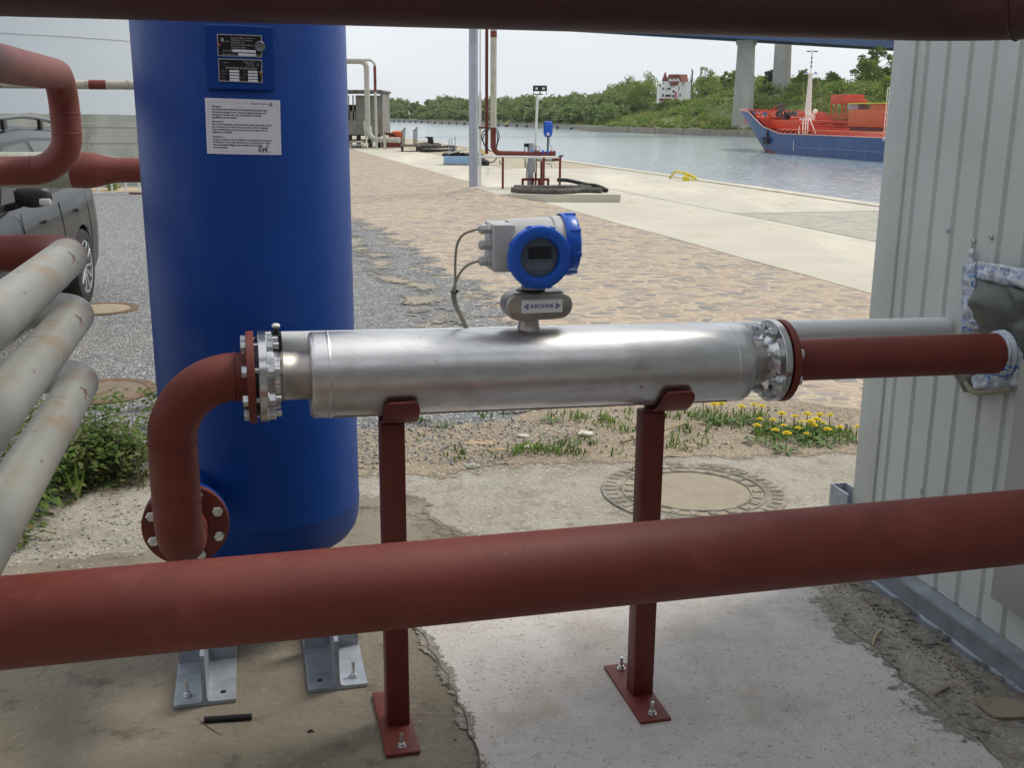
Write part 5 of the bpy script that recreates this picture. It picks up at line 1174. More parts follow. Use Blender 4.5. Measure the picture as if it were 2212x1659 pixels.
b.add(rw0 + rw1, [[i, i + 1, 14 + i, 13 + i] for i in range(12)]); b.add([rw0[0], rw1[0], rw1[0] + Q * 2.1, L0[1], L0[0]], [[0, 1, 4], [1, 2, 3, 4]])
tag(b.build('cobble_ramp', COBBLE), kind='structure')
stand = thing('pipe_stand', 'small stand of rusty red legs under a white pipe, on the concrete plinth', 'stand', tuple(Pp(1140, 418)))
sx0 = Pp(1035, 338.5, -.12); sx1 = Pp(1209, 338.5, -.12); sx1.z = sx0.z = (sx0.z + sx1.z) / 2
MB().tube([sx0, sx1], .024, 16).build('white_rail', WHITE, stand); MB().tube([sx1 + Vector((0, -.06, .02)), sx1 + Vector((.06, .25, .02))], .022, 10).build('cross_bar', RUB, stand)
for px, dv in ((1086, -.12), (1174, -.12), (1209, .0), (1157, .75), (1169, .8)):
    a_ = Pp(px, 400, dv); MB().box(Vector((a_.x, a_.y, (.15 + sx0.z) / 2)), (.045, .045, sx0.z - .15), bev=.003).build('leg', RED, stand)
MB().bar(Vector((Pp(1193, 343, 0).x, Pp(1193, 343).y, sx0.z - .05)), Vector((Pp(1211, 343, 0).x, Pp(1211, 343).y, sx0.z - .05)), .05, .05).build('top_bracket', RED, stand)
a_ = Pp(1158, 341, .5); MB().box(a_ + Vector((.2, 0, -.03)), (.35, .5, .05)).build('shelf', CLADD, stand)
a_ = Pp(1080, 346, -.1); MB().tube([a_, a_ - Z * .07, a_ - Z * .07 + Vector((.06, 0, 0)), a_ + Vector((.06, 0, 0))], .010, 8).build('drain_bracket', RED, stand)
MB().tube([Pp(1180, 353, .6), Pp(1190, 353, .6), Pp(1191, 362, .6)], .010, 8).build('drain_pipe', GALV, stand)
# low frame
lf = thing('steel_trestle', 'low dark red steel frame crouching under the pipe stand', 'frame', tuple(Pp(1155, 400, .2)))
for px in (1129, 1151, 1164, 1184):
    a_ = Pp(px, 396, .3); MB().box(Vector((a_.x, a_.y, .21)), (.05, .05, .22)).build('leg', REDP, lf)
MB().bar(Pp(1127, 387, .3), Pp(1186, 387, .3), .05, .05).build('top_bar', REDP, lf)
# pump motor and fittings
pump = thing('pump_unit', 'blue electric motor on a black stem above red pump fittings', 'pump', tuple(Pp(1184, 330)))
mc_ = Pp(1184, 278); mz0, mz1 = Pp(1184, 295).z, Pp(1184, 261).z
b = MB().lathe(Vector((mc_.x, mc_.y, mz0)), Z, [(0, .05), (.02, .075), (.05, .082), (mz1 - mz0 - .03, .082), (mz1 - mz0 - .01, .07), (mz1 - mz0, .04)], 24)
for i in range(16): a_ = i * math.pi / 8; b.box(Vector((mc_.x + .084 * math.cos(a_), mc_.y + .084 * math.sin(a_), (mz0 + mz1) / 2 + .02)), (.008, .004, .2), (Vector((math.cos(a_), math.sin(a_), 0)), Vector((-math.sin(a_), math.cos(a_), 0)), Z))
b.build('motor', BLUEC, pump); MB().box(Vector((mc_.x, mc_.y - .085, mz0 + .055)), (.045, .01, .05)).build('rating_plate', WHITE, pump)
MB().cyl(Vector((mc_.x, mc_.y, mz0)), Vector((mc_.x, mc_.y, Pp(1184, 326).z)), .018, 12).build('stem', BLACK, pump)
zb_ = Pp(1184, 328).z
for i, (px, r_, m_) in enumerate(((1150, .05, BLUEC), (1157, .055, RED), (1163, .04, RED), (1172, .06, BLUEC), (1182, .065, BLUEC), (1190, .05, RED), (1197, .045, RED))):
    a_ = Pp(px, 328); MB().lathe(Vector((a_.x - .012, a_.y, zb_ - .005)), (1, 0, 0), [(0, r_), (.02, r_), (.022, r_ * .6), (.045, r_ * .6)], 18).build('fitting', m_, pump)
a_ = Pp(1162, 320); MB().ring(a_, (0, 1, .2), .038, .006, 20).build('hand_wheel', REDP, pump)
MB().tube(crom([Pp(1189, 290, .05), Pp(1187, 305, .05), Pp(1193, 322, .05)], 5), .008, 6).build('conduit', GALV, pump)
# control post and lamp
cpst = thing('control_post', 'grey sheet metal cabinet post with black cables at the pipe stand', 'cabinet', tuple(Pp(1146, 390, .5)))
a_ = Pp(1146, 350, .5); MB().box(Vector((a_.x, a_.y, (.15 + Pp(1146, 308, .5).z) / 2)), (.125, .12, Pp(1146, 308, .5).z - .15), bev=.01).build('cabinet', GALVL, cpst)
MB().box(Pp(1137, 313, .45), (.10, .10, .07), bev=.02).build('hood', RUB, cpst)
for pts in (((1136, 309), (1133, 325), (1134, 345), (1136, 360)), ((1143, 310), (1140, 320), (1144, 332)), ((1136, 350), (1138, 362), (1137, 385))): MB().tube(crom([Pp(x, y, .4) for x, y in pts], 5), .010, 6).build('cable', RUB, cpst)
MB().box(Pp(1136, 357, .4), (.07, .06, .09), bev=.01).build('junction_box', CREAMC, cpst)
lamp = thing('lamp_post', 'slightly leaning white lamp pole with black floodlights near the pump', 'lamp', tuple(Pp(1157, 310, .5)))
MB().tube([Pp(1155, 372, .55), Pp(1157, 308, .55), Pp(1161, 203, .55)], .026, 14).build('pole', WHITE, lamp)
l0, l1 = Pp(1161, 203, .55), Pp(1161, 198, .55)
MB().bar(Pp(1152, 203, .55), Pp(1173, 203, .55), .02, .02).build('cross_arm', BLACK, lamp)
for px, rz_ in ((1159, .3), (1174, -.25)):
    a_ = Pp(px, 190, .5); e = (Vector((math.cos(rz_), math.sin(rz_), 0)), Vector((-math.sin(rz_), math.cos(rz_), 0)), Z)
    fl = MB().box(a_, (.13, .09, .11), e, .008).build('floodlight', BLACK, lamp); MB().box(a_ + Vector((0, -.05, -.005)), (.05, .008, .04), e).build('lamp_glass', WHITE, fl)
    for s in (-1, 1): MB().bar(a_ + e[0] * s * .062, a_ + e[0] * s * .062 - Z * .12, .008, .012).build('bracket', BLACK, fl)
# hoses on the plinth
def hose(pts, r, label, z0=.15, mat=RUB):
    P = [G(x, y, z) for x, y, z in pts]; return tag(MB().tube(crom(P, 7), r, 12).build('hose', mat), label, 'hose')
hose([(1205, 388, .36), (1225, 389, .36), (1245, 393, .32), (1270, 399, .27), (1300, 409, .20), (1312, 411.5, .18)], .036, 'thick black rubber hose arching over the right end of the plinth')
hose([(1243, 404, .24), (1262, 399, .27), (1285, 400, .27), (1303, 406, .22), (1311, 411, .19)], .034, 'second black hose curling under the arched one on the plinth')
DRUB = pm('dusty_rubber', (.12, .115, .105), .9, var=.5, vs=10)
hose([(1104, 409, .22), (1150, 412, .2), (1210, 413, .2), (1260, 410, .2), (1300, 411, .2)], .052, 'flattened dusty grey hose bundle lying along the front of the plinth', mat=DRUB)
hose([(1112, 404, .26), (1160, 405, .24), (1220, 404, .25), (1290, 405, .22)], .045, 'dusty grey hose behind the flattened bundle on the plinth', mat=DRUB)
# yellow ladder hoops at the quay edge
YEL = pm('yellow_paint', (.72, .58, .03), .45, var=.1, vs=6)
def hoop(px0, px1, py0, top):
    a_ = G(px0, py0); b_2 = G(px1, py0 + 3); h_ = atY((px0 + px1) / 2, top, (a_.y + b_2.y) / 2).z; return [a_, a_ + Z * h_ * .5 + (b_2 - a_) * .18, a_ + (b_2 - a_) * .35 + Z * h_, a_ + (b_2 - a_) * .8 + Z * h_ * .97, b_2 + Z * h_ * .4, b_2]
ld = thing('quay_ladder_hoops', 'yellow tubular handholds of a ladder at the quay edge', 'handrail', tuple(G(1475, 388)))
l0 = G(1446, 384.5); l1 = G(1482, 391); l2 = G(1503, 390); hz_ = atY(1468, 367, l0.y).z
MB().tube([l0, l0.lerp(l1, .38) + Z * hz_, l0.lerp(l1, .95) + Z * hz_ * .95, l1 + Q * 0 + Vector((.0, 0, 0))], .028, 10).build('hoop', YEL, ld)
MB().tube([l0.lerp(l1, .95) + Z * hz_ * .95, l2 + Z * hz_ * .35, l2], .028, 10).tube([l0.lerp(l1, .7) + Z * hz_ * .96, l1.lerp(l2, .6) + Z * hz_ * .5, l1.lerp(l2, .7)], .024, 10).build('hoop', YEL, ld)
MB().box(l1 + Z * .06, (.16, .12, .12), bev=.01).build('foot', YEL, ld)
# blue weathered float / box
Yb = G(990, 357).y
def Bp(px, py, dv=0): return atY(px, py, Yb + dv)
BB = pm('faded_blue_paint', (.24, .40, .58), .6, var=.15, vs=2); layered(BB, (.10, .05, .035), 4, .58, .64)
bx = thing('blue_float', 'faded blue steel box with rust patches and dark top lying on the quay', 'float', tuple(Bp(1000, 357)))
a0, a1 = Bp(958, 340), Bp(1040, 340); zt, zb_ = Bp(990, 337).z, Bp(990, 354).z
MB().box(Vector(((a0.x + a1.x) / 2, Yb + .35, (zt + zb_) / 2)), (a1.x - a0.x, .7, zt - zb_), bev=.02).build('box', BB, bx)
b = MB(); 
for i in range(7): q_ = a0.lerp(a1, (i + .5) / 7); b.ball((q_.x, Yb + .25 + .1 * (i % 2), zt + .03), .13, 10, (1.2, 1, .55))
b.build('dark_cover', RUB, bx)
for px in (959, 983, 1030): q_ = Bp(px, 350); MB().box(Vector((q_.x, Yb + .05, zb_ / 2 + .01)), (.05, .05, zb_ + .02)).build('leg', GALV, bx)
for px, py in ((970, 300), (976, 297), (983, 294)):
    q_ = Bp(px, py, .4); MB().cyl(Vector((q_.x, q_.y, zt)), q_, .014, 8).build('upright', GALV, bx)
q_ = Bp(988, 326, .4); MB().box(q_, (.62, .5, .05), (Vector((.97, 0, .22)), Vector((0, 1, 0)), Vector((-.22, 0, .97)))).build('tray', CREAMC, bx)
MB().box(Bp(984, 332, .4), (.25, .2, .22)).build('tray_foot', RUB, bx)
q_ = G(1046, 357); fe = thing('rubber_fender', 'black folded rubber fender lying beside the galvanised pole', 'fender', tuple(q_))
MB().bar(Bp(1030, 338, .2), Bp(1054, 352, -.2), .14, .12, .02).bar(Bp(1030, 352, .2), Bp(1054, 353, -.2), .14, .12, .02).build('fender', RUB, fe)
hose([(1040, 343, .3), (1055, 350, .15), (1066, 349, .25), (1072, 342, .45)], .016, 'thin black cable trailing from the fender toward the riser')
tag(MB().tube(crom([Pp(1038, 322, -.1), Pp(1044, 329, -.1), Pp(1050, 333, -.1)], 5), .014, 8).build('yellow_strap', YEL), 'short yellow strap hanging beside the white riser', 'strap')
# hand trolley
Yc_ = G(885, 327).y
def Tp(px, py, dv=0): return atY(px, py, Yc_ + dv)
tr = thing('stake_trolley', 'small four-wheeled trolley with tall barred ends left of the hose heap', 'trolley', tuple(G(885, 327)))
zb1 = Tp(885, 314).z; MB().box(Vector((Tp(885, 314).x, Yc_ + .3, zb1)), (Tp(904, 314).x - Tp(866, 314).x, 1.3, .07), bev=.005).build('bed', pm('trolley_wood', (.15, .12, .09), .9), tr)
for px, tp_ in ((868, 276), (901, 275)):
    e_ = MB(); 
    for j in range(4):
        q_ = Tp(px, tp_, -.3 + j * .35); q_.z = Tp(px, tp_).z + (.0 if j % 3 else .03); e_.tube([Vector((q_.x + (.10 if px < 880 else -.02) - j * .05, q_.y, zb1)), Vector((q_.x + (.14 if px < 880 else .0) - j * .05, q_.y, q_.z - j * .04))], .018, 6)
    q_ = Tp(px, tp_); e_.tube([Vector((q_.x + .14 if px < 880 else q_.x, q_.y - .3, q_.z)), Vector((q_.x - .03 if px < 880 else q_.x - .15, q_.y + .75, q_.z - .12))], .02, 6)
    e_.build('barred_end', pm('dark_steel', (.10, .09, .08), .7, .3) if px < 880 else bpy.data.materials['dark_steel'], tr)
for px in (869, 901):
    for dv in (-.2, .8):
        q_ = Tp(px, 325, dv); MB().lathe(Vector((q_.x - .04, Yc_ + dv, .13)), (1, 0, 0), [(0, .12), (.02, .13), (.06, .13), (.08, .12)], 20).build('wheel', RUB, tr)
# hose heap
Yh = G(940, 322).y
hp = thing('hose_heap', 'heap of black rubber hose with an upright black block on the quay', 'hose heap', tuple(G(940, 322)))
b = MB()
for j, (dx, r_) in enumerate(((0, .055), (.06, .05))):
    P = [G(x, y, .06 + .05 * j) for x, y in ((905, 319), (915, 325 - j * 2), (945, 325 - j), (975, 322), (984, 317), (965, 316), (940, 317), (918, 314), (907, 316))]; b.tube(crom(P, 5), r_, 8)
b.build('hose', RUB, hp)
q_ = atY(927, 303, Yh + 1); MB().prism([atY(x, y, Yh + 1) for x, y in ((919, 295), (919, 297), (924, 298), (923, 312), (937, 313), (934, 295))], (0, .35, 0)).build('block', RUB, hp)
b = MB()
for i in range(9): q_ = G(908 + i * 4.5, 317 + 2 * math.sin(i * 2.0), .08); b.ball(q_ + Z * .08, .16, 10, (1.3, 1, .7))
b.build('folded_canvas', DRUB, hp)
# shack with pipes at the quay end
Ys = G(770, 319).y
def Sp(px, py, dv=0): return atY(px, py, Ys + dv)
hut = thing('quay_hut', 'old grey shed on short stilts with open windows behind white pipes', 'shed', tuple(Sp(780, 318)))
HUTM = pm('weathered_hut', (.27, .26, .235), .85, var=.3, vs=1.2, bump=.2, bs=8); layered(HUTM, (.13, .12, .10), 1.5, .5, .75, stretch=(2, 2, .5))
z0, z1, zm = Sp(780, 293).z, Sp(780, 200).z, Sp(780, 258).z
def pan(x0, x1, ya, yb, mat, nm, dv=0, th=.08):
    a_, b_2 = Sp(x0, ya, dv), Sp(x1, yb, dv); return MB().box(Vector(((a_.x + b_2.x) / 2, Ys + dv, (a_.z + b_2.z) / 2)), (abs(b_2.x - a_.x), th, abs(a_.z - b_2.z))).build(nm, mat, hut, smooth=False)
pan(700, 823.5, 258, 293, HUTM, 'lower_wall'); pan(700, 746, 205, 258, HUTM, 'wall'); pan(752, 755.5, 205, 258, HUTM, 'window_post'); pan(761, 765, 205, 258, HUTM, 'window_post'); pan(768, 823.5, 205, 258, HUTM, 'wall'); pan(746, 768, 240, 258, HUTM, 'wall', 0)
b = MB(); A_, B_ = Sp(823.5, 200), Sp(823.5, 293); b.box(Vector((A_.x, Ys + 1.5, (A_.z + B_.z) / 2)), (.08, 3, A_.z - B_.z)); A_ = Sp(700, 200); b.box(Vector((A_.x, Ys + 1.5, (A_.z + B_.z) / 2)), (.08, 3, A_.z - B_.z)); b.build('side_wall', HUTM, hut, smooth=False)
pan(700, 823, 225, 293, HUTM, 'back_wall', 3)
pan(700, 826, 194.5, 199, pm('hut_roof', (.20, .19, .17), .9, var=.3, vs=3), 'roof', 1.3, 3.6)
b = MB()
for i in range(40): q_ = Sp(702 + i * 3.1, 196, -.55); b.cyl(q_, q_ + Vector((0, 3.7, .0)), .06, 8)
b.build('roof_ridges', bpy.data.materials['hut_roof'], hut)
pan(705, 822, 290, 293, RUB, 'dark_sill', -.06, .1)
STL = pm('stilt_dark', (.05, .05, .045), .9)
for px in (756, 775, 800, 818):
    q_ = Sp(px, 300, .3); MB().box(Vector((q_.x, q_.y, z0 / 2)), (.18, .18, z0)).build('stilt', STL, hut, smooth=False)
pan(740, 800, 300, 308, pm('hut_underfloor', (.20, .19, .15), .9), 'underfloor', .6, .6)
b = MB(); a0 = Sp(787, 262, -.8); a1 = Sp(793, 319, -1.6); b.tube([a0, a1], .05, 6); b.tube([a0 + Vector((.25, .2, -.2)), a1 + Vector((.25, .2, 0))], .04, 6)
tag(b.build('leaning_ladder', CREAMC), 'thin pale ladder leaning on the grey shed', 'ladder')
tag(MB().tube([Sp(757, 318, -1), Sp(757, 306, -1), Sp(785, 306, -1), Sp(785, 318, -1)], .05, 8).tube([Sp(757, 313, -1), Sp(785, 313, -1)], .035, 8).build('white_trestle', CREAMC), 'small white trestle in front of the shed stilts', 'trestle')
wp_ = thing('shed_pipeline', 'thick cream pipe dropping in front of the shed and running right along the quay', 'pipe', tuple(Sp(795, 300, -1.2)))
ztop = Sp(795, 131.5, -1.2).z; dn_ = Sp(795, 290, -1.2); zh = Sp(820, 301, -1.2).z; R_ = .28
pth = [Vector((Sp(700, 131, -1.2).x, dn_.y, ztop)), Vector((dn_.x - R_, dn_.y, ztop))] + arc(Vector((dn_.x - R_, dn_.y, ztop - R_)), rad(90), rad(0), (1, 0, 0), Z, R_, 8)[1:] + [Vector((dn_.x, dn_.y, zh + .45))] + arc(Vector((dn_.x + .45, dn_.y, zh + .45)), rad(180), rad(270), (1, 0, 0), Z, .45, 8)[1:] + [Vector((Sp(866, 301, -1.2).x, dn_.y - .5, zh))]
MB().tube(pth, .118, 20).build('pipe', CREAMC, wp_)
tp_ = thing('drop_pipe', 'slim white pipe with red upper half running over and down before the shed', 'pipe', tuple(Sp(813, 300, -1.6)))
d2 = Sp(813, 300, -1.6); zt2 = Sp(813, 129, -1.6).z
MB().tube([Vector((Sp(700, 129, -1.6).x, d2.y, zt2)), Vector((d2.x - .25, d2.y, zt2))] + arc(Vector((d2.x - .25, d2.y, zt2 - .25)), rad(90), rad(0), (1, 0, 0), Z, .25, 8)[1:] + [Vector((d2.x, d2.y, 0))], .06, 12).build('pipe', CREAMC, tp_)
MB().tube([Vector((d2.x, d2.y, zt2 - .25)), Vector((d2.x, d2.y, Sp(813, 197, -1.6).z))], .064, 12).build('red_section', RED, tp_)
q_ = Sp(831, 300, -1.7); tag(MB().cyl(Vector((q_.x, q_.y, 0)), Vector((q_.x, q_.y, Sp(831, 289, -1.7).z)), .06, 10).build('bollard', CREAMC), 'short white post under the cream pipeline', 'post')
ORG = pm('orange_tarpaulin', (.75, .13, .04), .7, var=.2, vs=4)
b = MB()
for i in range(6): q_ = Sp(850 + i * 2.6, 293 - 1.5 * (i % 2), 1); b.ball(q_, .16, 8, (1, 1, 1.3))
tag(b.build('orange_tarpaulin', ORG), 'crumpled orange sheet heaped behind the cream pipeline', 'tarpaulin')
b = MB(); b.bar(Sp(828, 288, .6), Sp(850, 290, .6), .12, .12).bar(Sp(850, 290, .6), Sp(858, 300, .6), .12, .12).bar(Sp(830, 289, .6), Sp(828, 302, .6), .08, .08).bar(Sp(842, 290, .6), Sp(842, 303, .6), .08, .08).box(Sp(846, 309, .2), (.9, .5, .35))
tag(b.build('rusty_frame', REDP, smooth=False), 'rusty dark red frame standing between shed and orange sheet', 'frame')
# fender piles along the far waterline
DPL = pm('dark_pile', (.03, .03, .032), .9)
pa_ = bankat(835)[0]; n_ = 0; first = None
for i in range(24):
    px = 829 + 9.2 * i + .30 * i * i
    if px > 1215: break
    q_, _b = bankpt(px, -5)
    if first is None:
        first = tag(MB().tube([(0, 0, -1.5), (0, 0, .9), (0, 0, 1.25)], [.55, .55, .3], 10).build('mooring_pile', DPL), 'dark mooring pile in the long row below the far wood', 'pile', 'row of dark piles along the far waterline'); first.location = (q_.x, q_.y, WZ)
    else:
        o = first.copy(); COL.objects.link(o); o.location = (q_.x, q_.y, WZ)
p, nn = bankat(1094); q_ = atY(1094.5, 272, p.y - 30); q_.z = WZ; bu = thing('channel_marker', 'small dark buoy with pale yellow top floating before the far wood', 'buoy', tuple(q_))
MB().tube([q_ - Z * .5, q_ + Z * .9, q_ + Z * 1.0], [.75, .75, .3], 12).build('float', DPL, bu); MB().tube([q_ + Z * 1.0, q_ + Z * 2.2], [.42, .3], 10).build('topmark', YEL, bu)
# ================================================================== SHIP
SA = rad(14); SD = Vector((-math.sin(SA), math.cos(SA), 0)); SR = Vector((math.cos(SA), math.sin(SA), 0))
HB = 7.6; side0 = G(1911, 349.6, WZ); sb0 = side0.dot(SR) + HB
r = ray(1676, 320); k_ = r.x / r.y
aS = (sb0 * SR.x - k_ * sb0 * SR.y) / (k_ * SD.y - SD.x)          # stem position at the waterline
def sh(a, b_, z): return SR * (sb0 + b_) + SD * a + Z * (WZ + z)  # a along the keel, b to starboard, z above water
r = ray(1608, 236); ptop = onplane(1616, 236, SR * sb0, SR); aT_ = ptop.dot(SD); HT_ = ptop.z - WZ
def splane(px, py, b_): p = onplane(px, py, SR * (sb0 + b_), SR); return p.dot(SD), p.z - WZ
a_dk, h_dk = splane(1663, 285, -HB); a_e, h_e = splane(1915, 300, -HB)
a_f = splane(1628, 250, -HB * .8)[0]; rake = (aT_ - aS) / HT_
print('ship', aS, aT_, HT_, a_dk, h_dk, a_e, h_e, a_f)
ship = thing('tanker_ship', 'tanker with blue hull and orange red deck passing on the canal', 'ship', tuple(sh(aS - 30, 0, 0)))
HULL = pm('hull_blue', (.010, .058, .21), .42, var=.2, vs=.6); layered(HULL, (.03, .09, .21), .5, .5, .7, stretch=(1, 1, .3)); layered(HULL, (.16, .07, .04), 1.1, .66, .74, stretch=(1, 1, .25)); BOOT = pm('boot_topping', (.24, .055, .04), .6, var=.3, vs=1.5); BOW = HULL
ORD = pm('deck_orange_red', (.62, .075, .028), .55, var=.22, vs=1.2); ORD2 = pm('deck_orange', (.62, .12, .035), .55, var=.25, vs=1.5); layered(ORD2, (.35, .16, .08), 2.5, .58, .72)
SW = pm('ship_white', (.78, .76, .68), .5); SG = pm('rail_pale', (.55, .30, .26), .5); HG = pm('bow_grey_blue', (.26, .33, .42), .45, var=.15, vs=.8)
a_st = aS - 95
HD = (h_dk + h_e) / 2
def topz(a):      # sheer line of the side
    t = (a - (a_dk)) / max(1, (a_f - a_dk)); t = min(1, max(0, t)); base = HD + (h_e - HD) * 0
    return base + (HT_ - .35 - base) * t + max(0, (a - a_f) / (aT_ - a_f)) * .35
def hb(a, z):
    st = aS + rake * z; L_ = 17 + .3 * z; t = max(0, min(1, (st - a) / L_)); return HB * (1 - (1 - t) ** 2.1) ** .8
zl = [-.8, 0, .45, 1.0, 1.8, 2.6, 3.4, 4.4, 5.4, 6.4, 99]
avs = [0, .01, .03, .06, .10, .15, .21, .28, .36, .45, .55, .66, .8, 1.0]
for s in (-1, 1):
    b = MB(); vs = []
    cols = len(zl); L1 = 26
    rows = [('n', t) for t in avs] + [('f', x) for x in (34, 45, 60, 80, 95)]
    for kind, t in rows:
        for z_ in zl:
            # position measured back from the stem at this height
            zz_ = z_
            aa = None
            for _ in range(4):
                st = aS + rake * min(max(zz_, 0), HT_); aa = st - (t * L1 if kind == 'n' else t); zz_ = min(z_, topz(aa))
            vs.append(sh(aa, s * hb(aa, max(zz_, 0)), zz_))
    k = cols
    b.v = [tuple(v) for v in vs]
    for i in range(len(rows) - 1):
        for j in range(k - 1):
            b.f.append([i * k + j, (i + 1) * k + j, (i + 1) * k + j + 1, i * k + j + 1]); b.mi.append(1 if (j < 2 and i < 10) else (2 if (i < 6 and j > 3) else 0))
    b.build('hull', [HULL, BOOT, HULL], ship, ang=60, fix=False)
    P = []
    for i in range(len(rows)): P.append(Vector(vs[i * k + k - 1]))
    MB().tube(P, .09, 6).build('bulwark_rail', SG if s == -1 else ORD, ship)
    # inner bulwark, seen orange
    b = MB(); vv = []
    for p in P:
        bb_ = p.dot(SR) - sb0; q_ = p - SR * (bb_ * .06 + s * min(.12, abs(bb_) * .5)) - SD * .25; vv += [q_, q_ - SR * bb_ * .20 - Z * 2.4]
    b.add(vv, [[2 * i, 2 * i + 1, 2 * i + 3, 2 * i + 2] for i in range(len(P) - 1)]); b.build('bulwark', ORD, ship, fix=False)
b = MB(); n1_ = 24
vs = []
for i in range(n1_ + 1):
    a = aT_ - 2.2 - (aT_ - 2.2 - a_f + 3) * i / n1_; z_ = topz(a) - .95; w_ = max(.02, hb(a, z_ - .5) * .92 - .25); vs += [sh(a, -w_, z_), sh(a, w_, z_)]
b.add(vs, [[2 * i, 2 * i + 1, 2 * i + 3, 2 * i + 2] for i in range(n1_)])
aF = a_f - 3; zF = topz(a_f) - .95
wt_, wl_ = hb(aF, zF) * .94, hb(aF, HD - .4) * .94
b.add([sh(aF, -wt_, zF), sh(aF, wt_, zF), sh(aF, wl_, HD - .4), sh(aF, -wl_, HD - .4)], [[0, 1, 2, 3]])
b.build('forecastle_deck', ORD, ship, smooth=False)
b = MB(); vs = []
for i in range(15):
    a = aF + 1 - (aF + 1 - a_st) * (i / 14) ** 2; w_ = max(.1, hb(a, HD - .35) - .15); vs += [sh(a, -w_, HD - .35), sh(a, w_, HD - .35)]
b.add(vs, [[2 * i, 2 * i + 1, 2 * i + 3, 2 * i + 2] for i in range(14)])
b.build('main_deck', ORD, ship, smooth=False)
b = MB(); b.add([sh(a_st, -HB, -.8), sh(a_st, HB, -.8), sh(a_st, HB, HD), sh(a_st, -HB, HD)], [[0, 1, 2, 3]]); b.build('transom', HULL, ship, smooth=False)
# forecastle break house (port side visible)
def sbox(pxa, pya, pxb, pyb, b0, b1, mat, nm, par=None, bev=.03):
    a0, z0_ = splane(pxa, pya, b0); a1, z1_ = splane(pxb, pyb, b0); return MB().box(sh((a0 + a1) / 2, (b0 + b1) / 2, (z0_ + z1_) / 2), (abs(a1 - a0), abs(b1 - b0), abs(z1_ - z0_)), (SD, SR, Z), bev).build(nm, mat, par or ship)
sbox(1664, 258, 1722, 279, -4.6, 4.6, ORD, 'forecastle_house')
rs0 = random.Random(9)
for i in range(16):
    px = rs0.uniform(1634, 1722); py = rs0.uniform(244, 255); a_, z_ = splane(px, py, -3.0 + rs0.uniform(-1.5, 2)); 
    m_ = [ORD2, RUB, ORD, pm('winch_grey', (.10, .09, .09), .7) if i == 0 else bpy.data.materials['winch_grey']][rs0.randrange(4) if i else 3]
    p_ = sh(a_, -3.0, z_)
    if i % 3: MB().lathe(p_, SR, [(0, .5), (.15, .5), (.16, .25), (.8, .25), (.81, .5), (.95, .5)], 14).build('winch_drum', m_, ship)
    else: MB().box(p_, (1.1, .9, .8), (SD, SR, Z), .05).build('deck_machinery', m_, ship)
a_, z_ = splane(1676, 242, -3); MB().tube([sh(*((splane(1658, 248, -3)[0], -3, splane(1658, 248, -3)[1]))), sh(splane(1677, 229, -3)[0], -3, splane(1677, 229, -3)[1])], .12, 6).build('davit', ORD, ship)
for py in (226, 236): a_, z_ = splane(1688, py, -2); MB().box(sh(a_, -2, z_), (1.8, .5, .55), (SD, SR, Z), .03).build('lifting_block', bpy.data.materials['winch_grey'], ship)
q_ = splane(1688, 238, -2); MB().tube([sh(q_[0], -2, zF), sh(q_[0], -2, q_[1] + 1)], .1, 8).build('fore_post', ORD, ship)
# anchor
a_, z_ = splane(1643.7, 303, -5.2); p_ = sh(a_, -5.3, z_)
# anchor hangs on the near bow surface
for t in range(60):
    pass
aa_ = aS + rake * z_ - 5; 
ap = sh(aa_, -hb(aa_, z_) - .35, z_)
r = ray(1655, 304); best = None
for i in range(400):
    aa_ = aS + rake * 2.2 - i * .05; p_ = sh(aa_, -hb(aa_, 2.2) - .3, 2.2); d_ = abs(p_.x / p_.y - r.x / r.y)
    if best is None or d_ < best[0]: best = (d_, p_)
ap = best[1]
MB().tube([ap + Z * 1.6 + SR * .2, ap - Z * .2], .16, 8).box(ap - Z * .5, (1.5, .35, .55), (SD, SR, Z), .08).bar(ap - Z * .5 - SD * .7, ap + Z * .35 - SD * 1.0, .3, .25).bar(ap - Z * .5 + SD * .7, ap + Z * .35 + SD * 1.0, .3, .25).build('anchor', RUB, ship)
# white mast
mB = splane(1744.5, 250, 0); ma_ = mB[0]
def mz(py): return splane(1745.5, py, 0)[1]
MB().tube([sh(ma_, 0, mz(254)), sh(ma_, 0, mz(235)), sh(ma_, 0, mz(161))], [.56, .52, .30], 16).build('mast', SW, ship)
MB().tube([sh(ma_, 0, mz(162)), sh(ma_, 0, mz(106))], .11, 8).build('topmast', SW, ship)
for py in (125, 134, 143): MB().cyl(sh(ma_, 0, mz(py + 2.5)), sh(ma_, 0, mz(py - 2)), .125, 8).build('mast_marking', RUB, ship)
hw_ = .75
MB().box(sh(ma_, 0, mz(159)), (.9, 2.2, .12), (SD, SR, Z)).build('crosstree', SW, ship)
for s in (-1, 1):
    MB().box(sh(ma_, s * .62, mz(111)), (.2, .75, .16), (SD, SR, Z)).build('radar_bar', RUB, ship)
    MB().ball(sh(ma_, s * .9, mz(157)), .2, 8).build('lamp', BLUEC, ship)
    MB().ball(sh(ma_, s * 1.35, mz(246 if s < 0 else 240)), .42, 12).build('floodlight', SW, ship)
    MB().tube([sh(ma_, s * 1.25, mz(161)), sh(ma_ - 2, s * 1.9, mz(255))], .025, 5).build('stay_wire', SG, ship)
MB().box(sh(ma_, 0, mz(252)), (1.8, 2.0, 1.1), (SD, SR, Z), .05).build('mast_platform', SW, ship)
b = MB()
for px0, px1 in ((1729, 1725), (1735, 1734), (1741, 1739), (1746, 1744), (1749, 1762)):
    a0, z0_ = splane(px0, 255, -3.8); a1, z1_ = splane(px1, 288, -4.6); b.tube([sh(a0, -3.8, z0_), sh(a1, -4.6, z1_)], .085, 6)
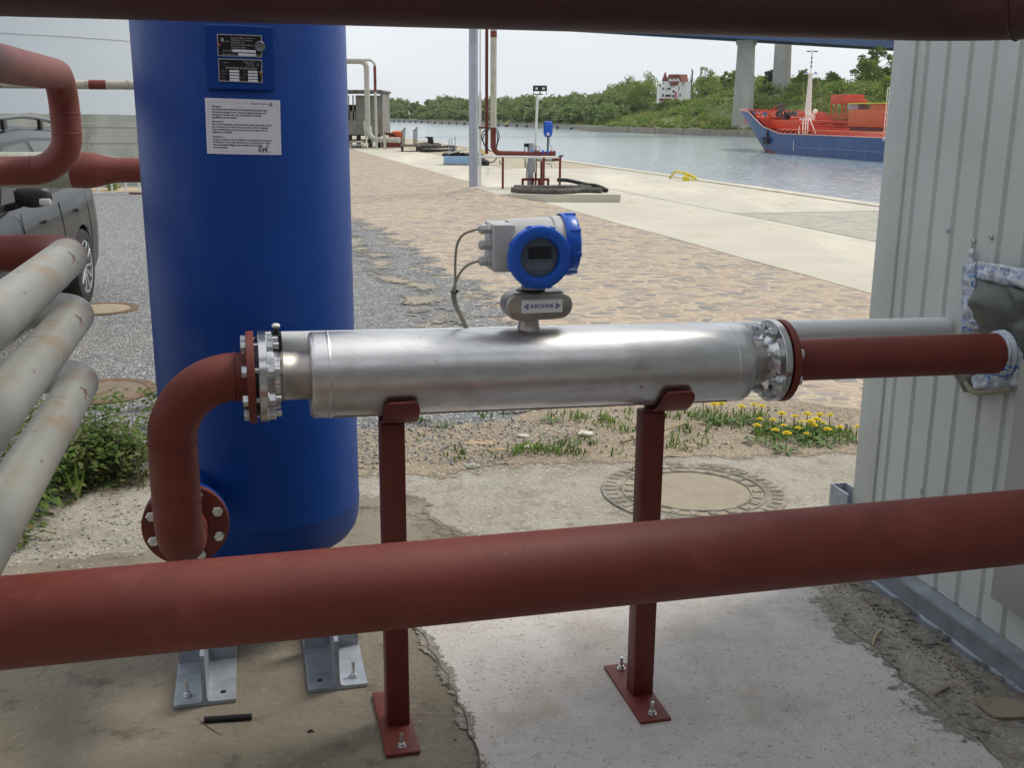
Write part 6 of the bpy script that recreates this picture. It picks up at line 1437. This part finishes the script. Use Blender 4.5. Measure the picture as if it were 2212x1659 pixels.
a0, z0_ = splane(1727, 266, -4.1); a1, z1_ = splane(1746, 266, -4.1); b.tube([sh(a0, -4.1, z0_), sh(a1, -4.1, z1_)], .06, 6); b.build('mast_legs', SW, ship)
# orange deckhouse amidships, platform, pipes
sbox(1834, 236, 1911, 275, -3.9, 1, ORD2, 'deckhouse'); sbox(1836, 273, 1911, 284, -3.6, 1, REDP, 'deckhouse_base'); sbox(1880, 224, 1910, 237, -3.7, -1, ORD2, 'upper_house')
sbox(1832, 221.8, 1911, 223.6, -3.9, -1, pm('yellow_green_awning', (.52, .50, .06), .6), 'awning')
sbox(1795, 204, 1822, 223, -3, .5, ORD, 'crane_cab'); sbox(1822, 214, 1830, 224, -3, .5, ORD, 'crane_cab_rear')
for px in (1797, 1806, 1818, 1826): a0, z0_ = splane(px, 222, -2.8); a1, z1_ = splane(px + (2 if px > 1810 else -2), 246, -2.8); MB().tube([sh(a0, -2.8, z0_), sh(a1, -2.8, z1_)], .12, 6).build('crane_leg', ORD, ship)
sbox(1831, 224, 1852, 236, -3.6, -2, pm('stair_grey', (.36, .30, .33), .7), 'stair_cover')
b = MB()
for py in (246, 250, 254, 261, 264, 270, 276): 
    a0, z0_ = splane(1758, py, -3.4); a1, _z = splane(1836, py + 1.5, -3.4); b.tube([sh(a0, -3.4 + .1 * (py % 3), z0_), sh(a1, -3.4, z0_)], .09, 6)
for i in range(24):
    px = 1760 + i * 3.3; a0, z0_ = splane(px, 244 if i % 2 else 254, -3.2); b.tube([sh(a0, -3.2, HD - .4), sh(a0, -3.2, z0_)], .06, 5)
b.build('pipe_rack', ORD, ship)
for i in range(14):
    px = rs0.uniform(1762, 1832); py = rs0.uniform(262, 276); a0, z0_ = splane(px, py, -2.6); MB().box(sh(a0, -2.4, z0_), (rs0.uniform(.5, 2.2), .8, rs0.uniform(.3, .8)), (SD, SR, Z), .05).build('valve_block', [RUB, ORD, ORD2, bpy.data.materials['winch_grey']][i % 4], ship)
b = MB(); 
for i in range(24):
    px = 1672 + i * 10.4 + (4 if i > 5 else 0); a0, z0_ = splane(px, 290, -6.9)
    b.tube([sh(a0 - .9 * (1 - math.cos(t)), -6.9 + 1.1 * (1 - math.cos(t)), HD - .35 + 1.05 * math.sin(t)) for t in (0, .3, .6, .9, 1.2, 1.5, 1.8)], .07, 6)
b.build('deck_hoops', pm('hoop_pale_orange', (.70, .20, .12), .5), ship)
b = MB(); b.tube([sh(a_e + 1, -5.6, HD - .3), sh(a_dk + 2, -5.6, HD - .3)], .3, 8); b.build('deck_pipe', ORD, ship)
MB().tube([sh(splane(1913, 245, -3)[0], -3, splane(1913, 245, -3)[1]), sh(splane(1918, 252, -3)[0], -3, splane(1918, 252, -3)[1]), sh(splane(1919, 268, -3)[0], -3, splane(1919, 268, -3)[1])], .3, 10).build('ventilator', ORD2, ship)
b = MB(); a0, zA = splane(1922.5, 188, -5); a1, zB = splane(1915, 300, -5)
for d_ in (0, .5): b.tube([sh(a0 + d_, -5, zA), sh(a0 + d_, -5, HD)], .06, 6)
for i in range(9): z_ = HD + (zA - HD) * i / 8; b.tube([sh(a0, -5, z_), sh(a0 + .5, -5, z_)], .04, 5)
b.build('ladder_mast', SW, ship)
# marks on the hull side
def hullside(px, py): p = onplane(px, py, SR * (sb0 - HB - .03), SR); return p
MB().bar(hullside(1714.5, 303), hullside(1714, 325), .22, .05).build('draught_mark', SW, ship, smooth=False)
MB().bar(hullside(1722, 317.5), hullside(1921, 329), .10, .05).build('rubbing_strake', pm('strake_light', (.20, .32, .45), .5), ship, smooth=False)
# aft superstructure (hidden behind the container from here)
for i, (l_, z_) in enumerate(((14, 0), (12, 2.6), (10, 5.2), (8, 7.8))): MB().box(sh(a_st + 11, 0, HD + z_ + 1.2), (l_, 13 - i, 2.55), (SD, SR, Z), .1).build('superstructure', SW, ship)
# ================================================================== BRIDGE
br = thing('high_bridge', 'high road bridge with blue girder and tall concrete piers over the far bank', 'bridge', tuple(bankat(1605)[0]))
PIER = pm('pier_concrete', (.46, .45, .41), .85, col2=(.38, .37, .34), vs=.25, bump=.2, bs=2); layered(PIER, (.32, .32, .29), .15, .5, .75, stretch=(2, 2, .25))
GB = pm('girder_blue', (.035, .09, .26), .5, var=.15, vs=.3)
p1_, n1_ = bankat(1602); D1 = p1_.y + 16
def Br(px, py, D): return atY(px, py, D)
def pier(pxb, pyb, wb_, pxt, pyt, wt, D, cap):
    a_, c_ = Br(pxb, pyb, D), Br(pxt, pyt, D); zb_ = min(a_.z, WZ + 1); wbm, wtm = wb_ * D / 2400, wt * D / 2400
    e1_ = Vector((math.cos(.62), -math.sin(.62), 0)); e2_ = Vector((math.sin(.62), math.cos(.62), 0))
    def rect(p, w_, z_): hx_, hy_ = w_ * .42, w_ * .42; return [Vector((p.x, p.y, z_)) + e1_ * sx * hx_ * 1.25 + e2_ * sy * hy_ * .75 for sx, sy in ((-1, -1), (1, -1), (1, 1), (-1, 1))]
    lv = [(a_, wbm, zb_ - 2), (a_, wbm, a_.z), (a_.lerp(c_, .93), wbm + (wtm - wbm) * .93, a_.z + (c_.z - a_.z) * .93)]
    if cap: lv += [(c_, wtm * 1.22, a_.z + (c_.z - a_.z) * .965), (c_, wtm * 1.22, c_.z)]
    else: lv += [(c_, wtm, c_.z)]
    b = MB(); vs = []
    for p, w_, z_ in lv: vs += rect(p, w_, z_)
    for i in range(len(lv) - 1):
        for j in range(4): b.f.append([4 * i + j, 4 * i + (j + 1) % 4, 4 * i + 4 + (j + 1) % 4, 4 * i + 4 + j]); b.mi.append(0)
    b.v = [tuple(v) for v in vs]; k = 4 * (len(lv) - 1); b.f += [[3, 2, 1, 0], [k, k + 1, k + 2, k + 3]]; b.mi += [0, 0]
    return b.build('pier', PIER, br, smooth=False)
pA_ = pier(1602.5, 277, 38, 1613, 86, 30, D1, True); pB_ = pier(1684, 250, 33, 1692.5, 84, 29, D1 + 26, False)
zt = Br(1613, 87, D1).z
g1 = onplane(1490, 75, (0, 0, zt), Z); g2 = onplane(1930, 102.5, (0, 0, zt), Z); gd = (g2 - g1).normalized()
gn = Vector((-gd.y, gd.x, 0)); A_, B_ = g1 - gd * 260, g2 + gd * 120
MB().box((A_ + B_) / 2 + Z * 1.6 + gn * 1.0, ((B_ - A_).length, 2.0, 3.2), (gd, gn, Z)).box((A_ + B_) / 2 + Z * 1.6 + gn * 10.0, ((B_ - A_).length, 2.0, 3.2), (gd, gn, Z)).build('girder', GB, br, smooth=False)
MB().box((A_ + B_) / 2 + Z * 3.5 + gn * 5.5, ((B_ - A_).length, 14, .5), (gd, gn, Z)).build('road_deck', PIER, br, smooth=False)
MB().tube([Br(1592, 273, D1 - 2), Br(1594, 271, D1 - 2)], .2, 6).build('pier_fitting', RUB, br)
vs, fs = textgeo('GTO', 2.2, 'LEFT', bold=.05); b = MB(); q_ = Br(1603, 273.5, D1 - 3.4); b.add([q_ + Vector((v.x * .62, v.y * .0 + v.x * .0, v.y * .62)) for v in vs], fs); b.build('painted_writing', SW, br, smooth=False, fix=False)
# ================================================================== VILLA
DH = bankpt(1455, 39)[0].y
def Hp(px, py, dv=0): return atY(px, py, DH + dv)
ho = thing('villa', 'white four-storey villa with red roofs and pointed corner turret on the hill', 'house', tuple(Hp(1455, 213)))
VW = pm('villa_render', (.90, .89, .90), .8, var=.06, vs=.5); VR = pm('villa_roof_tiles', (.24, .065, .05), .8, var=.3, vs=1.0); DW = pm('window_dark', (.01, .012, .02), .2)
z1 = 2212 / 200
def hz(zx, zy): return (1408.3 + zx * .0776, 137.4 + zy * .0776)      # zoom -> frame units
def hb_(x0, y0, x1, y1, dv, th, mat, nm, par=None):
    a_, b_2 = Hp(*hz(x0, y0), dv), Hp(*hz(x1, y1), dv); return MB().box(Vector(((a_.x + b_2.x) / 2, DH + dv + th / 2, (a_.z + b_2.z) / 2)), (abs(b_2.x - a_.x), th, abs(b_2.z - a_.z))).build(nm, mat, par or ho, smooth=False)
hb_(430, 470, 800, 1090, 0, 8, VW, 'wall'); hb_(210, 640, 440, 1090, .4, 7, VW, 'wall')
# gable top (clipped)
P = [Hp(*hz(x, y)) for x, y in ((430, 480), (470, 400), (740, 395), (800, 480))]; MB().prism(P, (0, 8, 0)).build('gable', VW, ho, smooth=False)
P = [Hp(*hz(x, y), -.3) for x, y in ((415, 470), (470, 290), (760, 285), (850, 500), (800, 480), (735, 390), (480, 392), (440, 470))]; MB().prism(P, (0, .4, 0)).build('roof_edge', VR, ho, smooth=False)
a0, a1, a2, a3 = Hp(*hz(470, 292), 0), Hp(*hz(750, 286), 0), Hp(*hz(980, 290), 7), Hp(*hz(1020, 500), 6); a4 = Hp(*hz(840, 500), 0); a5 = Hp(*hz(470, 292), 8)
MB().add([a0, a1, a4, a3, a2, a5, Hp(*hz(430, 470), 0), Hp(*hz(430, 470), 8)], [[1, 4, 3, 2], [1, 2, 5, 0], [0, 5, 7, 6], [1, 2, 4], [0, 1, 4, 6]]).build('roof', VR, ho, smooth=False)
hb_(810, 500, 1060, 1090, 3.5, 6, VW, 'wall')
# turret
tc_ = Hp(*hz(352, 700), 1.2); rt_ = (Hp(*hz(440, 700)).x - Hp(*hz(265, 700)).x) / 2
MB().tube([Vector((tc_.x, tc_.y, Hp(*hz(350, 1000)).z)), Vector((tc_.x, tc_.y, Hp(*hz(350, 480)).z))], rt_, 20).build('turret', VW, ho)
MB().lathe(Vector((tc_.x, tc_.y, Hp(*hz(350, 482)).z)), Z, [(0, rt_ * 1.06), (1.6, rt_ * .66), (Hp(*hz(350, 200)).z - Hp(*hz(350, 482)).z, .03)], 12).build('turret_roof', VR, ho)
P = [Hp(*hz(x, y), -1.4) for x, y in ((505, 590), (545, 488), (765, 484), (710, 600))]; MB().prism(P, (0, 1.5, 0)).build('dormer_roof', VR, ho, smooth=False)
hb_(560, 600, 720, 860, -1.2, 1.4, VW, 'bay_wall')
for (x0, y0, x1, y1) in ((548, 400, 578, 442), (645, 400, 675, 442), (462, 490, 512, 528), (440, 662, 518, 718), (738, 640, 760, 730), (375, 850, 520, 912), (770, 825, 802, 900), (400, 670, 412, 715), (300, 650, 332, 725), (290, 825, 325, 910), (300, 505, 340, 550)):
    dv = -.08 if x0 > 360 else -.55
    hb_(x0, y0, x1, y1, dv if x0 < 760 or x0 > 790 else -.1, .1, DW, 'window')
for (x0, y0, x1, y1) in ((575, 612, 596, 650), (618, 612, 640, 650), (580, 725, 630, 800)): hb_(x0, y0, x1, y1, -1.28, .1, DW, 'window')
hb_(580, 870, 610, 930, -.1, .1, DW, 'door'); hb_(640, 770, 690, 970, -1.7, .3, pm('pink_awning', (.55, .20, .22), .7), 'awning')
hb_(215, 960, 540, 1020, -1.5, 2, VR, 'terrace_roof'); hb_(230, 1010, 560, 1050, -1.0, 2, VW, 'terrace_wall')
# ================================================================== PLANTS AND SMALL THINGS NEAR
GRS = leafmat('grass_blades', [(.06, .10, .02), (.11, .19, .03), (.20, .30, .05)], 2.5)
def blades(spots, h, wd, seed, lean=.5):
    r = np.random.default_rng(seed); V_ = []; T_ = []
    for (x, y, z, rad_, n_) in spots:
        for _ in range(n_):
            a = r.random() * 6.283; q = rad_ * math.sqrt(r.random()); b0 = np.array([x + q * math.cos(a), y + q * math.sin(a), z]); hh = h * (.45 + r.random() * .8); a2 = r.random() * 6.283
            d = np.array([math.cos(a2), math.sin(a2), 0]) * hh * lean * r.random(); w_ = np.array([-math.sin(a2), math.cos(a2), 0]) * wd * .5; t = b0 + d + np.array([0, 0, hh]); m_ = b0 + d * .35 + np.array([0, 0, hh * .6])
            V_ += [b0 - w_, b0 + w_, m_ + w_ * .9, m_ - w_ * .9, m_ - w_ * .9, m_ + w_ * .9, t + w_ * .12, t - w_ * .12]; T_ += [r.random()] * 8
    return np.array(V_), np.array(T_)
spots = []
rg_ = random.Random(21)
for (px, py, rd, n_) in ((1150, 975, .22, 260), (1210, 985, .20, 260), (1240, 960, .16, 160), (1060, 905, .08, 60), (1230, 905, .18, 150), (1300, 912, .22, 170), (1340, 930, .20, 120), (1385, 900, .16, 80), (1440, 895, .2, 110), (1480, 940, .25, 130), (1530, 905, .30, 260), (1570, 915, .25, 220), (1610, 905, .22, 220), (1660, 930, .28, 300), (1700, 945, .30, 330), (1745, 940, .28, 320), (1790, 935, .25, 260), (1830, 950, .18, 120), (1450, 965, .16, 80), (1350, 985, .18, 70), (985, 985, .08, 50), (1000, 1000, .06, 30), (900, 910, .08, 70), (960, 925, .07, 50), (1500, 975, .3, 60), (1385, 1022, .05, 30), (1100, 985, .12, 50), (870, 960, .07, 30)):
    for _ in range(5):
        g_ = G(px + rg_.uniform(-30, 30), py + rg_.uniform(-7, 7)); spots.append((g_.x, g_.y, .008, rd * .42, n_ // 15))
v, t = blades(spots, .034, .008, 31, 1.5)
og = leafobj('grass_tufts', v, t, GRS, origin=tuple(G(1500, 940))); tag(og, 'sparse short grass and weeds growing in the sandy strip', 'grass', kind='stuff')
# dandelions
DY = pm('dandelion_yellow', (.95, .74, .015), .7, var=.15, vs=60); DG = pm('dandelion_leaf', (.09, .16, .03), .7, var=.3, vs=20)
def dandelion(p, sc=1.0, tilt=(0, 0)):
    root = thing('dandelion', 'yellow dandelion flowering in the sandy strip left of the container', 'flower', tuple(p), group='dandelions in the sandy strip')
    hd = p + Z * .085 * sc + Vector((tilt[0], tilt[1], 0)); MB().tube(bez(p, p + Z * .04 * sc, hd - Z * .03 * sc, hd, 5), .0022, 6).build('stem', DG, root)
    b = MB(); 
    for ring_, (rr__, n_, zz_) in enumerate(((.023, 18, 0), (.016, 14, .004), (.008, 9, .007))):
        for i in range(n_):
            a_ = 2 * math.pi * i / n_ + ring_; d_ = Vector((math.cos(a_), math.sin(a_), 0)); tn = Vector((-d_.y, d_.x, 0)); w_ = .0036
            b.add([hd + Z * zz_, hd + d_ * rr__ * .6 * sc + tn * w_ + Z * (zz_ + .003), hd + d_ * rr__ * sc + Z * (zz_ + .001), hd + d_ * rr__ * .6 * sc - tn * w_ + Z * (zz_ + .003)], [[0, 1, 2, 3]])
    b.ball(hd + Z * .004, .009 * sc, 8, (1, 1, .7)); b.build('flower_head', DY, root)
    b = MB()
    for i in range(6):
        a_ = i * 1.05 + p.x * 7; d_ = Vector((math.cos(a_), math.sin(a_), 0)); tn = Vector((-d_.y, d_.x, 0)); L_ = .08 * sc; b.add([p, p + d_ * L_ * .5 + tn * .011 + Z * .018, p + d_ * L_ + Z * .008, p + d_ * L_ * .5 - tn * .011 + Z * .018], [[0, 1, 2, 3]])
    b.build('leaf', DG, root); return root
proto = None
dl = [(1518, 889), (1541, 905), (1556, 900), (1600, 905), (1627, 897), (1643, 903), (1640, 925), (1633, 945), (1668, 928), (1686, 925), (1690, 938), (1697, 968), (1713, 915), (1715, 922), (1722, 945), (1741, 925), (1748, 943), (1755, 945), (1760, 938), (1768, 925), (1776, 930), (1785, 955), (1790, 920), (1812, 945), (1849, 945), (1190, 901), (1740, 955), (1672, 955), (1730, 930)]
for i, (x, y) in enumerate(dl):
    g_ = G(x, y + 10, .008)
    if proto is None: proto = dandelion(g_); dd0 = proto
    else: dd0 = copy_tree(proto, loc=tuple(g_), rz=rg_.uniform(0, 6), scale=(rg_.uniform(.75, 1.25),) * 3)
    dd0['label'] = {(1518, 889): 'topmost dandelion by itself, just below the right end of the flow meter', (1697, 968): 'lowest dandelion of the cluster, nearest the concrete slab', (1849, 945): 'dandelion half hidden at the grey container edge', (1190, 901): 'lone dandelion far left of the others, between the two red posts', (1541, 905): 'small dandelion second from the left of the cluster, right of the red post'}.get((x, y), 'yellow dandelion among the crowded blooms left of the container')
# weeds at left
WD = leafmat('weed_leaves', [(.035, .075, .015), (.09, .16, .03), (.21, .30, .06), (.20, .17, .08)], 9)
def broad(spots, seed, lf=.036, h=.3):
    r = np.random.default_rng(seed); V_ = []; T_ = []
    for (x, y, z, rad_, hh, n_) in spots:
        for _ in range(n_):
            a = r.random() * 6.283; q = rad_ * math.sqrt(r.random()); zz_ = z + hh * r.random() ** .8; c = np.array([x + q * math.cos(a), y + q * math.sin(a), zz_]); a2 = r.random() * 6.283
            d = np.array([math.cos(a2), math.sin(a2), r.uniform(-.5, .25)]); d /= np.linalg.norm(d); s = np.array([-math.sin(a2), math.cos(a2), r.uniform(-.3, .3)]); L_ = lf * (.5 + r.random()); w_ = L_ * .26
            V_ += [c, c + d * L_ * .45 + s * w_, c + d * L_ + np.array([0, 0, -L_ * .15]), c + d * L_ * .45 - s * w_]; T_ += [r.random()] * 4
    return np.array(V_), np.array(T_)
sp_ = []
for (px, py, rd, hh, n_) in ((180, 1035, .16, .26, 420), (215, 1040, .14, .24, 400), (250, 1035, .14, .20, 360), (285, 1035, .12, .17, 300), (150, 1060, .14, .22, 380), (120, 1080, .12, .20, 240), (225, 1010, .10, .36, 220), (200, 990, .14, .22, 200), (270, 1000, .14, .16, 180), (300, 950, .08, .12, 60), (320, 885, .06, .12, 60), (322, 920, .06, .1, 50), (60, 960, .14, .20, 180), (20, 1000, .14, .2, 150), (90, 945, .10, .16, 90), (240, 885, .06, .06, 30), (30, 1180, .12, .2, 160), (70, 1130, .10, .16, 140)):
    for _ in range(4): g_ = G(px + rg_.uniform(-14, 14), py + rg_.uniform(-8, 8)); sp_.append((g_.x, g_.y, .01, rd, hh, int(n_ / 3.2)))
v, t = broad(sp_, 41); og = leafobj('weeds', v, t, WD, origin=tuple(G(220, 1030))); tag(og, 'dense green nettles and weeds between the grey pipes and the red elbow', 'weeds', kind='stuff')
b = MB()
for i in range(70):
    g_ = G(rg_.uniform(60, 310), rg_.uniform(985, 1070)); t_ = g_ + Vector((rg_.uniform(-.05, .05), rg_.uniform(-.05, .05), rg_.uniform(.08, .30))); b.tube([g_, (g_ + t_) / 2 + Vector((.008, 0, .01)), t_], [.0025, .002, .001], 5)
tag(b.build('weed_stems', pm('stem_brown_green', (.16, .15, .07), .9)), 'thin brownish stems and dry stalks standing among the nettles', 'stems', kind='stuff')
# one distinct light green plant
g_ = G(166, 1082, .012); lp_t = thing('young_weed', 'single upright pale green plant at the slab edge in front of the nettles', 'plant', tuple(g_)); b = MB()
for i in range(7):
    a_ = i * .9; d_ = Vector((math.cos(a_), math.sin(a_), 0)); tn = Vector((-d_.y, d_.x, 0)); L_ = .12 + .02 * (i % 3); b.add([g_, g_ + d_ * L_ * .18 + tn * .010 + Z * L_ * .5, g_ + d_ * L_ * .38 + Z * L_, g_ + d_ * L_ * .18 - tn * .010 + Z * L_ * .5], [[0, 1, 2, 3]])
b.build('leaves', pm('pale_leaf', (.22, .34, .06), .6), lp_t); MB().tube([g_, g_ + Z * .05], .004, 6).build('stem', DG, lp_t)
g_ = G(95, 1095, .012); lp_t = thing('broad_leaf_weed', 'low plant with wide bright leaves under the lowest grey pipe', 'plant', tuple(g_)); b = MB()
for (x_, y_, s_) in ((110, 1075, .10), (140, 1098, .09), (75, 1090, .09), (120, 1060, .08), (100, 1105, .08)):
    e_ = G(x_, y_, .05); m_ = (g_ + e_) / 2 + Z * .04; d_ = (e_ - g_).normalized(); tn = Vector((-d_.y, d_.x, 0)) * s_ * .28; b.add([g_, m_ + tn, e_, m_ - tn], [[0, 1, 2, 3]])
b.build('leaves', DG, lp_t)
# pebbles, chips and grit: uncountable
def pebbles(n_, area, smin, smax, mats, name, label, seed, zz_=.012, dens=None):
    r = random.Random(seed); b = MB()
    ico = bmesh.new(); bmesh.ops.create_icosphere(ico, subdivisions=1, radius=1); iv = [v.co.copy() for v in ico.verts]; f_ = [[v.index for v in f.verts] for f in ico.faces]; ico.free()
    for _ in range(n_):
        px, py = area(r); p = G(px, py, zz_); s_ = smin + (smax - smin) * r.random() ** 2.5; a_ = r.random() * 6.28; ca, sa_ = math.cos(a_), math.sin(a_); sx_, sy_, sz_ = s_ * r.uniform(.7, 1.3), s_ * r.uniform(.6, 1), s_ * r.uniform(.35, .7)
        b.cur = r.randrange(len(mats)); j = [1 + r.uniform(-.2, .2) for _ in iv]
        b.add([(p.x + ca * v.x * sx_ * k_ - sa_ * v.y * sy_ * k_, p.y + sa_ * v.x * sx_ * k_ + ca * v.y * sy_ * k_, p.z + v.z * sz_ * k_ + sz_ * .35) for v, k_ in zip(iv, j)], f_)
    o = b.build(name, mats, smooth=False, fix=False); tag(o, label, name.replace('_', ' '), kind='stuff'); return o
PG = [pm('pebble_grey', (.22, .23, .24), .9), pm('pebble_light', (.42, .41, .39), .9), pm('pebble_dark', (.09, .09, .095), .9), pm('pebble_tan', (.40, .30, .21), .9)]
pebbles(4200, lambda r: (r.uniform(775, 1250), 905 + 110 * r.random()), .003, .010, PG, 'loose_gravel', 'loose grey gravel chips scattered where gravel turns to sand', 1, .008)
pebbles(900, lambda r: (r.uniform(1250, 1840), 880 + 100 * r.random()), .003, .012, PG[1:], 'loose_grit', 'coarse grit lying on the sandy strip', 2, .008)
pebbles(1500, lambda r: (r.uniform(-40, 330), 1050 + 220 * r.random() ** .8), .002, .008, PG, 'slab_grit', 'fine grit scattered over the left end of the slab', 3, .012)
def along(r):
    t = r.random(); x = 1800 + t * 460; y = 1262 + (x - 1851) * .756; return x - abs(r.gauss(0, 28)) - 2, y + r.uniform(0, 22)
pebbles(1100, along, .0012, .006, [PG[2], PG[0], PG[3]], 'base_grit', 'dark grit gathered along the foot of the container', 4, .012)
pebbles(130, lambda r: (r.uniform(780, 2000), r.uniform(1290, 1659)), .0015, .0045, [PG[2], PG[0]], 'patch_specks', 'small dark stone specks on the pale concrete patch', 5, .016)
pebbles(2200, lambda r: (r.uniform(500, 1040), r.uniform(1040, 1659)), .001, .004, PG, 'slab_specks', 'tiny chips embedded on the old slab around the tank feet', 6, .012)
# single stones and chips
def stone(px, py, s, label, mat, sc=(1.4, 1, .4), z=.008, name='stone'):
    p = G(px, py, z); b = MB(); b.ball(p + Z * s * sc[2] * .6, s, 10, sc)
    b.v = [tuple(Vector(v) + Vector((noise.noise(Vector(v) * 60), noise.noise(Vector(v) * 60 + Vector((5, 0, 0))), noise.noise(Vector(v) * 60 + Vector((0, 9, 0))))) * s * .35) for v in b.v]
    return tag(b.build(name, mat, ang=25), label, 'stone' if name == 'stone' else 'wood chip')
LS = pm('pale_stone', (.62, .58, .52), .8, var=.1, vs=30); GS = pm('green_grey_stone', (.33, .33, .28), .85); TS = pm('wood_chip', (.52, .38, .24), .85, var=.2, vs=40)
stone(1265, 941, .032, 'white angular stone on the sand left of the right meter post', LS); stone(1131, 944, .024, 'small white stone above the grass patch', LS)
stone(1020, 1010, .026, 'flat grey green stone on the slab edge between the posts', GS, (1.6, 1, .4)); stone(1142, 968, .02, 'pale oval pebble just above the grass patch between the posts', LS)
stone(1037, 960, .05, 'long flat wood splinter lying on the gravelly sand', TS, (1.5, .5, .15), name='wood_chip'); stone(1145, 966, .04, 'thin tan wood chip behind the grass patch', TS, (1.5, .5, .12), name='wood_chip'); stone(1075, 973, .035, 'narrow tan chip left of the grass patch', TS, (1.8, .35, .12), name='wood_chip')
q0, q1 = G(1345, 950, .04), G(1480, 918, .05)
tag(MB().tube(crom([G(1340, 957, .012), G(1400, 940, .05), G(1440, 928, .06), G(1480, 915, .012)], 5), .005, 6).build('twig', pm('dry_twig', (.25, .22, .10), .9)), 'thin dry twig slanting over the sand behind the right post', 'twig')
a_, b_2 = G(441, 1556, .016 + .006), G(544, 1549, .022)
b = MB().tube([a_, b_2], .0085, 14); L_ = (b_2 - a_).length
for i in range(int(L_ / .003)): b.ring(a_.lerp(b_2, (i + .5) * .003 / L_), b_2 - a_, .0083, .0011, 14, 4)
tag(b.build('threaded_rod', BLACK), 'short black threaded rod lying on the slab by the left tank foot', 'rod')
tag(MB().tube(crom([G(480, 1590, .014), G(455, 1575, .016), G(425, 1552, .014)], 4), .0016, 6).build('wire', pm('rusty_wire', (.14, .08, .05), .8)), 'thin rusty wire on the slab below the left tank foot', 'wire')
tag(MB().cyl(G(671, 1585, .0125), G(671, 1585, .0135), .010, 16).build('drill_hole', pm('hole_dark', (.05, .03, .02), 1)), 'small dark drill hole in the slab between tank feet and left post', 'hole')
P = [G(*p, .02) for p in ((2100, 1516), (2160, 1508), (2230, 1530), (2240, 1552), (2150, 1550), (2132, 1540))]
cb = MB().prism(P, Z * .006); cb.v = [(x, y, z + .015 * noise.noise(Vector((x * 9, y * 9, 0)))) for x, y, z in cb.v]
tag(cb.build('cardboard_scrap', pm('cardboard', (.33, .27, .20), .9, var=.15, vs=20), smooth=False), 'torn piece of cardboard by the container foot at lower right', 'cardboard')
a_, b_2 = G(1975 - 30, 1500, .02), G(2005 - 10, 1480, .02)
tag(MB().bar(G(2015, 1502, .022), G(2048, 1483, .022), .012, .010, .002).build('wood_stick', pm('grey_wood', (.28, .24, .18), .9, var=.2, vs=50)), 'short wooden stick on the slab near the container foot', 'stick')
tag(MB().tube(crom([G(1884, 1396, .016), G(1893, 1372, .03), G(1905, 1362, .016)], 5), .0035, 6).build('dry_stalk', pm('straw', (.50, .40, .22), .8)), 'curved straw coloured stalk on the slab among grit', 'stalk')
# small dirt drifts on the near slab
DRT = pm('drift_dirt', (.20, .175, .14), .95, var=.4, vs=30, bump=.4, bs=80)
0 and sheet('dirt_drift', jag([G(1830, 1255), G(1900, 1300), G(2060, 1430), G(2230, 1560), G(2260, 1659), G(2150, 1600), G(2060, 1520), G(1990, 1430), G(1930, 1370), G(1850, 1300)], .03, .05, 14), .0185, DRT)
# haze over the canal and far bank

# added blocker, unseen behind the viewer, darkens the near pipework and its reflections
blocker = thing('shade_blocker', 'long dark blocker added unseen behind the viewer to shade the pipework', 'blocker', (0, -4.2, 0))
HM = pm('blocker_cladding', (.22, .21, .20), .8, var=.2, vs=1)
MB().box(Vector((0, 0, 0)) - V * 5.5 + Z * 3.0 - V * 4, (26, 8, 6.0), (U, V, Z)).build('wall', HM, blocker, smooth=False)
MB().box(-V * 5.4 + Z * 6.15 - V * 4, (27, 9, .4), (U, V, Z)).build('roof', HM, blocker, smooth=False)
b = MB()
for i in range(-5, 6): b.box(-V * 5.48 + U * (i * 2.3) + Z * 3.4, (1.3, .05, 1.0), (U, V, Z))
MB().box(-V * 5.47 + U * 1 + Z * 1.5, (2.6, .06, 3), (U, V, Z)).build('blocker_gate', pm('blocker_gate_grey', (.25, .26, .26), .6), blocker, smooth=False)

# air: thin haze over canal and far bank, one closed box around everything
hz_o = MB().box((0, 650, 19.8), (2200, 1900, 50.4)).build('haze', None, smooth=False)
AIR = bpy.data.materials.new('haze_air'); AIR.use_nodes = True; t_ = AIR.node_tree
for n_ in list(t_.nodes): t_.nodes.remove(n_)
o_ = t_.nodes.new('ShaderNodeOutputMaterial'); pv = t_.nodes.new('ShaderNodeVolumePrincipled'); pv.inputs['Color'].default_value = (.86, .92, 1, 1); pv.inputs['Density'].default_value = .00008; pv.inputs['Anisotropy'].default_value = .3
t_.links.new(pv.outputs[0], o_.inputs['Volume']); hz_o.data.materials.clear(); hz_o.data.materials.append(AIR); tag(hz_o, 'thin pale haze in the air over the canal', kind='stuff')
